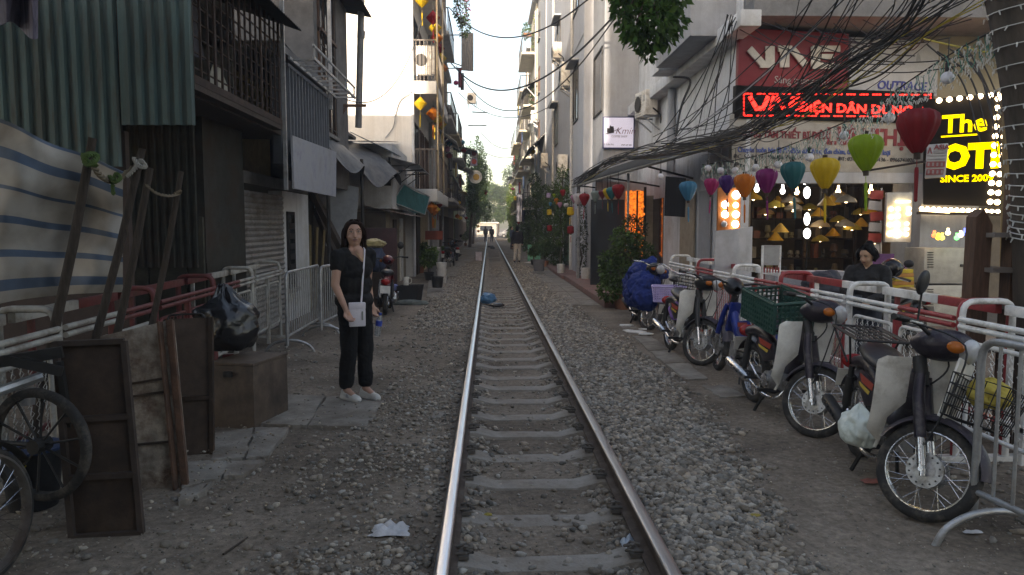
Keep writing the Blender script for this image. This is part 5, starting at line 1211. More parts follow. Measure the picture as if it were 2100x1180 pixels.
motorbike('white-shielded motorbike behind the blue one', (2.22, 9.4, 0), down+R(4), R(36), MATS['cream_clean'], bblack, ('chromepipe',), R(-3))
motorbike('blue motorbike facing away with black instrument cowl', (2.46, 7.90, 0), R(97), R(-12), None, bblue, ('front_panel','chromepipe','blackcowl'), R(3))
motorbike('motorbike half covered by a crumpled blue tarpaulin', (2.30, 12.5, 0), down, R(30), None, bblack, ('chromebar',), R(-3))
motorbike('maroon motorbike with number plate parked behind the woman', (-2.35, 14.7, 0), R(95), R(15), None, bred, ('chromepipe','mirror'), R(3), group='motorbikes on the left')
motorbike('distant motorbike parked by the left shops', (-2.0, 31, 0), R(75), R(20), None, bblack, ('chromepipe',), R(3), group='motorbikes on the left')
motorbike('farther motorbike parked in the left row', (-2.0, 36.5, 0), R(100), R(-20), None, bblack, ('mirror',), R(3), group='motorbikes on the left')
# blue tarpaulin over the motorbike
tp = pm('blue_tarp', (.012,.028,.145), .65, var=.35, scale=9, bump=.5, bscale=12, spec=.15)
def crumple(o, amp, f, seed):
    nv = len(o.data.vertices); co = np.empty(nv*3); o.data.vertices.foreach_get('co', co); nn = np.empty(nv*3); o.data.vertices.foreach_get('normal', nn); co = co.reshape(-1,3); nn = nn.reshape(-1,3); out = co.copy()
    for i in range(nv):
        p = Vector(co[i])*f+Vector((seed,seed,0)); k = amp*.8*abs(mnoise.noise(p*2.3))
        out[i] += (mnoise.noise(p)*amp+nn[i,0]*k, mnoise.noise(p+Vector((7,0,0)))*amp+nn[i,1]*k, mnoise.noise(p+Vector((0,9,0)))*amp+nn[i,2]*k)
    o.data.vertices.foreach_set('co', out.ravel()); o.data.update()
    return o
TARP_JOB = True
# green crate on the second motorbike, rags, bags
crm = pm('green_crate_plastic', (.022,.075,.06), .5, var=.2, dirt=(.06,.07,.06), damt=.35)
ck = thing('plastic_crate', 'dark green plastic crate strapped on a motorbike seat', 'crate', (2.31, 6.62, .80), 0, rot=(R(9), R(-3), R(8)))
w_, d_, h_ = .40, .58, .27
for (x0,x1,y0,y1) in ((-w_/2,-w_/2+.012,-d_/2,d_/2),(w_/2-.012,w_/2,-d_/2,d_/2)):
    s_ = MB()
    for k in range(7): zz = h_*k/6; s_.bb(x0,x1,y0,y1,zz,zz+.022)
    for k in range(15): yv = y0+(y1-y0)*k/14; s_.bb(x0-.003,x1+.003,yv-.009,yv+.009,0,h_)
    s_.build('side_lattice', crm, ck)
for y_ in (-d_/2, d_/2-.012):
    s_ = MB()
    for k in range(7): zz = h_*k/6; s_.bb(-w_/2+.013,w_/2-.013,y_,y_+.012,zz,zz+.012)
    for k in range(9): xv = -w_/2+.02+(w_-.04)*k/8; s_.bb(xv-.006,xv+.006,y_-.003,y_+.015,0,h_)
    s_.build('end_lattice', crm, ck)
MB().bb(-w_/2+.013,w_/2-.013,-d_/2+.013,d_/2-.013,.0,.01).build('bottom', crm, ck)
MB().tube(rpath([(-w_/2,-d_/2,h_),(w_/2,-d_/2,h_),(w_/2,d_/2,h_),(-w_/2,d_/2,h_),(-w_/2,-d_/2,h_)],.03),.014,6).build('rim', crm, ck)
def lump(name, label, cat, c, r, mat, seed, knot=True, squash=1, amp=.22, n=(56,40), extra=None):
    c = Vector(c); m = MB()
    def f(u, v):
        a = 2*math.pi*u; b = math.pi*v; d = Vector((math.sin(b)*math.cos(a), math.sin(b)*math.sin(a), math.cos(b)))
        k = 1+amp*mnoise.noise(d*1.6+Vector((seed,0,0)))+amp*.45*mnoise.noise(d*4.2+Vector((0,seed,0)))+amp*.28*abs(mnoise.noise(Vector((math.cos(a)*5,math.sin(a)*5,b*.8+seed))))+amp*.14*mnoise.noise(d*11+Vector((seed,seed,0)))
        p = Vector((d.x*r[0], d.y*r[1], d.z*r[2]))*k
        if knot and d.z > .55: t = (d.z-.55)/.45; p.x *= 1-.75*t; p.y *= 1-.75*t; p.z += r[2]*.28*t*t
        if p.z < -r[2]*.75*squash: p.z = -r[2]*.75*squash
        return c+p
    m.grid(f, n[0], n[1]); o = m.build(name, mat, smooth=60)
    return tag(o, label, cat)
lump('plastic_bag', 'pale green plastic bag hanging on the nearest motorbike', 'bag', (2.12, 4.70, .36), (.11,.145,.14), pm('bag_pale', (.60,.66,.61), .4, var=.12, bump=.5, bscale=22), 2.1)
lump('rag_bundle', 'yellow rag bundle in the wire basket of the nearest motorbike', 'rag', (2.50, 4.02, .74), (.10,.12,.09), pm('rag_yellow', (.42,.33,.06), .8), 5.3, False)
lump('purple_bag', 'small purple bag on the white-shielded motorbike', 'bag', (2.2, 9.75, .55), (.10,.16,.13), pm('bag_purple', (.22,.12,.42), .6), 3.3, False)
# ---- bicycle with lavender basket
def bicycle(label, loc, heading, steer, opts=(), r=.31, rimm=None):
    t = thing('bicycle', label, 'bicycle', loc, rot=(R(-4), 0, heading)); head = Vector((.42,0,.82)); axis = Vector((-.25,0,1)).normalized()
    S = Matrix.Translation(head) @ Matrix.Rotation(steer, 4, axis) @ Matrix.Translation(-head)
    def sb(m, nm, mt, **k): m.v = [tuple(S @ Vector(p)) for p in m.v]; return m.build(nm, mt, t, **k)
    wheel(t, (.56,0,r), r, S, 30, .02, name='front_wheel', hub_r=.025, rimm=rimm); wheel(t, (-.50,0,r), r, Matrix(), 30, .02, name='rear_wheel', hub_r=.03)
    MB().tube([(.42,0,.80),(.36,0,.62),(-.08,0,.32)], .017, 8).tube([(-.08,0,.30),(-.20,0,.85)], .015, 8).tube([(.38,0,.72),(-.14,0,.48)], .012, 8).build('frame', darkmetal, t, smooth=60)
    for s in (-1, 1): MB().tube([(-.08,.05*s,.30),(-.50,.06*s,r)], .009, 6).tube([(-.18,.03*s,.72),(-.50,.06*s,r)], .009, 6).build('stay', darkmetal, t); sb(MB().tube([(.42,.04*s,.74),(.47,.05*s,.6),(.56,.05*s,r)], .011, 6), 'fork_leg', chrome)
    sb(MB().cyl((.42,0,.78),(.36,0,1.02),.013,n=8), 'stem', chrome)
    sb(MB().tube(cat_pts([(.12,-.27,1.06),(.26,-.22,1.10),(.37,-.08,1.02),(.37,.08,1.02),(.26,.22,1.10),(.12,.27,1.06)],5), .011, 8), 'handlebar', chrome, smooth=60)
    for s in (-1, 1): sb(MB().cyl((.16,.26*s,1.07),(.06,.29*s,1.04),.016,n=8), 'grip', blackp)
    MB().sph((-.22,0,.89), (.14,.09,.045), 14, 8).build('saddle', seatm, t, smooth=60)
    MB().cyl((-.08,-.09,.30),(-.08,.09,.30),.02,n=8).bar((-.08,.09,.30),(.06,.09,.22),.02,.015).bar((-.08,-.09,.30),(-.22,-.09,.38),.02,.015).build('crank', chrome, t)
    MB().box((.06,.14,.22),(.08,.09,.02)).build('pedal', blackp, t); MB().box((-.22,-.14,.38),(.08,.09,.02)).build('pedal', blackp, t)
    if 'basket' in opts:
        b_ = MB()
        for k in range(6): zz = .78+.22*k/5; w_ = .13+.03*k/5; b_.tube([(.50,-w_,zz),(.74,-w_,zz),(.74,w_,zz),(.50,w_,zz)], .004, 4, closed=True)
        for k in range(8): f_ = -1+2*k/7; b_.cyl((.50,.13*f_,.78),(.50,.16*f_,1.0),.003,n=4); b_.cyl((.74,.13*f_,.78),(.74,.16*f_,1.0),.003,n=4)
        for k in range(7):
            for s in (-1,1): b_.cyl((.50+.04*k,.13*s,.78),(.50+.04*k,.16*s,1.0),.003,n=4)
        sb(b_, 'front_basket', darkmetal)
    MB().bar((-.2,.1,.25),(-.3,.22,.005),.015,.015).build('kickstand', darkmetal, t)
    for c_ in ((.56,0,r),(-.5,0,r)):
        g_ = MB().grid(lambda u, v: (c_[0]+(r+.03)*math.cos(R(30+140*u)), (v-.5)*.06, c_[2]+(r+.03)*math.sin(R(30+140*u))), 12, 2, .003)
        (sb(g_, 'mudguard', darkmetal, smooth=60) if c_[0] > 0 else g_.build('mudguard', darkmetal, t, smooth=60))
    return t
bicycle('bicycle with wire front basket between the parked motorbikes', (2.42, 10.95, 0), down-R(8), R(25), ('basket',))
lv = thing('plastic_basket', 'lavender plastic basket hung in front of the bicycle', 'basket', (2.28, 10.55, .62), R(-12)); lm = pm('lavender', (.42,.36,.62), .5)
for k in range(8): zz = .03*k; MB().tube(rpath([(-.21-.004*k,-.13,zz),(.21+.004*k,-.13,zz),(.21+.004*k,.13,zz),(-.21-.004*k,.13,zz),(-.21-.004*k,-.13,zz)],.03), .008 if k not in (0,7) else .013, 5).build('ring', lm, lv)
sl_ = MB()
for k in range(14): x_ = -.2+.4*k/13; sl_.bar((x_,-.135,0),(x_,-.135,.21),.008,.012); sl_.bar((x_,.135,0),(x_,.135,.21),.008,.012)
s_ = sl_.build('slats', lm, lv); s_['kind'] = 'stuff'
MB().bb(-.2,.2,-.12,.12,0,.008).build('bottom', lm, lv)
# ================================================================== LEFT FOREGROUND CLUTTER
stripe_m = bpy.data.materials.new('striped_tarp'); stripe_m.use_nodes = True
def _sm():
    t = stripe_m.node_tree; n = t.nodes; L = t.links; b = n['Principled BSDF']; at = n.new('ShaderNodeAttribute'); at.attribute_name = 'tone'
    tc = n.new('ShaderNodeTexCoord'); nz = n.new('ShaderNodeTexNoise'); nz.inputs['Scale'].default_value = 3; nz.inputs['Detail'].default_value = 8; L.new(tc.outputs['Object'], nz.inputs['Vector'])
    r = n.new('ShaderNodeValToRGB'); r.color_ramp.elements[0].position = .3; r.color_ramp.elements[0].color = (.55,.52,.48,1); r.color_ramp.elements[1].position = .6; r.color_ramp.elements[1].color = (1,1,1,1); L.new(nz.outputs[0], r.inputs[0])
    m = n.new('ShaderNodeMix'); m.data_type = 'RGBA'; m.blend_type = 'MULTIPLY'; m.inputs[0].default_value = 1; L.new(at.outputs['Color'], m.inputs[6]); L.new(r.outputs[0], m.inputs[7]); L.new(m.outputs[2], b.inputs['Base Color']); b.inputs['Roughness'].default_value = .65
_sm()
def striped(name, fn, nu, nv, bands, label):
    o = MB().grid(fn, nu, nv, .008).build(name, stripe_m, smooth=70); me = o.data
    at = me.color_attributes.new('tone', 'FLOAT_COLOR', 'CORNER'); k = nv+1; n0 = (nu+1)*k; cols = np.zeros((len(me.loops), 4)); cols[:,3] = 1
    for p in me.polygons:
        vs = [(i % n0) % k for i in p.vertices]; v = (min(vs)+.5)/nv
        c = (.085,.13,.21) if any(a <= v < b for a, b in bands) else (.43,.405,.37)
        for li in p.loop_indices: cols[li,:3] = c
    at.data.foreach_set('color', cols.ravel()); return tag(o, label, 'tarpaulin')
def tarp1(u, v):
    px = -90+342*u; top = 203+147*u+5*math.sin(3.1*u)+3*math.sin(14*u); bot = 640-40*u
    py = top+(bot-top)*v-10*math.sin(3.1*u)*v; d = 5.35+.30*u+.10*math.sin(u*11+v*2)+.06*math.sin(v*9+u*5)+.05*mnoise.noise((u*6, v*6, 0))
    return AY(px, py, d)
striped('striped_tarpaulin', tarp1, 44, 48, ((.0,.025),(.155,.205),(.35,.385),(.525,.57),(.705,.75),(.88,.935)), 'dirty white tarpaulin with blue stripes hung at the left')
def tarp2(u, v):
    px = -30+108*u; py = -60+(95+28*u)*v+60*v*u*.2+10*math.sin(u*9)*v; return AY(px, py, 5.0+.12*math.sin(u*12)+.1*v)
o = MB().grid(tarp2, 20, 10, .008).build('hanging_cloth', pm('purple_stripe_cloth', (.15,.14,.20), .8, var=.6, scale=3, stretch=(14,1,1)), smooth=70)
tag(o, 'faded striped cloth hanging at the top left corner', 'cloth')
rf = thing('shading_tin_canopy', 'unseen rusty tin canopy added to shade the left foreground, holding the hanging cloth', 'canopy', (-3.6, 4, 4.1))  # out-of-view canopy above the cloth, added to darken the left foreground
corr((-1.7,-2.5,3.95), (-2.0,6.4,4.05), (-7,-2.5,4.5), .12, .025, rust, 'sheet', rf, trap=False)
for yy_ in (-2.3, 6.4): MB().bar((-6.9,yy_,4.42), (-2.1,yy_,3.94), .06, .08).bar((-6.8,yy_,0), (-6.8,yy_,4.4), .08, .08).build('beam', rust, rf, True)
MB().bb(-7, -2.0, -1.0, -.9, 0, 3.9).build('light_blocking_wall', pm('blocker_boards', (.09,.075,.06), .9, var=.4), rf, True)  # unseen wall added to stop light from behind reaching the left clutter
polem = pm('weathered_pole', (.052,.04,.032), .85, var=.5, stretch=(12,12,1), bump=.4)
for (t0, b0, d, r, lab) in (((190,283),(108,700),4.75,.030,'thick dark pole leaning in front of the striped tarpaulin, leftmost'), ((292,305),(205,665),4.95,.026,'dark pole with white rope knot, second from left'), ((308,345),(248,650),5.15,.026,'dark pole beside the white rope knot, third from left'), ((372,352),(325,600),5.5,.022,'thin dark pole rightmost of the leaning four')):
    A, B = AY(*t0, d), AY(*b0, d); dd = (B-A); E = A+dd*((A.z-.02)/(A.z-B.z)); E.y -= .0
    tag(MB().tube([A, A.lerp(E,.3)+Vector((.008,0,0)), A.lerp(E,.65)-Vector((.008,0,0)), E], [r*.85,r,r*1.05,r*1.1], 9).build('leaning_pole', polem, smooth=50), lab, 'pole')
def rope(pts, r, mat, label, n=5, twist=3):
    P_ = cat_pts(pts, 7); m = MB()
    for k in range(twist): m.tube([p+Vector((r*.8*math.cos(i*1.1+k*2.1), 0, r*.8*math.sin(i*1.1+k*2.1))) for i, p in enumerate(P_)], r*.6, n)
    return tag(m.build('rope', mat, smooth=60), label, 'rope')
gr_ = pm('green_rope', (.07,.12,.035), .9); wr_ = pm('white_rope', (.32,.31,.28), .9); tr_ = pm('tan_rope', (.17,.14,.10), .9)
rope([AY(172,318,4.7),AY(178,336,4.66),AY(192,332,4.66),AY(198,320,4.7),AY(180,318,4.66),AY(176,330,4.66),AY(196,338,4.68)], .016, gr_, 'green rope knotted round the leftmost leaning pole')
rope([AY(190,335,4.7),AY(205,360,4.75),AY(230,372,4.85),AY(250,362,4.9),AY(285,335,4.95)], .016, tr_, 'tan twisted rope slung between the leaning poles')
rope([AY(225,362,4.82),AY(235,372,4.8),AY(246,366,4.82),AY(238,358,4.84),AY(232,380,4.82),AY(233,397,4.82)], .012, gr_, 'green knot with a dangling end in the middle of the rope')
rope([AY(275,325,4.92),AY(285,340,4.9),AY(298,342,4.92),AY(288,330,4.92),AY(278,345,4.9),AY(262,362,4.9)], .012, wr_, 'white rope knot on the second leaning pole')
rope([AY(300,380,5.12),AY(320,396,5.2),AY(345,402,5.35),AY(366,398,5.48),AY(370,392,5.46),AY(358,398,5.46)], .008, tr_, 'thin straw rope tied to the rightmost leaning pole')
# leaning panels
def lean_panel(label, pxs, dtop, th, mat, name='rusty_panel'):
    (bl, br, tr, tl) = pxs; BL, BR = G(*bl), G(*br); BL.z = BR.z = .012
    TL, TR = AY(*tl, BL.y+dtop), AY(*tr, BR.y+dtop); t = thing(name, label, 'panel', BL)
    n = (BR-BL).cross(TL-BL).normalized(); MB().prism([BL, BR, TR, TL], -n*th).build('sheet', mat, t, True, bevel=.004)
    return t, BL, BR, TR, TL, n
rustd = pm('dark_rust', (.048,.031,.022), .8, .2, var=.5, dirt=(.022,.02,.018), damt=.5)
flaky = pm('flaking_paint', (.28,.25,.21), .85, var=.45, scale=7, dirt=(.075,.04,.025), damt=.75, dscale=6, bump=.5, bscale=30)
t, BL, BR, TR, TL, n = lean_panel('dark brown three-panel metal door leaning nearest the cart', ((150,1106),(292,1097),(256,700),(116,706)), .22, .03, rustd)
def lp(u, v): return BL.lerp(BR, u).lerp(TL.lerp(TR, u), v)+n*.012
for a, b in (((0,0),(1,0)),((0,.30),(1,.30)),((0,.60),(1,.60)),((0,1),(1,1)),((0,0),(0,1)),((1,0),(1,1))): MB().bar(lp(*a), lp(*b), .03, .03).build('rail', pm('rail_rust_dark', (.045,.032,.026), .8, var=.4), t, True)
t, BL, BR, TR, TL, n = lean_panel('rusty board with flaking grey paint among the leaning panels', ((245,1010),(385,1006),(352,656),(205,690)), .2, .05, flaky)
MB().bar(lp(.86,0), lp(.86,1), .10, .012).build('edge_strip', rust, t, True); MB().bar(lp(.98,0), lp(.98,1), .03, .04).build('edge_strip', rust, t, True)
for v in (.28, .58, .66): MB().bar(lp(.0,v), lp(.8,v), .012, .014).build('rib', rustd, t, True)
t, BL, BR, TR, TL, n = lean_panel('brown metal cabinet door leaning behind the flaking board', ((362,940),(436,936),(433,651),(345,655)), .12, .03, pm('brown_rust', (.062,.043,.033), .8, var=.4, dirt=(.035,.028,.022)))
MB().bar(lp(.02,.42), lp(1,.42), .03, .03).build('rail', rustd, t, True); MB().bar(lp(1,0), lp(1,1), .03, .03).build('edge_strip', rustd, t, True)
MB().tube(rpath([lp(.0,1.0), lp(.05,1.03), lp(.8,1.03), lp(.85,1.0)], .02), .008, 5).build('handle', darkmetal, t, True)
bx = thing('metal_box', 'brown metal box under the black rubbish bag', 'box', G(478, 882), R(-14)); bm_ = pm('box_brown', (.11,.08,.06), .75, .1, var=.35, dirt=(.05,.04,.035))
MB().bb(-.2,.2,0,.55,.015,.54).build('body', bm_, bx, bevel=.008); MB().bb(-.205,.205,-.005,.555,.541,.565).build('lid', bm_, bx, bevel=.006); MB().box((-.02,-.02,.47),(.07,.03,.045)).build('latch', darkmetal, bx)
lump('rubbish_bag', 'shiny black rubbish bag tied on top of the metal box', 'bag', AY(462, 672, 6.42)+Vector((0,0,.02)), (.27,.25,.27), pm('bin_bag', (.012,.012,.014), .22, var=.2, bump=.7, bscale=14, spec=.6), 7.7, True, 1, .24, (44,32))
# handcart wheel, tub, front bicycle
ct = thing('handcart', 'dark handcart with spoked wheel propped at the left edge', 'handcart', (-2.9, 3.95, 0))
wc = AY(82, 913, 3.95); T_ = Matrix.Translation(wc) @ Matrix.Rotation(R(-12), 4, 'Z')
wo_ = MB().lathe([(.262,-.022),(.285,-.026),(.302,-.018),(.31,0),(.302,.018),(.285,.026),(.262,.022),(.262,-.022)], 44, T_ @ Matrix.Rotation(math.pi/2,4,'X')); wo_.f = [f for f in wo_.f if len(f) == 4]
cw_ = wo_.build('wheel', rubber, ct, True, smooth=50)
for i in range(10): a = 2*math.pi*i/10+.2; MB().cyl(T_ @ Vector((.03*math.cos(a),0,.03*math.sin(a))), T_ @ Vector((.265*math.cos(a),0,.265*math.sin(a))), .007, n=5).build('spoke', darkmetal, cw_, True)
MB().cyl(T_ @ Vector((0,-.05,0)), T_ @ Vector((0,.05,0)), .04, n=12).build('hub', darkmetal, cw_, True)
MB().bar(AY(-60,752,3.9), AY(128,722,4.0), .03, .06).bar(AY(20,740,3.92), AY(128,762,3.98), .03, .05).build('frame_arm', darkmetal, ct, True)
MB().cyl(AY(-80,830,3.8), AY(85,772,4.1), .028, n=8).build('handle_tube', galv, ct, True)
MB().cyl(wc, (wc.x-.7, wc.y+.15, wc.z), .014, n=8).build('axle', darkmetal, ct, True)
MB().bar((wc.x-.45,4.05,0), (wc.x-.40,4.0,.95), .04, .04).bar((wc.x+.12,4.12,0), (wc.x+.06,4.06,.95), .03, .03).build('prop_leg', darkmetal, ct, True)
tb_ = thing('plastic_tub', 'black plastic tub with blue rim behind the cart wheel', 'tub', G(70, 1040))
MB().lathe([(.13,.01),(.17,.36),(.16,.36),(.12,.02)], 22).build('body', blackp, tb_, smooth=40); MB().lathe([(.165,.355),(.185,.36),(.185,.375),(.165,.375)], 22).build('rim', pm('tub_blue', (.02,.04,.10), .5), tb_, smooth=40)
MB().bar((-.02,-.15,.33),(.06,-.16,.30),.02,.01).build('handle', pm('tub_yellow', (.5,.4,.02), .5), tb_)
cp_ = MB().lathe([(.04,0),(.052,.13),(.049,.13),(.037,.006)], 14, Matrix.Translation(AY(56, 830, 4.15))).build('plastic_cup', pm('clear_cup', (.4,.4,.4), .2, alpha=.55), smooth=40); tag(cp_, 'clear plastic cup on the cart above the wheel', 'cup')
bicycle('dark bicycle cut off by the left edge of the picture', (-2.72, 2.90, 0), R(85), R(0), (), .32, rimm=pm('old_rim', (.16,.15,.14), .5, .6, dirt=(.08,.06,.05)))
# ================================================================== LANTERNS
PROF = {'drop': [(.10,.0),(.16,-.01),(.34,-.05),(.46,-.15),(.5,-.30),(.47,-.46),(.37,-.70),(.24,-.95),(.14,-1.10),(.11,-1.13)],
        'round': [(.12,0),(.3,-.05),(.45,-.18),(.5,-.38),(.45,-.58),(.3,-.71),(.12,-.76)],
        'diamond': [(.06,0),(.28,-.22),(.5,-.44),(.47,-.50),(.25,-.74),(.06,-.92)],
        'drum': [(.22,0),(.42,-.06),(.5,-.18),(.5,-.95),(.42,-1.08),(.22,-1.14)],
        'long': [(.2,0),(.4,-.08),(.42,-.2),(.42,-1.9),(.4,-2.0),(.2,-2.05)]}
LC = {'red': (.26,.012,.018), 'yellow': (.62,.44,.02), 'green': (.26,.40,.015), 'teal': (.02,.15,.17), 'magenta': (.24,.02,.17), 'pink': (.42,.03,.16), 'purple': (.085,.025,.20), 'orange': (.60,.19,.015), 'blue': (.05,.22,.36), 'white': (.55,.53,.55), 'lilac': (.36,.30,.50), 'maroon': (.13,.012,.03), 'grey': (.22,.28,.27), 'rose': (.42,.2,.3)}
def silk(c):
    nm = 'silk_'+c
    if nm in MATS: return MATS[nm]
    m = pm(nm, LC[c], .55, var=.12, scale=10, bump=.15, bscale=300); t = m.node_tree; n = t.nodes; L = t.links; b = n['Principled BSDF']; o = n['Material Output']
    tr = n.new('ShaderNodeBsdfTranslucent'); tr.inputs[0].default_value = (*LC[c], 1); ms = n.new('ShaderNodeMixShader'); ms.inputs[0].default_value = .35; L.new(b.outputs[0], ms.inputs[1]); L.new(tr.outputs[0], ms.inputs[2]); L.new(ms.outputs[0], o.inputs[0]); return m
def lantern(px, py, y, wpx, color, shape, label, group, tassel=True, cord=.25, tass=1.0):
    """px,py: top of the silk body in the photo, y its depth, wpx its width in photo pixels"""
    c = AY(px, py, y); D = wpx*y/F; t = thing('silk_lantern', label, 'lantern', c, 0, group, rot=(rnd(-.07,.07), rnd(-.07,.07), rnd(0,1))); pr = [(r*D, z*D) for r, z in PROF[shape]]
    near = y < 14; nl_ = 10 if shape == 'drop' else 6
    MB().lathe(pr, 60 if near else (12 if shape != 'diamond' else 8), None, nl_ if near else 0, -.06 if near else 0).build('body', silk(color), t, smooth=35 if near else 20)
    zb = pr[-1][1]
    MB().cyl((0,0,-.004),(0,0,.03*D/.3),pr[0][0]*.9,n=12).build('top_cap', darkwood, t); MB().cyl((0,0,zb-.045*D/.3),(0,0,zb+.004),pr[-1][0]*.75,n=12).build('bottom_cap', darkwood, t)
    MB().cyl((0,0,.02),(0,0,cord),.003 if near else .008,n=4).build('cord', blackp, t)
    if tassel:
        MB().cyl((0,0,zb-.05*D/.3),(0,0,zb-.12*D/.3),.004,n=4).lathe([(.012*D/.3,0),(.016*D/.3,-.03*tass),(.012*D/.3,-.26*D/.3*tass),(.0,-.27*D/.3*tass)], 8, Matrix.Translation((0,0,zb-.11*D/.3))).build('tassel', silk(color), t)
    return t
GL = 'silk lanterns strung across the lamp shop'
for px, py, y, w_, c, lab in ((1411,372,12.0,35,'blue','small light blue drop lantern nearest the awning'),(1460,366,11.4,30,'pink','small hot pink lantern next to the blue one'),(1490,360,11.0,32,'purple','small violet lantern right of the hot pink one'),(1527,357,10.6,42,'orange','orange lantern among the string before the shop'),(1572,346,10.0,44,'magenta','magenta lantern left of the teal one'),(1625,332,9.4,49,'teal','teal lantern before the shop doorway'),(1692,324,8.6,56,'yellow','large yellow lantern with yellow tassel'),(1776,276,7.6,66,'green','lime green lantern beside the red one'),(1884,224,6.5,80,'red','largest dark red lantern in front of the LED ticker')):
    lantern(px, py, y, w_, c, 'drop', lab, GL)
GA = 'lanterns under the awning'
for px, py, y, w_, c, sh_, lab in ((1268,378,15.0,26,'red','drop','red lantern under the awning edge, largest there'),(1253,384,15.6,22,'teal','drop','dim teal lantern behind the red awning lantern'),(1246,386,16.0,20,'yellow','drop','yellow lantern with tassel under the awning'),(1235,390,16.8,16,'maroon','drop','dark maroon lantern under the awning'),(1222,391,17.6,20,'grey','drop','pale grey-green lantern under the awning'),(1199,397,19.5,22,'red','drop','red lantern near the far awning corner'),(1184,397,20.0,20,'white','drop','white lantern glowing at the awning corner'),(1177,400,20.5,14,'rose','drop','pink lantern behind the white awning lantern')):
    lantern(px, py, y, w_, c, sh_, lab, GA)
GP = 'lanterns among the right pavement plants'
for px, py, y, w_, c, sh_, lab in ((1171,425,21.0,15,'yellow','drum','yellow drum lantern with writing below the awning corner'),(1170,464,21.2,14,'red','drum','red drum lantern below the yellow drum lantern'),(1126,430,29,10,'yellow','drum','smaller yellow drum lantern among the vines'),(1127,462,29,11,'red','drum','smaller red drum lantern among the vines'),(1125,396,29,9,'lilac','drum','pale lilac drum lantern among the vines'),(1137,397,28,8,'green','drop','green lantern among the vines'),(1142,407,27,11,'orange','drop','orange lantern among the vines'),(1148,415,26,10,'rose','drop','pink lantern low among the vines'),(1154,389,26,12,'red','drop','red lantern high among the vines'),(1129,415,29,7,'blue','drop','little blue lantern among the vines'),(1161,417,25,10,'white','round','white round lantern in the greenery'),(1091,306,46,14,'yellow','round','yellow round lantern below the black canopy'),(1094,436,44,8,'yellow','round','yellow lantern by the grey cloth'),(1097,432,43,8,'red','round','red lantern by the grey cloth'),(1057,403,55,7,'yellow','drum','tiny yellow drum lantern far down the right row'),(1052,385,60,7,'pink','round','tiny pink lantern far down the right row'),(1092,190,52,9,'pink','round','pink lantern on a right row balcony'),(1068,450,50,7,'yellow','round','little yellow lantern above the far pedestrian'),(1064,455,52,6,'red','round','little red lantern above the far pedestrian')):
    lantern(px, py, y, w_, c, sh_, lab, GP, tassel=y < 22, cord=.35)
GB = 'diamond lanterns on the balcony house'
rowc = ['yellow','red','yellow','orange','red','yellow','orange','red']
for j, (px0, py0, px1, py1, n_, dx) in enumerate(((865,-12,908,130,7,0),(862,200,905,245,6,0))):
    for i in range(n_):
        k = 1-(1-i/(n_-1))**1.0; y = 25.0+6.5*k; px = (px0 if i == 0 else 884+(px1-884)*k); py = py0 if i == 0 else py0+14+(py1-py0-14)*k
        lantern(px, py, y, 28 if i == 0 else 30-8*k, rowc[i] if not (j == 1 and i) else ('orange','yellow','yellow','orange','yellow')[i-1], 'diamond', ('upper','lower')[j]+' balcony %s diamond lantern, %s of its row' % (rowc[i] if not (j == 1 and i) else ('orange','yellow','yellow','orange','yellow')[i-1], ('first','second','third','fourth','fifth','sixth','last')[i]), GB, cord=.3)
for i, (px, py, y, w_, c) in enumerate(((885,415,25.2,24,'orange'),(893,420,26.4,22,'yellow'),(899,412,27.5,18,'red'),(889,424,25.8,20,'orange'))):
    lantern(px, py, y, w_, c, 'diamond', ('front orange','yellow','red','lower orange')[i]+' diamond lantern by the teal awning', GB, cord=.3)
GF = 'lanterns along the left row'
for i, (px, py, y, w_, c, sh_, lab) in enumerate(((935,166,38,11,'pink','round','pink ball lantern beside hanging clothes on the left row'),(915,280,34,15,'purple','round','purple ball lantern in the left row cluster'),(922,290,34.5,12,'blue','round','blue ball lantern in the left row cluster'),(916,300,33.5,15,'rose','round','rosy ball lantern in the left row cluster'),(921,315,34,13,'red','round','red ball lantern in the left row cluster'),(942,282,42,10,'orange','round','orange ball lantern high in the left row'),(948,288,42.5,11,'blue','round','blue ball lantern high in the left row'),(951,305,43,11,'maroon','round','dark red ball lantern high in the left row'),(904,352,31,9,'yellow','drum','tall yellow drum lantern on the balcony house corner'),(903,378,31,8,'yellow','drum','lower yellow drum lantern on the balcony house corner'),(940,412,40,10,'yellow','round','yellow-green ball lantern over the left shops'),(938,440,42,10,'orange','round','orange ball lantern low over the left shops'),(944,444,43,9,'yellow','round','yellow ball lantern low over the left shops'),(952,440,44,8,'white','round','white ball lantern low over the left shops'),(956,445,45,7,'red','round','red ball lantern low over the left shops'),(981,462,62,6,'yellow','round','small yellow ball lantern by the far trees'),(981,472,62,6,'orange','round','small orange ball lantern by the far trees'),(996,390,62,9,'red','drop','red star-like lantern hanging before the far trees'))):
    lantern(px, py, y, w_, c, sh_, lab, GF, tassel=False, cord=.4)

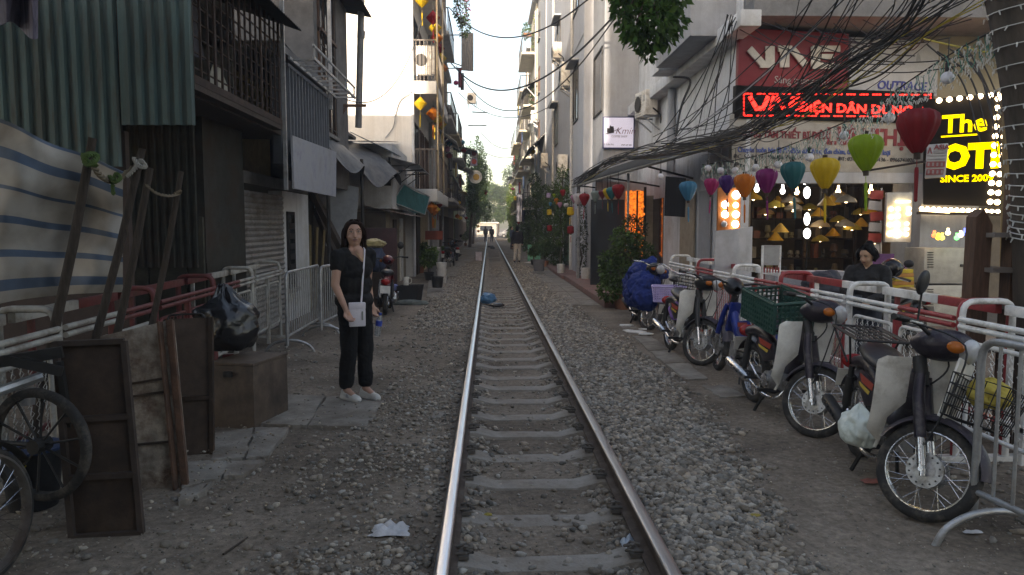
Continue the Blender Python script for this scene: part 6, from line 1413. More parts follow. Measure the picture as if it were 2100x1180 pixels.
# ================================================================== CABLES AND STRING LIGHTS
cbm = pm('cable_black', (.016,.016,.017), .6); cym = pm('cable_yellow', (.42,.34,.03), .55); cwm = pm('cable_white', (.36,.36,.38), .55)
rgc = random.Random(21)
def cable(pts, r, mat, label, group, n=5):
    return tag(MB().tube(cat_pts(pts, 7), r, n).build('overhead_cable', mat, smooth=60), label, 'cable', group)
main = [(2010,-60,6.2),(1880,45,7.0),(1760,130,7.9),(1640,215,9.0),(1530,275,10.3),(1430,298,12.0),(1340,312,14.5),(1270,326,17.2),(1225,348,19.6),(1185,374,22.2)]
for i in range(30):
    j = rgc.uniform(-1,1); pts = []
    for k, (px, py, y) in enumerate(main):
        f = (2.2 if k == 0 else 1.8 if k == 1 else 1.45 if k < 4 else .8 if k < 7 else .4)
        pts.append(AY(px+j*34*f*(2.2 if k == 0 else 1)+rgc.uniform(-6,6)*f, py+rgc.uniform(-15,15)*f+6*math.sin(i+k)*f, y+rgc.uniform(-.15,.15)))
    yl = i in (5, 17, 26)
    cable(pts[rgc.randint(0,1):], .0065 if i % 6 else .011, cym if yl else (cwm if i == 11 else cbm), 'yellow wire running in the thick overhead cable bundle' if yl else ('pale wire running in the thick overhead cable bundle' if i == 11 else 'black cable in the thick bundle sweeping down to the awning'), 'cables of the thick bundle')
for i in range(20):
    x0 = rgc.uniform(1320,1560); x1 = rgc.uniform(1640,2080); y0 = rgc.uniform(255,330); A = AY(x0, y0, rgc.uniform(10.2,12.2)); B = AY(x1, rgc.uniform(-90,-20), rgc.uniform(6.0,8.0))
    cable(sag(A, B, rgc.uniform(.05,.55), 6), rgc.choice([.004,.006,.007]), cbm if i != 9 else cwm, 'thin slack wire fanning up from the bundle across the shop signs' if i != 9 else 'single pale wire slanting across the red sign', 'slack wires over the shop')
for i in range(9):
    A = AY(1505+rgc.uniform(-14,14), rgc.uniform(28,45), 12.0); B = AY(1330+rgc.uniform(0,150), rgc.uniform(270,310), 12.3+rgc.uniform(0,1.2)); mid = A.lerp(B, .5)+Vector((rgc.uniform(-.1,.25),0,rgc.uniform(-.5,.1)))
    cable([A, mid, B], .009, cbm, 'wire dropping from the cornice corner to the bundle', 'wires on the corner wall')
cable([AY(1380,158,13.4), AY(1415,165,13.4), AY(1400,210,13.4), AY(1392,240,13.3), AY(1385,290,13.2)], .022, cbm, 'thick black conduit looping down the white corner wall', 'wires on the corner wall')
for i in range(12):
    A = AY(1500+i*30, rgc.uniform(30,70), 12.3); B = AY(1900+rgc.uniform(-60,120), rgc.uniform(20,150), 9.5)
    cable(sag(A, B, rgc.uniform(.1,.4), 6), .008, cbm, 'wire strung along the top of the red sign', 'wires above the signs')
cable([AY(1895,80,8), AY(1960,95,7.2), AY(2080,118,6.2)], .010, cym, 'yellow wire stretched to the trunk at the right', 'wires above the signs')
for i in range(7):
    A = AY(1900+i*22, rgc.uniform(60,130), 9.5); B = AY(2010+i*12, rgc.uniform(200,420), 9.0); cable([A, A.lerp(B,.5)+Vector((.1,0,.15)), B], .010, cbm, 'black wire hanging beside the lit sign', 'wires above the signs')
SW = 'wires crossing the street'
for (a, b, s_, r, lab) in (((920,15,34),(1205,0,22),1.2,.025,'highest black wire sagging across the street'),((925,130,36),(1262,30,20),1.6,.03,'second thick wire crossing the street gap'),((935,135,37),(1262,36,20),2.3,.02,'lower thin wire crossing the street gap'),((940,190,45),(1135,215,36),1.0,.02,'thin wire between far balconies'),((560,60,11),(868,35,25),1.8,.012,'thin wire drooping over the sunlit white wall'),((968,230,50),(1000,231,50),.01,.04,'steel arm jutting from the left row'),((960,258,50),(998,258,50),.01,.04,'lower steel arm jutting from the left row'),((990,310,70),(1080,312,70),.6,.03,'far wire across the street end'),((985,270,70),(1075,285,70),1.2,.03,'far drooping wire across the street end')):
    A, B = AY(*a), AY(*b); cable(sag(A, B, s_, 8), r, cbm, lab, SW)
# fairy string lights carrying the lanterns
fb = pm('fairy_white', (.55,.55,.52), .5); fg = pm('fairy_green_wire', (.05,.22,.17), .6)
mainline = [AY(1440,338,11.6), AY(1500,330,10.9), AY(1560,318,10.2), AY(1625,296,9.4), AY(1700,265,8.5), AY(1780,228,7.5), AY(1860,170,6.7), AY(1960,105,6.0), AY(2045,60,5.5)]
tag(MB().tube(cat_pts(mainline, 6), .007, 5).build('support_wire', cbm), 'support wire carrying the lantern string to the trunk', 'cable')
fl_t = thing('fairy_lights', 'looped white fairy light string along the lantern wire', 'string lights', mainline[4])
P_ = cat_pts(mainline, 8); wv = []; bl_ = MB(); N_ = len(P_)
for i in range(N_*7):
    f = i/7; a = P_[min(int(f), N_-1)]; b = P_[min(int(f)+1, N_-1)]; p = a.lerp(b, f-int(f))
    p = p-Vector((0,0,.10+.10*math.cos(i*.55)))+Vector((rgc.uniform(-.02,.02), rgc.uniform(-.03,.03), rgc.uniform(-.02,.02))); wv.append(p)
    for _ in range(2): q = p+Vector((rgc.uniform(-.03,.03), rgc.uniform(-.03,.03), rgc.uniform(-.06,.01))); bl_.cyl(q, q+Vector((rgc.uniform(-.02,.02),0,-.03)), .006, .003, 4)
MB().tube(wv, .0035, 4).build('wire', fg, fl_t, True); o = bl_.build('fairy_bulbs', fb, fl_t, True); o['kind'] = 'stuff'
for i, (px, py, y) in enumerate(((1943,160,6.1),(1824,242,7.1),(1731,278,8.2),(1660,323,9.0),(1596,338,9.8),(1550,344,10.3),(1508,350,10.8),(1478,350,11.1),(1452,345,11.4),(1355,362,12.6))):
    c = AY(px, py, y); t = thing('globe_bulb', ('nearest unlit white globe bulb by the black sign','unlit white globe bulb left of the red lantern','unlit globe bulb left of the green lantern','unlit globe bulb left of the yellow lantern','unlit globe bulb above the teal lantern','unlit globe bulb above the magenta lantern','unlit globe bulb above the orange lantern','unlit globe bulb above the violet lantern','unlit globe bulb above the hot pink lantern','lone small globe bulb under the awning')[i], 'bulb', c, group='globe bulbs on the lantern wire')
    MB().sph((0,0,0), .052, 14, 10).build('glass', pm('globe_white', (.62,.62,.66), .3), t, smooth=60); MB().cyl((0,0,.04),(0,0,.12),.022,n=8).build('socket', blackp, t); MB().cyl((0,0,.12),(0,0,.32),.005,n=4).build('cord', blackp, t)
# ================================================================== PEOPLE
def capsule(m, p0, p1, r0, r1, n=14):
    p0, p1 = Vector(p0), Vector(p1); d = (p1-p0); L = max(d.length, 1e-5); d.normalize(); a, b = frame(d); prof = []
    for i in range(5): t = math.pi/2*(i/4); prof.append((r0*math.sin(t), -r0*math.cos(t)))
    for i in range(5): t = math.pi/2*(i/4); prof.append((r1*math.cos(t), L+r1*math.sin(t)))
    M = Matrix(((a.x,b.x,-d.x,p0.x),(a.y,b.y,-d.y,p0.y),(a.z,b.z,-d.z,p0.z),(0,0,0,1)))
    prof = [(max(r,0), -z) for r, z in prof]
    m.lathe([(r if r > 1e-6 else 0, z) for r, z in prof], n, M)
def organic(name, prims, voxel, mat, parent, smooth_it=3):
    """prims: ('c',p0,p1,r0,r1) capsules or ('e',centre,radii,rot) -> one continuous remeshed surface"""
    m = MB()
    for q in prims:
        if q[0] == 'c': capsule(m, *q[1:])
        else: m.sph(q[1], tuple(x*1.08 for x in q[2]) if len(q) > 3 else q[2], 18, 14, q[3] if len(q) > 3 else None)
    me = bpy.data.meshes.new(name); me.from_pydata(m.v, [], m.f)
    bm = bmesh.new(); bm.from_mesh(me); bmesh.ops.remove_doubles(bm, verts=bm.verts, dist=1e-6); bmesh.ops.recalc_face_normals(bm, faces=bm.faces); bm.to_mesh(me); bm.free()
    tmp = bpy.data.objects.new(name+'_src', me)
    rm = tmp.modifiers.new('r', 'REMESH'); rm.mode = 'VOXEL'; rm.voxel_size = voxel; rm.use_smooth_shade = True
    s = tmp.modifiers.new('s', 'SMOOTH'); s.factor = .5; s.iterations = smooth_it
    out = baked(tmp); out.name = name
    out.materials.clear(); out.materials.append(mat); out.shade_smooth()
    o = bpy.data.objects.new(name, out); COL.objects.link(o); o.parent = parent; return o
def hand(prims, w, d, side, curl=.5, s=1.0):
    """palm and five fingers from wrist w along d; side +1/-1 is where the thumb leaves"""
    w, d = Vector(w), Vector(d).normalized(); up = Vector((0,-1,0)); a = d.cross(up).normalized()*side; nrm = a.cross(d).normalized()*side
    if nrm.y > 0: nrm = -nrm
    pc = w+d*.085*s; prims += [('c', w, w+d*.03*s, .026*s, .028*s)]
    for k in range(4):
        o = a*(.027-.018*k)*s; kn = w+d*(.085-.004*abs(k-1))*s+o; prims.append(('c', w+d*.02*s+o*.7, kn, .015*s, .0135*s))
        L = (.068,.076,.070,.055)[k]*s; c1 = kn+d*L*.5*math.cos(curl)+nrm*L*.5*math.sin(curl); c2 = c1+d*L*.5*math.cos(curl*2.2)+nrm*L*.5*math.sin(curl*2.2)
        prims += [('c', kn, c1, .0105*s, .0098*s), ('c', c1, c2, .0098*s, .0082*s)]
    b = w+d*.03*s+a*.028*s; t1 = b+(d*.7+a*.6+nrm*.35)*.038*s; t2 = t1+(d*.9+nrm*.5)*.028*s
    prims += [('c', b, t1, .0135*s, .0115*s), ('c', t1, t2, .0115*s, .009*s)]
def person(label, loc, th, c_top, c_leg, c_shoe, c_hair, voxel=.008, sleeves='short', arms=None, head_th=0, head_pitch=0, s=1.0, hair='bob', legs=None, vneck=True, puffy=0, skinm=None, group=None, face=True):
    t = thing('person', label, 'person', loc, th, group); t.scale = (s,s,s); MW[t.name] = MW[t.name] @ Matrix.Scale(s, 4)
    arms = arms or {}
    RA = arms.get('r', ((-.185,.01,1.37),(-.235,.03,1.10),(-.205,-.09,.885))); LA = arms.get('l', ((.185,.01,1.37),(.225,.06,1.10),(.225,-.03,.87)))
    LG = legs or (((-.085,0,.88),(-.095,-.03,.48),(-.095,.02,.09)), ((.085,0,.88),(.10,-.02,.48),(.105,.03,.09)))
    Hm = Matrix.Translation((0,0,1.45)) @ Matrix.Rotation(head_th, 4, 'Z') @ Matrix.Rotation(head_pitch, 4, 'X') @ Matrix.Scale(1.08, 4) @ Matrix.Translation((0,0,-1.475))
    H = lambda p: Hm @ Vector(p)
    hr = (0, 0, head_th) if abs(head_pitch) < .01 else (head_pitch*math.cos(head_th), head_pitch*math.sin(head_th), head_th)
    body = [('c',(0,.012,1.36),H((0,.004,1.50)),.056,.052), ('e',(0,.0,1.25),(.155,.095,.17)), ('e',(0,0,1.06),(.13,.09,.14)), ('e',(0,.01,.92),(.155,.105,.12)),
            ('e',H((0,.012,1.60)),(.074,.092,.102),hr), ('e',H((0,-.018,1.555)),(.060,.066,.083),hr), ('e',H((0,-.048,1.505)),(.030,.032,.026),hr), ('c',H((0,-.085,1.595)),H((0,-.103,1.558)),.009,.0145), ('e',H((0,-.076,1.535)),(.024,.014,.012),hr)]
    for sx in (-1, 1):
        body += [('e',H((sx*.075,.01,1.575)),(.011,.02,.032),hr), ('e',H((sx*.036,-.062,1.553)),(.022,.018,.02),hr), ('c',(0,.01,1.385),(sx*.15,.012,1.375),.05,.048)]
    if vneck: body += [('c',(0,-.048,1.405),(.006,-.100,1.32),.058,.020), ('c',(-.055,-.02,1.41),(.0,-.085,1.335),.036,.018), ('c',(.055,-.02,1.41),(.01,-.085,1.335),.036,.018)]
    for A in (RA, LA): body += [('c',A[0],A[1],.047,.039), ('c',A[1],A[2],.039,.025)]
    for side, A in ((1, RA), (-1, LA)): hand(body, A[2], Vector(A[2])-Vector(A[1])+Vector((0,-.03,-.08)), side, .6)
    for A in LG: body += [('c',A[0],A[1],.075,.05), ('c',A[1],A[2],.05,.034), ('c',A[2],(A[2][0],A[2][1]-.12,.04),.035,.03)]
    organic('body', body, voxel, skinm or skin, t)
    pf = 1+puffy
    top = [('e',(0,.005,1.255),(.178*pf,.118*pf,.155)), ('e',(0,-.035,1.215),(.135*pf,.098*pf,.09)), ('e',(0,.006,1.08),(.165*pf,.122*pf,.18)), ('e',(0,.012,.945),(.185*pf,.138*pf,.115)), ('c',(-.115,.014,1.375),(.115,.014,1.375),.062*pf,.062*pf)]
    for A in (RA, LA):
        a0, a1, a2 = Vector(A[0]), Vector(A[1]), Vector(A[2])
        if sleeves == 'short': top += [('c',a0*.9+Vector((0,0,.137)),a0,.055,.066), ('c',a0,a0.lerp(a1,.33),.066,.064)]
        else: top += [('c',a0,a1,.064*pf,.056*pf), ('c',a1,a1.lerp(a2,.9),.056*pf,.045*pf)]
    crumple(organic('top', top, voxel, c_top, t, 5), .010 if voxel < .01 else .016, 9.0, 3.0)
    leg = [('e',(0,.012,.90),(.172,.128,.11))]
    for A in LG:
        k = Vector(A[1]); an = Vector(A[2]); leg += [('c',A[0],k,.094,.078), ('c',k,an+Vector((0,0,.075)),.078,.070)]
    crumple(organic('trousers', leg, voxel, c_leg, t, 4), .010, 8.0, 6.0)
    for A in LG:
        x, y = A[2][0], A[2][1]; o = organic('shoe', [('c',(x,y+.03,.048),(x,y-.06,.046),.037,.038), ('c',(x,y-.06,.040),(x,y-.175,.032),.038,.028), ('c',(x,y+.03,.066),(x,y-.01,.082),.034,.033), ('c',(x,y+.035,.018),(x,y-.18,.018),.042,.038)], max(.007, voxel*.8), c_shoe, t, 2)
        sole = MB().grid(lambda u, v: (x+(.046 if u < .6 else .040)*math.cos(6.2832*v)*math.sin(3.1416*min(max(u,.03),.97))**.35, y+.075-.30*u, .004+.0*v+.012*(math.sin(6.2832*v) > 0)), 10, 12).build('sole', pm('sole', (.45,.44,.42), .7), o)
    # hair
    if hair == 'bob':
        hp = [('e',H((0,.038,1.622)),(.089,.092,.094),hr), ('e',H((0,.062,1.555)),(.084,.068,.098),hr), ('c',H((-.072,.02,1.60)),H((-.082,.0,1.47)),.026,.024), ('c',H((.074,.02,1.60)),H((.086,.005,1.47)),.026,.022), ('c',H((-.05,-.035,1.672)),H((-.078,-.01,1.575)),.024,.02), ('c',H((.05,-.035,1.672)),H((.078,-.01,1.575)),.024,.02), ('e',H((0,-.01,1.682)),(.06,.055,.024),hr), ('e',H((0,.075,1.47)),(.07,.045,.06),hr)]
    else:
        hp = [('e',H((0,.035,1.62)),(.085,.092,.094),hr), ('e',H((0,.06,1.56)),(.076,.062,.085),hr), ('e',H((0,.12,1.63)),(.045,.045,.045),hr)]
        if hair == 'bun': hp += [('e',H((0,.10,1.68)),(.05,.05,.045),hr), ('c',H((-.074,.02,1.60)),H((-.07,.03,1.50)),.024,.018), ('c',H((.074,.02,1.60)),H((.07,.03,1.50)),.024,.018), ('c',H((-.05,-.03,1.672)),H((-.075,0,1.58)),.022,.018), ('c',H((.05,-.03,1.672)),H((.075,0,1.58)),.022,.018), ('e',H((0,.0,1.685)),(.06,.06,.022),hr)]
    hob = organic('hair', hp, voxel, c_hair, t, 3)
    if hair != 'short' and face:
        hs_ = MB(); rh = random.Random(5)
        for k in range(150):
            a = rh.uniform(-1, 1); sx = 1 if a > 0 else -1; b_ = rh.uniform(0, 1)
            p0 = (sx*rh.uniform(.005,.03), -.055+.11*b_, 1.715-.02*abs(b_-.4)); p1 = (sx*(.078+rh.uniform(0,.014)), -.035+.11*b_, 1.63); p2 = (sx*(.088+rh.uniform(0,.016)), -.02+.10*b_+rh.uniform(-.01,.01), 1.54); p3 = (sx*(.082+rh.uniform(-.015,.028)), -.005+.09*b_+rh.uniform(-.02,.02), 1.45+rh.uniform(-.03,.04) if hair == 'bob' else 1.53)
            hs_.tube(cat_pts([H(p0), H(p1), H(p2), H(p3)], 4), .0022, 4)
        o_ = hs_.build('hair_strands', c_hair, hob); o_['kind'] = 'stuff'
    if face:
        fm = pm('eye_dark', (.02,.014,.012), .3); wm_ = pm('eye_white', (.5,.48,.46), .4); lip = pm('lips', (.34,.16,.14), .5)
        for sx in (-1, 1):
            e = MB().sph(H((sx*.031,-.0815,1.602)), (.0115,.005,.0048), 12, 8, hr).build('eye', wm_, t, smooth=60); MB().sph(H((sx*.031,-.0850,1.602)), (.0055,.0035,.0048), 10, 6, hr).build('iris', fm, e, smooth=60)
            MB().tube([H((sx*.014,-.088,1.622)), H((sx*.032,-.089,1.628)), H((sx*.050,-.079,1.622))], .0035, 5).build('eyebrow', c_hair, t); MB().tube([H((sx*.016,-.086,1.608)), H((sx*.031,-.089,1.612)), H((sx*.047,-.079,1.606))], .003, 5).build('eyelid', fm, t)
        MB().sph(H((0,-.0865,1.538)), (.023,.007,.0055), 12, 6, hr).build('upper_lip', lip, t, smooth=60); MB().sph(H((0,-.086,1.529)), (.020,.008,.006), 12, 6, hr).build('lower_lip', lip, t, smooth=60)
        MB().tube([H((-.02,-.0915,1.5338)), H((0,-.0945,1.534)), H((.02,-.0915,1.5338))], .002, 5).build('mouth_line', fm, t)
    return t
blk_top = pm('black_blouse', (.006,.006,.007), .9, bump=.2, bscale=30); blk_leg = pm('black_trousers', (.005,.005,.006), .9, bump=.15, bscale=30)
hairm = pm('dark_brown_hair', (.018,.010,.008), .7, spec=.12, var=.5, scale=4, stretch=(40,40,3), bump=.3, bscale=30); shoe_w = pm('white_sneaker', (.60,.60,.58), .55, dirt=(.42,.41,.38), damt=.4)
wloc = G(732, 817, .045); TH = R(46)
wo2 = person('woman in black blouse and trousers with white sneakers beside the track', wloc, TH, blk_top, blk_leg, shoe_w, hairm, .0075, 'short',
     {'r': ((-.185,.0,1.37),(-.235,-.02,1.10),(-.195,-.13,.875)), 'l': ((.185,.02,1.37),(.215,.09,1.11),(.215,.03,.88))}, head_th=R(-30), head_pitch=R(-2), s=1.0,
     legs=(((-.085,0,.88),(-.09,-.02,.48),(-.085,.05,.09)), ((.085,0,.88),(.09,-.02,.48),(.085,-.02,.09))), puffy=.07)
Wm = MW[wo2.name]
for sx in (-1, 1): 
    s_ = MB().prism([(sx*.0445+(-.085 if sx < 0 else .085),(.05 if sx < 0 else -.02)-.05-k, z) for k, z in ((0,.03),(.05,.03),(.035,.065),(.005,.065))], (-.003*sx,0,0)).build('shoe_flash', pm('silver_flash', (.38,.38,.42), .35, .5), wo2)
MB().tube(cat_pts([(.045,-.075,1.425),(.0,-.108,1.30),(-.04,-.145,1.15),(-.10,-.165,1.0),(-.135,-.165,.93)], 6), .0085, 6).tube(cat_pts([(.045,-.075,1.425),(.075,.0,1.442),(.06,.08,1.40),(-.02,.13,1.25),(-.12,.14,1.05),(-.165,.05,.95),(-.155,-.13,.93)], 5), .008, 6)
bag = thing('handbag', 'small white crossbody bag held at the woman\'s hip', 'bag', Wm @ Vector((-.105,-.172,.82)), TH+R(-30))
bw = pm('white_leather', (.62,.60,.66), .5, var=.06)
MB().bb(-.075,.075,-.022,.022,-.10,.115).build('pouch', bw, bag, bevel=.01); MB().bb(-.077,.077,-.026,.026,.06,.122).build('flap', bw, bag, bevel=.01)
MB().box((.045,-.028,.0),(.012,.004,.08)).build('emblem', pm('bag_emblem', (.2,.22,.2), .4), bag)
st = MB().tube(cat_pts([(.055,-.085,1.425),(.02,-.118,1.30),(-.02,-.150,1.15),(-.05,-.172,1.0),(-.065,-.180,.935)], 6), .0085, 6).tube(cat_pts([(.055,-.085,1.425),(.085,.0,1.448),(.06,.085,1.40),(-.02,.138,1.25),(-.10,.155,1.08),(-.15,.11,1.0)], 5), .008, 6)
st.v = [tuple(Wm @ Vector(p)) for p in st.v]; st.build('strap', bw, bag, True, smooth=60)
MB().tube(cat_pts([(-.05,-.065,1.42),(-.02,-.11,1.36),(.0,-.122,1.335),(.025,-.11,1.36),(.05,-.065,1.42)],4), .0018, 4).build('necklace', pm('gold', (.6,.45,.2), .3, 1), wo2)
MB().sph((0,-.125,1.33), .006, 8, 6).build('pendant', pm('gold', (.6,.45,.2)), wo2)
bo = thing('water_bottle', 'clear plastic water bottle with blue label held in the woman\'s hand', 'bottle', Wm @ Vector((.235,-.045,.68)), 0, rot=(R(8), R(6), TH))
MB().lathe([(.0,-.10),(.028,-.10),(.031,-.09),(.031,.05),(.026,.07),(.012,.10),(.012,.115),(0,.115)], 16).build('bottle_body', pm('clear_plastic', (.75,.78,.8), .08, var=.03, bump=0, trans=.85), bo, smooth=50); MB().lathe([(.0315,.0),(.0318,.05)], 16).build('label', pm('label_blue', (.03,.06,.35), .5), bo); MB().cyl((0,0,.108),(0,0,.13),.014,n=12).build('cap', pm('cap_blue', (.03,.08,.4), .5), bo)
jk = pm('black_jacket', (.010,.010,.011), .75, bump=.3, bscale=14); jean = pm('dark_jeans', (.03,.035,.05), .9)
skin2 = pm('skin2', (.45,.29,.20), .5, var=.08, bump=.03)
pl_ = AY(1772, 880, 8.0)
person('woman in black padded jacket looking down behind the railing', (pl_.x, 8.05, 0), R(-38), jk, jean, blackp, pm('black_hair', (.010,.009,.009), .7, var=.4, spec=.1), .012, 'long', {'r': ((-.19,0,1.36),(-.25,-.08,1.10),(-.10,-.30,1.02)), 'l': ((.19,0,1.36),(.25,-.10,1.10),(.08,-.32,1.0))}, head_th=R(-15), head_pitch=R(24), s=.88, hair='bun', vneck=False, puffy=.16, skinm=skin2)
ph = pl_.x
tag(MB().box((ph-.24, 7.79, .90), (.075,.15,.012), (R(40),0,R(-38))).build('mobile_phone', blackp, bevel=.004), 'dark phone in the hands of the woman behind the railing', 'phone')
# far pedestrians
def far(px, py, label, th, top, leg, arms=None, legs=None, s=1.0, y=None):
    g = G(px, py, .0); return person(label, (g.x, g.y, .03), th, top, leg, blackp, MATS['black_hair'], .022, 'long', arms, 0, 0, s, 'short', legs, vneck=False, puffy=.12, skinm=skin2, group='people down the track', face=False)
walk = (((-.085,0,.88),(-.095,-.12,.50),(-.095,-.02,.09)), ((.085,0,.88),(.10,.02,.48),(.105,.20,.10)))
far(1061, 540, 'dark-haired person in navy jacket and pale trousers walking at the right', R(170), pm('navy_jacket', (.012,.014,.024), .9), pm('pale_trousers', (.42,.40,.38), .9), legs=walk)
far(996, 497.5, 'distant person in black standing just left of the track', R(150), jk, jean); far(1008.5, 498, 'distant person in dark clothes standing between the rails', R(185), pm('dark_coat', (.02,.02,.022), .9), jean)
sp_ = AX(1085, 520, 2.0)
sit = (((-.085,0,.50),(-.10,-.38,.50),(-.10,-.36,.09)), ((.085,0,.50),(.10,-.38,.50),(.10,-.36,.09)))
far(1050, 512, 'far person in blue shirt by the right row vehicles', R(60), pm('blue_shirt', (.06,.09,.16), .9), jean)

tg = thing('tarpaulin', 'crumpled bright blue tarpaulin thrown over the far motorbike', 'tarpaulin', (2.3, 12.3, .5))
MW[tg.name] = Matrix.Translation((2.3,12.3,.5))
cv = organic('cover', [('e',(-.06,-.2,.20),(.26,.34,.24)), ('e',(.05,.25,.36),(.26,.34,.26)), ('c',(.12,.1,.50),(.20,.3,.62),.12,.05), ('c',(.15,-.1,.40),(.30,.0,.42),.13,.10), ('e',(-.08,-.40,.02),(.22,.20,.20)), ('e',(-.16,.1,.05),(.16,.40,.22)), ('e',(.0,.65,.2),(.24,.3,.24))], .016, tp, tg, 2)
crumple(cv, .045, 5.0, 2.0); crumple(cv, .018, 15.0, 5.0)
# ================================================================== PLANTS AND TREES
lf = leafmat('leaf_dark', (.060,.105,.036), .35); lf2 = leafmat('leaf_mid', (.075,.13,.03), .35); lf3 = leafmat('leaf_bright', (.13,.19,.035), .4); lfo = leafmat('leaf_olive', (.06,.075,.03), .3)
bark = pm('bark', (.07,.055,.042), .95, var=.4, bump=.6, bscale=25, stretch=(1,1,.35))
def pot(parent, c, r, h, mat): MB().lathe([(r*.72,0),(r*.95,h*.85),(r*1.05,h*.86),(r*1.05,h),(r*.9,h),(r*.85,h*.9),(0,h*.88)], 18, Matrix.Translation(Vector(c))).build('pot', mat, parent, True, smooth=40)
def shrub(name, label, c, blobs, n, size, mat, stems=8, potr=0, poth=.3, potm=None, cat='plant', group=None, **k):
    c = Vector(c); t = thing(name, label, cat, c, 0, group)
    if potr: pot(t, c, potr, poth, potm or concrete)
    bl = [(c+Vector(b[0]), b[1]) for b in blobs]; m = MB()
    for i in range(stems):
        b = random.choice(bl); e = b[0]+Vector((rnd(-.6,.6)*b[1][0], rnd(-.6,.6)*b[1][1], rnd(-.2,.6)*b[1][2])); s = c+Vector((rnd(-.05,.05), rnd(-.05,.05), poth*.8 if potr else 0)); m.tube(cat_pts([s, s.lerp(e,.5)+Vector((rnd(-.05,.05),rnd(-.05,.05),.05)), e], 4), [.014]*5+[.010]*3+[.006] if False else .010, 5)
    m.build('stem', bark, t, True); leaves('foliage', mat, t, bl, n, size, **k)
    return t
terra = pm('terracotta', (.22,.10,.06), .85); wpot = pm('white_bucket', (.55,.55,.53), .5, dirt=(.3,.27,.22))
shrub('potted_shrub', 'large leafy potted shrub beside the blue tarpaulin', (2.42,15.0,.0), [((-.12,0,.70),(.36,.3,.30)),((.05,.1,1.15),(.30,.3,.22)),((.32,0,.60),(.34,.3,.26)),((-.28,-.1,.42),(.26,.26,.22)),((-.05,.1,1.48),(.18,.2,.16)),((.42,.1,1.15),(.24,.26,.2)),((.52,.1,.85),(.2,.25,.2)),((.25,.1,1.42),(.16,.2,.12)),((-.32,0,1.0),(.18,.2,.16))], 4200, .085, lf2, 16, .2, .34, terra)
shrub('potted_shrub', 'smaller bushy plant behind the large potted shrub', (2.75,16.1,.15), [((0,0,.9),(.35,.35,.5)),((.1,0,1.5),(.28,.3,.3))], 2200, .07, lfo, 8, .16, .3, concrete)
def spiky(label, c, n, h): 
    t = thing('snake_plant', label, 'plant', c); pot(t, c, .15, .28, wpot); m = MB()
    for i in range(n):
        a = rnd(0,6.28); r = rnd(0,.08); L = h*rnd(.6,1); b = Vector(c)+Vector((r*math.cos(a), r*math.sin(a), .22)); e = b+Vector((math.cos(a)*.15*L, math.sin(a)*.15*L, L)); w_ = Vector((-math.sin(a), math.cos(a), 0))*.03
        MB().grid(lambda u, v: b.lerp(e, v)+w_*(u-.5)*2*(math.sin(math.pi*min(.97,.15+.8*v)))*.9, 2, 6, .004).build('leaf', pm('snake_leaf', (.035,.06,.03), .5, var=.4, stretch=(1,1,12)), t, True)
spiky('tall spiky snake plant behind the large shrub', (2.72,17.6,.15), 16, 1.0)
def vine(label, c, w_, d, z0, z1, n, size, mat, name='climbing_plant'):
    t = thing(name, label, 'plant', (c[0], c[1], 0)); k = max(3, int((z1-z0)/.5)); bl = []
    for i in range(k): bl.append((Vector((c[0]+rnd(-.1,.1), c[1]+rnd(-d*.5,d*.5), z0+(z1-z0)*(i+.5)/k)), (w_*rnd(.6,1.2), d*rnd(.4,.8), (z1-z0)/k*rnd(.7,1.1))))
    m = MB(); pts = [Vector((c[0]+rnd(-.06,.06), c[1]+rnd(-.1,.1), .0+z1*i/6)) for i in range(7)]; m.tube(cat_pts(pts, 3), .025, 6); m.build('stem', bark, t, True)
    leaves('foliage', mat, t, bl, n, size); return t
vine('vine climbing the awning post by the white bucket', (2.45,22.3), .16, .2, .4, 2.3, 900, .07, lfo)
vine('dark climbing plant on the coffee shop wall', (2.4,31), .3, 2.0, .3, 3.2, 3400, .10, lf); vine('leafy creeper hanging over the coffee shop lanterns', (2.35,27), .3, 1.2, 1.2, 3.6, 1800, .09, lf2); vine('dense dark creeper beyond the coffee shop door', (2.4,35.5), .3, 1.8, .3, 3.4, 2600, .11, lf); vine('tall dark climber beneath the black canopy', (2.35,41), .3, 1.8, .3, 4.4, 2600, .13, lf)
vine('thick climber with drooping sprays farther down the right row', (2.25,48), .35, 2.4, .2, 3.4, 2200, .15, lf); vine('sunlit yellow-green climber at the end of the right row', (2.2,80), .45, 4, 0, 6.0, 2600, .26, lf3)
vine('leafy climber on the far right row', (2.2,63), .4, 3, 0, 3.4, 1600, .2, lf2)
for (px, py, y, rx, rz, n, mt, lab) in ((1103,178,47.6,.55,.9,1300,lf2,'greenery spilling from an upper right row balcony'),(1106,70,48,.5,.8,900,lf2,'planting on the top right row balcony'),(1112,30,48,.5,.6,700,lf3,'bright yellow-green plants on the highest right balcony'),(1099,215,50,.4,.5,600,lf,'dark plants on a right row balcony rail'),(1083,55,55,.5,.7,500,lf2,'small plants on a farther right balcony'),(1066,330,62,.6,.8,700,lf2,'plants over a far right row canopy')):
    c = AY(px, py, y); t = thing('balcony_plant', lab, 'plant', c); MB().bb(c.x-rx*.7, c.x+rx*.7, y-.2, y+.3, c.z-rz*1.0, c.z-rz*.7).build('planter', terra, t, True); leaves('foliage', mt, t, [(c+Vector((0,0,-rz*.3)),(rx,.7,rz*.6)),(c+Vector((rx*.3,.3,rz*.2)),(rx*.7,.6,rz*.5)),(c+Vector((-rx*.4,0,-rz*.8)),(rx*.5,.5,rz*.5))], n, .15)
bg_ = thing('bougainvillea', 'flowering vine hanging from the roof of the left row', 'plant', AY(945, 20, 33)); c = AY(945, 20, 33)
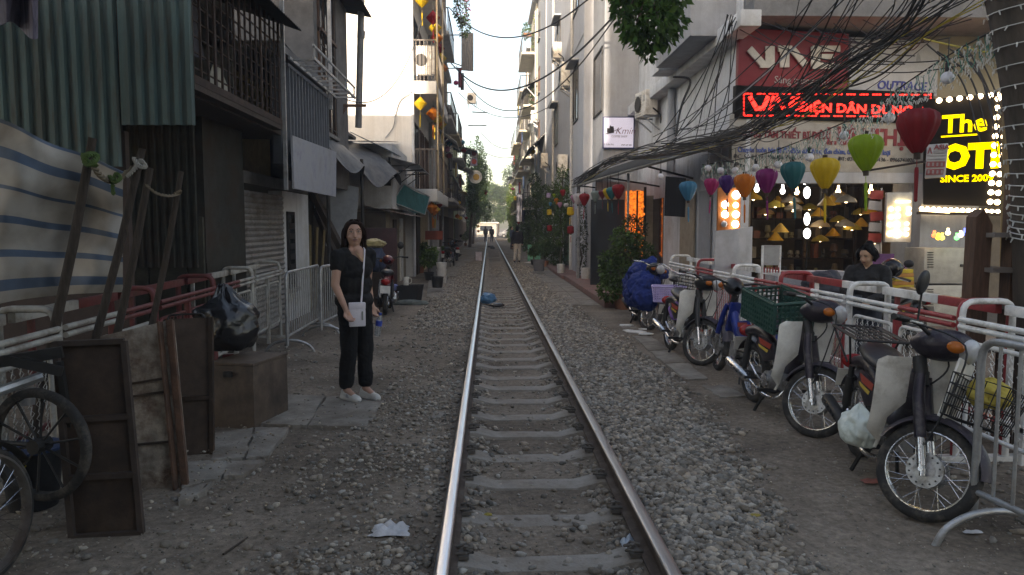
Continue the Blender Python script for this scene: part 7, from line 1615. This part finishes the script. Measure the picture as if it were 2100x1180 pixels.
leaves('foliage', lf2, bg_, [(c,(.32,.6,.8)),(c+Vector((.15,0,-.7)),(.25,.5,.5)),(c+Vector((-.1,0,.9)),(.4,.6,.5))], 1500, .11); leaves('flowers', leafmat('petal_pink', (.45,.10,.2), .5), bg_, [(c+Vector((.1,0,.1)),(.3,.5,.8))], 160, .12)['kind'] = 'stuff'
MB().tube(cat_pts([c+Vector((-.5,0,1.8)), c+Vector((-.2,0,.6)), c+Vector((.1,0,-.8))],4), .02, 5).build('stem', bark, bg_, True)
def tree(label, x, y, h, cr, ch, n, size, mat, lean=(0,0), name='street_tree', group='street trees'):
    t = thing(name, label, 'tree', (x, y, 0), 0, group); top = Vector((x+lean[0], y+lean[1], h-ch*.5))
    MB().tube(cat_pts([(x,y,0),(x+lean[0]*.3,y+lean[1]*.3,h*.3),(x+lean[0]*.6,y+lean[1]*.6,h*.55),top],4), [.03*h*.6*(1-.05*i) for i in range(13)], 9).build('trunk', bark, t, True, smooth=60); bl = []; lm_ = MB()
    for i in range(11):
        a = rnd(0,6.28); r = rnd(.2,.8)*cr; c = top+Vector((r*math.cos(a), r*math.sin(a), rnd(-.45,.5)*ch)); bl.append((c, (cr*rnd(.3,.5), cr*rnd(.3,.5), ch*rnd(.15,.28)))); lm_.tube([top-Vector((0,0,ch*.35)), top.lerp(c,.5), c], .02, 5)
    lm_.build('limbs', bark, t, True); leaves('crown', mat, t, bl, n, size); return t
tree('tall street tree overhanging the left pavement', -1.9, 62, 8.2, .95, 6.0, 5200, .19, lf, (.5,0)); tree('second leafy tree on the left farther off', -1.9, 74, 7.4, 1.2, 5.6, 4200, .22, lf, (.5,0)); tree('left tree nearest the crossing', -2.6, 95, 7.5, 1.9, 5.5, 3600, .28, lf2, (.3,0))
tree('hazy large tree closing the view beyond the crossing', 1.5, 138, 8.8, 4.5, 6.0, 5000, .42, lf, (0,0)); tree('hazy tree left of the view end', -4.5, 134, 8.0, 4.0, 5.5, 3500, .4, lf2); tree('sunlit tree at the right of the crossing', 4.6, 110, 8, 2.2, 6, 2600, .32, lf3)
tree('dark background tree beyond the cross road', -1.5, 150, 9.5, 5, 7, 4000, .5, lf); tree('background tree right of the view end', 7, 146, 12, 5, 9, 3500, .5, lf)
# tree with wrapped trunk at the right, its limb hanging over the street
wt = thing('wrapped_tree', 'thick trunk wound with white fairy lights at the right edge', 'tree', (4.05, 5.2, 0))
MB().tube(cat_pts([(4.1,5.2,-.05),(4.02,5.2,1.0),(3.92,5.2,2.1),(3.72,5.22,3.2),(3.5,5.4,4.2),(3.1,6.0,5.3),(2.5,7.4,5.9),(1.9,9.3,5.6)], 5), [.46]*2+[.44]*8+[.43]*8+[.42]*5+[.32]*4+[.22]*4+[.15]*3+[.1]*2, 18).build('trunk', bark, wt, True, smooth=60)
cen = AY(1330, 30, 9.5); bl = []; tw = MB(); rgl = random.Random(6)
for (px, py, r) in ((1290,0,.20),(1330,-10,.24),(1372,0,.2),(1310,40,.22),(1350,40,.22),(1385,45,.14),(1325,75,.16),(1345,80,.14),(1300,70,.12),(1330,108,.10),(1280,25,.14),(1365,75,.12),(1330,-60,.4),(1270,-50,.3),(1400,-60,.3)):
    c = AY(px, py, 9.5+rgl.uniform(-.2,.2)); bl.append((c, (r,r*.9,r*.9))); tw.tube(cat_pts([(1.95,9.25,5.6), AY(1335,-50,9.5), c],4), .012, 5)
tw.build('twig', bark, wt, True); leaves('crown', leafmat('leaf_limb', (.055,.125,.022), .45), wt, bl, 2600, .12, aspect=.5, droop=.7)
wl = thing('fairy_lights', 'white fairy light wire wound round the thick trunk', 'string lights', (3.8,5.2,2.5)); hel = []; bm2 = MB()
ctr = cat_pts([(3.97,5.2,1.6),(3.92,5.2,2.1),(3.72,5.22,3.2),(3.55,5.35,4.0)], 8)
for i in range(900):
    f = i/900*(len(ctr)-1.001); a = ctr[int(f)].lerp(ctr[int(f)+1], f-int(f)); an_2 = i/900*26*2*math.pi; p = a+Vector((math.cos(an_2)*.447, math.sin(an_2)*.447, .05*math.cos(an_2-1))); hel.append(p)
    if i % 2 == 0: q = p+Vector((math.cos(an_2), math.sin(an_2), 0))*.012; bm2.cyl(q, q+Vector((rgl.uniform(-.015,.015), rgl.uniform(-.015,.015), -.032)), .007, .004, 5)
MB().tube(hel, .0045, 4).build('wire', fb, wl, True); o = bm2.build('fairy_bulbs', fb, wl, True); o['kind'] = 'stuff'

# ================================================================== SMALL THINGS
def litter(name, label, px, py, w_, d_, h_, mat, seed, cat='litter'):
    c = G(px, py, .0); c.z = ghs(c.x, c.y)+.012
    o = MB().grid(lambda u, v: (c.x+(u-.5)*w_*(1+.3*mnoise.noise((v*4,seed,0))), c.y+(v-.5)*d_*(1+.3*mnoise.noise((u*4,0,seed))), c.z+h_*max(0, .5+mnoise.noise((u*4+seed,v*4,0)))*math.sin(3.1*u)**.5*math.sin(3.1*v)**.5), 12, 12, .003).build(name, mat, smooth=60); return tag(o, label, cat)
wpl = pm('white_film', (.50,.51,.54), .4, bump=.3, bscale=40)
litter('plastic_film', 'white crumpled plastic film on the dirt left of the rail', 800, 1110, .19, .11, .07, wpl, 1.3)
litter('plastic_film', 'pale blue plastic scrap beside the right rail', 1292, 1100, .08, .12, .06, pm('film_blue', (.38,.44,.50), .4), 2.7)
litter('paper_scrap', 'torn red paper scrap under the nearest motorbike', 1790, 992, .14, .07, .02, pm('paper_red', (.25,.09,.07), .8), 3.9)
litter('plastic_wrapper', 'tiny white wrapper on the dirt by the nearest motorbike', 1995, 1102, .10, .02, .02, wpl, 4.1)
litter('leaf', 'dry yellow leaf between the rails', 1000, 1032, .05, .03, .012, pm('leaf_dry', (.30,.24,.05), .8), 5.2, 'leaf')
litter('leaf', 'dry yellow leaf on the ballast right of the track', 1548, 1076, .06, .03, .012, pm('leaf_dry', (.3,.24,.05)), 6.2, 'leaf'); litter('leaf', 'brown leaf on the paving by the metal box', 522, 858, .09, .06, .02, pm('leaf_brown', (.24,.16,.05), .8), 7.2, 'leaf')
litter('wrapper', 'green snack wrapper by the right rail', 1175, 876, .07, .05, .02, pm('wrap_green', (.30,.33,.16), .5), 8.2); litter('paper_scrap', 'white paper on the far right pavement', 1085, 541, .9, .3, .05, wpl, 9.1)
tag(MB().cyl(G(1400,885,.03), G(1455,910,.035), .006, n=5).build('twig', pm('twig_pale', (.34,.30,.22), .8)), 'pale dry twig on the dirt right of the ballast', 'twig'); tag(MB().cyl(G(458,1137,.02), G(508,1103,.02), .006, n=5).build('twig', darkwood), 'dark twig on the dirt at the lower left', 'twig')
bgp = lump('plastic_bag', 'blue plastic rubbish bag lying between the rails', 'bag', G(1001,622,-.02)+Vector((0,0,.1)), (.17,.16,.14), pm('bag_blue', (.07,.19,.34), .35, bump=.4, bscale=16), 1.9, False); lump('black_bag', 'flat black bag beside the blue bag on the track', 'bag', G(1012,630,-.05)+Vector((.06,-.02,.045)), (.16,.10,.05), pm('bin_bag', (.012,.012,.014)), 4.4, False)
for i, (px, py, w_) in enumerate(((1006,508,.5),(1010,511,.35))): c = G(px, py, -.03); tag(MB().box((c.x,c.y,c.z+.09),(w_,.3,.16)).build('dark_bundle', blackp, bevel=.04), ('dark bundle between the rails near the two distant people','smaller dark bundle in front of the distant one')[i], 'bundle')
# board, notices and stock before the shop
A = [AY(1466,560,10.9), AY(1540,556,11.2), AY(1541,465,11.2), AY(1466,474,10.9)]; A[0].z = A[1].z = .02
wbd = thing('white_board', 'crumpled white board propped before the lamp shop', 'board', A[0])
MB().grid(lambda u, v: A[0].lerp(A[1],u).lerp(A[3].lerp(A[2],u),v)+Vector((0,-.12*(1-abs(2*u-1))+.01*mnoise.noise((u*5,v*5,0)),0)), 12, 8, .02).build('sheet', pm('board_white', (.40,.40,.42), .6, var=.12, dirt=(.3,.3,.3)), wbd, True, smooth=60)
fs_ = thing('standing_frame', 'small white-framed standing sign behind the railing', 'sign', AY(1582, 620, 8.9)); q0, q1 = AY(1563,556,8.9), AY(1600,504,8.9)
MB().tube([(q0.x,8.9,.02),(q0.x,8.9,q1.z),(q1.x,8.9,q1.z),(q1.x,8.9,.02)], .016, 6).build('frame', white_paint, fs_, True); MB().bb(q0.x, q1.x, 8.89, 8.91, q0.z+.07, q1.z).build('panel', pm('sg_panel', (.34,.34,.33), .7), fs_, True)
m_ = MB()
for k in range(6): m_.bb(q0.x+.015+k*.035, q0.x+.03+k*.035, 8.885, 8.895, q0.z-.02, q0.z+.045)
m_.build('slots', pm('sg_red', (.28,.06,.06), .7), fs_, True)
sc_ = motorbike('dark scooter with helmet standing behind the railing before the shop', (5.0, 9.6, 0), R(-150), R(20), None, bblack, ('mirror','mirror2'), 0, group='vehicles in the shop yard')
lump('helmet', 'black motorcycle helmet on the scooter behind the railing', 'helmet', (4.95, 9.5, 1.14), (.13,.15,.13), pm('helmet_black', (.012,.012,.014), .15), 3.0, False, 1, .02)
lump('grey_sheet', 'grey dust cloth draped over goods in the shop yard', 'cloth', AY(1690,585,10.5), (.28,.22,.2), pm('cloth_slate', (.035,.038,.05), .8), 6.6, False, 1, .25)
for i in range(5): c = AY(1845, 588-i*8, 10.2); tag(MB().box(c, (.30,.2,.052), (0,0,.1*i)).build('carton', pm('carton_yellow', (.50,.36,.02), .6) if i % 2 == 0 else pm('carton_red', (.45,.2,.04), .6), bevel=.004), ('lowest','second','middle','fourth','topmost')[i]+' yellow carton of the stack behind the red railing', 'carton', 'yellow cartons')
tag(MB().bb(AY(1815,0,10.2).x, AY(1875,0,10.2).x, 10.1, 10.35, 0, AY(0,592,10.2).z-.004).build('counter', pm('counter_grey', (.2,.19,.18), .7), bevel=.01), 'low grey counter under the yellow cartons', 'counter')
tag(MB().bb(AY(1600,0,11).x, AY(1760,0,11).x, 10.9, 11.3, 0, AY(0,560,11).z).build('display_counter', pm('counter2', (.28,.28,.3), .6), bevel=.01), 'pale shop counter behind the red railing', 'counter')
pos = thing('poster', 'purple poster on the pillar right of the shop', 'poster', AY(1845,560,12.2)); MB().bb(AY(1812,0,12.2).x, AY(1856,0,12.2).x, 12.2, 12.22, AY(0,570,12.2).z, AY(0,523,12.2).z).build('sheet', pm('poster_purple', (.10,.03,.12), .6, var=.5), pos, True); text('lettering', 'LED BULB', pm('poster_pink', (.35,.12,.35), .6), pos, facing(AY(1815,552,12.19)), .085)
rbn = thing('packet_strip', 'red and white packets hanging at the right shop jamb', 'packets', AY(1795,480,12.5))
for i in range(7): c = AY(1796+rnd(-6,6), 400+i*22, 12.5); MB().box(c, (.22,.03,.15), (0,rnd(-.1,.1),0)).build('packet', pm('pk%d' % (i % 2), ((.32,.04,.03),(.4,.38,.36))[i % 2], .5), rbn, True)
MB().bar(AY(1808,386,12.5), AY(1806,560,12.5), .02, .02).build('hanger', galv, rbn, True)
for i, (px, c) in enumerate(((1924,(1,.6,.05)),(1916,(1,.15,.05)),(1944,(1,.85,.5)),(1962,(.1,.9,.2)),(1970,(1,.9,.6)),(1979,(.1,.15,1)),(1932,(1,.9,.1)),(1996,(.9,.9,.1)))):
    p = AY(px, 488-(i % 3)*5, 12.0); tag(MB().sph(p, .04, 10, 8).cyl(p, p+Vector((0,0,.08)), .02, n=8).build('coloured_bulb', emat('cb%d' % i, c, 1.2), smooth=50), ('orange','red','cream','green','pale','blue','yellow','lime')[i]+' coloured bulb hanging over the grey cabinets', 'bulb', 'coloured bulbs')
# left midground pots, crates, table
tbx = thing('plastic_bin', 'black plastic bin of utensils behind the maroon motorbike', 'bin', G(842, 622)); bc_ = G(842,622)
MB().lathe([(.20,0),(.26,.40),(.24,.40),(.18,.02)], 4, Matrix.Translation(bc_) @ Matrix.Rotation(R(45),4,'Z') @ Matrix.Diagonal((1.5,1,1,1))).build('body', blackp, tbx, True)
jg = thing('plastic_jug', 'cream plastic jug on the black bin', 'jug', bc_+Vector((-.1,0,.40))); MB().lathe([(.06,0),(.075,.18),(.07,.18),(.055,.01)], 14).build('body', cream, jg, smooth=40); MB().tube(cat_pts([(.07,0,.16),(.12,0,.14),(.12,0,.06),(.065,0,.04)],4), .009, 6).build('handle', cream, jg)
lump('cloth_heap', 'blue cloth bundle beside the jug', 'cloth', bc_+Vector((-.38,-.05,.35)), (.12,.1,.09), pm('cloth_blue', (.15,.17,.35), .9), 2.2, False); lump('cloth_heap', 'heap of purple and green rags under the black bin', 'cloth', bc_+Vector((.05,-.45,.05)), (.38,.12,.07), pm('rag_mix', (.13,.15,.14), .9, var=.5), 8.8, False)
lump('bundle', 'blue sack tied under a yellow plastic bag behind the woman', 'sack', (-2.75,15.6,1.0), (.26,.24,.34), pm('sack_blue', (.045,.06,.11), .7), 4.9, False); lump('plastic_bag', 'yellow and clear plastic bag on the blue sack', 'bag', (-2.72,15.55,1.33), (.24,.2,.10), pm('bag_yellowclear', (.36,.30,.14), .4, var=.6, scale=5), 3.7, False)
tag(MB().bb(-3.05,-2.5,15.4,15.8,0,.74).build('wooden_crate', darkwood, bevel=.01), 'dark crate under the blue sack behind the woman', 'crate')
for i, (px, py, s, mt, lab) in enumerate(((880,575,.5,lf2,'leafy potted plant left of the pavement slabs'),(862,560,.55,lf,'bushy potted plant by the maroon metal sheet'),(903,545,.35,lf2,'small potted plant by the buckets'),(955,505,.7,lf2,'potted plants far along the left shops'),(1095,545,.45,lf,'potted plant by the green board'),(1118,548,.6,lf,'dark potted plant left of the coffee shop'),(1148,548,.5,lfo,'thin potted plant beside the white pot stack'))):
    g = G(px, py, .02); shrub('potted_plant', lab, g, [((0,0,.25+s*.8),(s*.5,s*.5,s*.45)),((s*.2,0,.25+s*1.2),(s*.35,s*.35,s*.35))], 700, .10, mt, 6, .16, .26, terra if i % 2 else blackp)
gb = AY(1110, 530, 36); tag(MB().bb(AY(1083,0,36).x, AY(1110,0,36).x, 36, 36.05, .02, AY(0,503,36).z).build('green_board', pm('mint_board', (.12,.36,.25), .7)), 'mint green board standing by the right pavement plants', 'board')
def bucket(px, py, r, h, mat, label): g = G(px, py, .13); t = thing('bucket', label, 'bucket', g); MB().lathe([(r*.8,0),(r,h),(r*.95,h),(r*.75,.01)], 18).build('body', mat, t, smooth=40); MB().tube([(r*math.cos(a),r*math.sin(a),h-.01) for a in [6.283*i/18 for i in range(18)]], .012, 6, closed=True).build('rim', mat, t)
bucket(1202,573,.17,.34,wpot,'white paint bucket at the foot of the awning post'); bucket(1150,560,.14,.3,wpot,'white bucket under a pot on the right pavement'); bucket(897,590,.16,.28,pm('bucket_black', (.03,.03,.03), .5),'black bucket with yellow rim on the left pavement')
bucket(1105,556,.22,.4,pm('bucket_grey', (.12,.12,.13), .6),'dark grey tub by the green board')
cr2 = thing('foam_box', 'white foam box beside the rail on the left', 'box', G(982, 536)); g = G(982,536); MB().bb(g.x-.16,g.x+.16,g.y-.15,g.y+.15,.02,.42).build('body', pm('foam', (.45,.43,.5), .8), cr2, True, bevel=.02); MB().bb(g.x-.17,g.x+.17,g.y-.16,g.y+.16,.421,.46).build('lid', pm('foam', (.45,.43,.5)), cr2, True, bevel=.01)
pst = thing('stacked_pots', 'stack of pale buckets at the corner of the left shops', 'bucket', G(906,583)); g = G(906,583)
for k in range(3): MB().lathe([(.13,.02+.2*k),(.16,.24+.2*k),(.15,.24+.2*k)], 16, Matrix.Translation((g.x,g.y,.0))).build('bucket_body', wpot, pst, True, smooth=40)
tag(MB().bb(-2.35,-1.95,24.6,25.6,.02,1.0).build('metal_counter', pm('counter_steel', (.2,.2,.19), .5, .4), bevel=.01), 'grey metal counter before the balcony house', 'counter')
# laundry on the right and left rows
for i, (px0, px1, py0, py1, y, c, lab) in enumerate(((1060,1070,400,455,48,(.34,.34,.40),'grey cloth hung out to dry on the right row'),(1071,1077,412,455,48.3,(.03,.035,.07),'navy cloth hung beside the grey one'),(1090,1096,360,430,42,(.42,.42,.45),'long pale ribbed hose cover hanging on the right row'),(940,946,140,180,39,(.14,.03,.05),'maroon garment hanging high on the left row'),(945,951,150,185,39.3,(.05,.05,.05),'dark garment hanging high on the left row'))):
    A, B = AY(px0, py0, y), AY(px1, py1, y); tag(MB().grid(lambda u, v: (A.x+(B.x-A.x)*u, y+.06*math.sin(u*9), A.z+(B.z-A.z)*v), 6, 8, .02).build('hung_cloth', pm('hc%d' % i, c, .9), smooth=60), lab, 'cloth', 'washing along the street')
# wall clutter along both rows
for i, (sd, x, y, z, lab) in enumerate(((1,2.22,44.5,4.2,'low air conditioner on the grey slab-sided right row house'),(1,2.22,45,8.0,'middle air conditioner on the grey slab-sided right row house'),(1,2.0,54,6.6,'air conditioner on the peeling beige right row house'),(1,2.0,61,5.2,'air conditioner on the pale yellow right row house'),(1,2.2,36,4.6,'small air conditioner at the far end of the coffee shop wall'),(1,2.2,29.5,8.2,'high air conditioner on the coffee shop wall above the windows'),(-1,-2.25,33,5.1,'air conditioner on the grey pier house of the left row'),(-1,-2.2,39.5,5.6,'air conditioner on the dim cream left row house'),(-1,-2.2,52,4.0,'air conditioner on the pale green left row house'))):
    ac_unit('air_conditioner', lab, (x, y, z), R(-90 if sd > 0 else 90), .75, .6, .32)
pvc_ = pm('pvc', (.42,.43,.44))
for i, (x, y, h, lab) in enumerate(((2.66,26.9,13,'thin grey drainpipe between the coffee shop windows'),(2.66,34.6,13,'second grey drainpipe on the coffee shop wall'),(2.62,46.9,15,'drainpipe at the corner of the cream right row house'),(2.56,59.9,13,'drainpipe at the corner of the beige right row house'),(-2.66,37.9,11,'drainpipe between two left row houses'))):
    tag(MB().cyl((x,y,0),(x,y,h),.055,n=8).build('drain_pipe', pvc_, smooth=40), lab, 'pipe')
rgk = random.Random(8)
for i, (sd, x, y, z, lab) in enumerate(((1,2.0,49,3.0,'first'),(1,2.0,51,6.2,'second'),(1,2.0,55.5,3.0,'third'),(1,2.0,57.5,9.0,'fourth'),(1,1.9,64,5.8,'fifth'),(-1,-2.1,34.5,3.1,'sixth'),(-1,-2.1,41,3.2,'seventh'),(-1,-2.1,47,3.0,'eighth'))):
    for k in range(3):
        c = rgk.choice([(.35,.08,.07),(.1,.16,.28),(.42,.4,.36),(.12,.12,.13),(.3,.24,.1)]); yy_ = y+k*.55; A = Vector((x, yy_, z+2.0))
        tag(MB().grid(lambda u, v: (A.x+.05*math.sin(7*u+k), A.y+.42*u, A.z-.75*v-.04*math.sin(5*u)), 5, 6, .015).build('hung_garment', pm('gar%.2f%.2f' % (c[0], c[1]), c, .9), smooth=60), 'garment drying on the %s balcony line of the %s row' % (lab, 'right' if sd > 0 else 'left'), 'clothing', 'washing on far balconies')
# white car at the crossing
cg = G(1034, 487.5); car = thing('parked_car', 'white car crossing at the far end of the street', 'car', (cg.x+1.2, 115.5, 0), R(180)); cpaint = pm('car_white', (.66,.67,.70), .25, spec=.6)
side = [(-2.1,.35),(-2.15,.7),(-1.9,.92),(-1.15,1.0),(-.5,1.42),(.7,1.45),(1.5,1.0),(2.1,.85),(2.2,.5),(2.1,.3)]
MB().prism([(a,-.85,b) for a, b in side][::-1], (0,1.7,0)).build('body', cpaint, car, bevel=.08)
for s in (-1,1): MB().prism([(a,.853*s,b) for a, b in ((-.95,1.02),(-.45,1.36),(.65,1.38),(1.25,1.02))], (0,.006*s,0)).build('side_window', glass, car); 
for x_ in (-1.35,1.35):
    for s in (-1,1): w2 = MB().cyl((x_,.75*s,.32),(x_,.88*s,.32),.32,n=20).build('wheel', rubber, car); MB().cyl((x_,.87*s,.32),(x_,.89*s,.32),.19,n=14).build('rim', alu, w2)
for s in (-1,1): MB().box((2.1,.6*s,.68),(.14,.3,.14)).build('headlight', pm('lens', (.42,.43,.44)), car); MB().box((-2.12,.6*s,.75),(.08,.3,.14)).build('tail_light', pm('tail_red', (.3,.012,.012)), car)
hut = thing('crossing_hut', 'small pale kiosk beyond the crossing', 'kiosk', (-.6,127,0)); MB().bb(-2.4,1.0,127,129,0,2.3).build('wall', pm('kiosk', (.4,.38,.34), .8), hut, True); MB().bb(-2.8,1.4,126.5,129.4,2.3,2.5).build('roof', pm('kiosk_roof', (.5,.49,.46), .8), hut, True); MB().bb(-1.8,.2,126.97,127.02,1,1.9).build('opening', glass, hut, True)
# ================================================================== AIR
hz = MB().bb(-60, 60, -70, 240, -1.4, 36).build('haze', None); hz['kind'] = 'stuff'
hm = bpy.data.materials.new('haze_air'); hm.use_nodes = True; hm.node_tree.nodes.clear(); pv = hm.node_tree.nodes.new('ShaderNodeVolumePrincipled'); pv.inputs['Color'].default_value = (.86,.90,1,1); pv.inputs['Density'].default_value = .0022; pv.inputs['Anisotropy'].default_value = .2
ou = hm.node_tree.nodes.new('ShaderNodeOutputMaterial'); hm.node_tree.links.new(pv.outputs[0], ou.inputs['Volume']); hz.data.materials.append(hm)
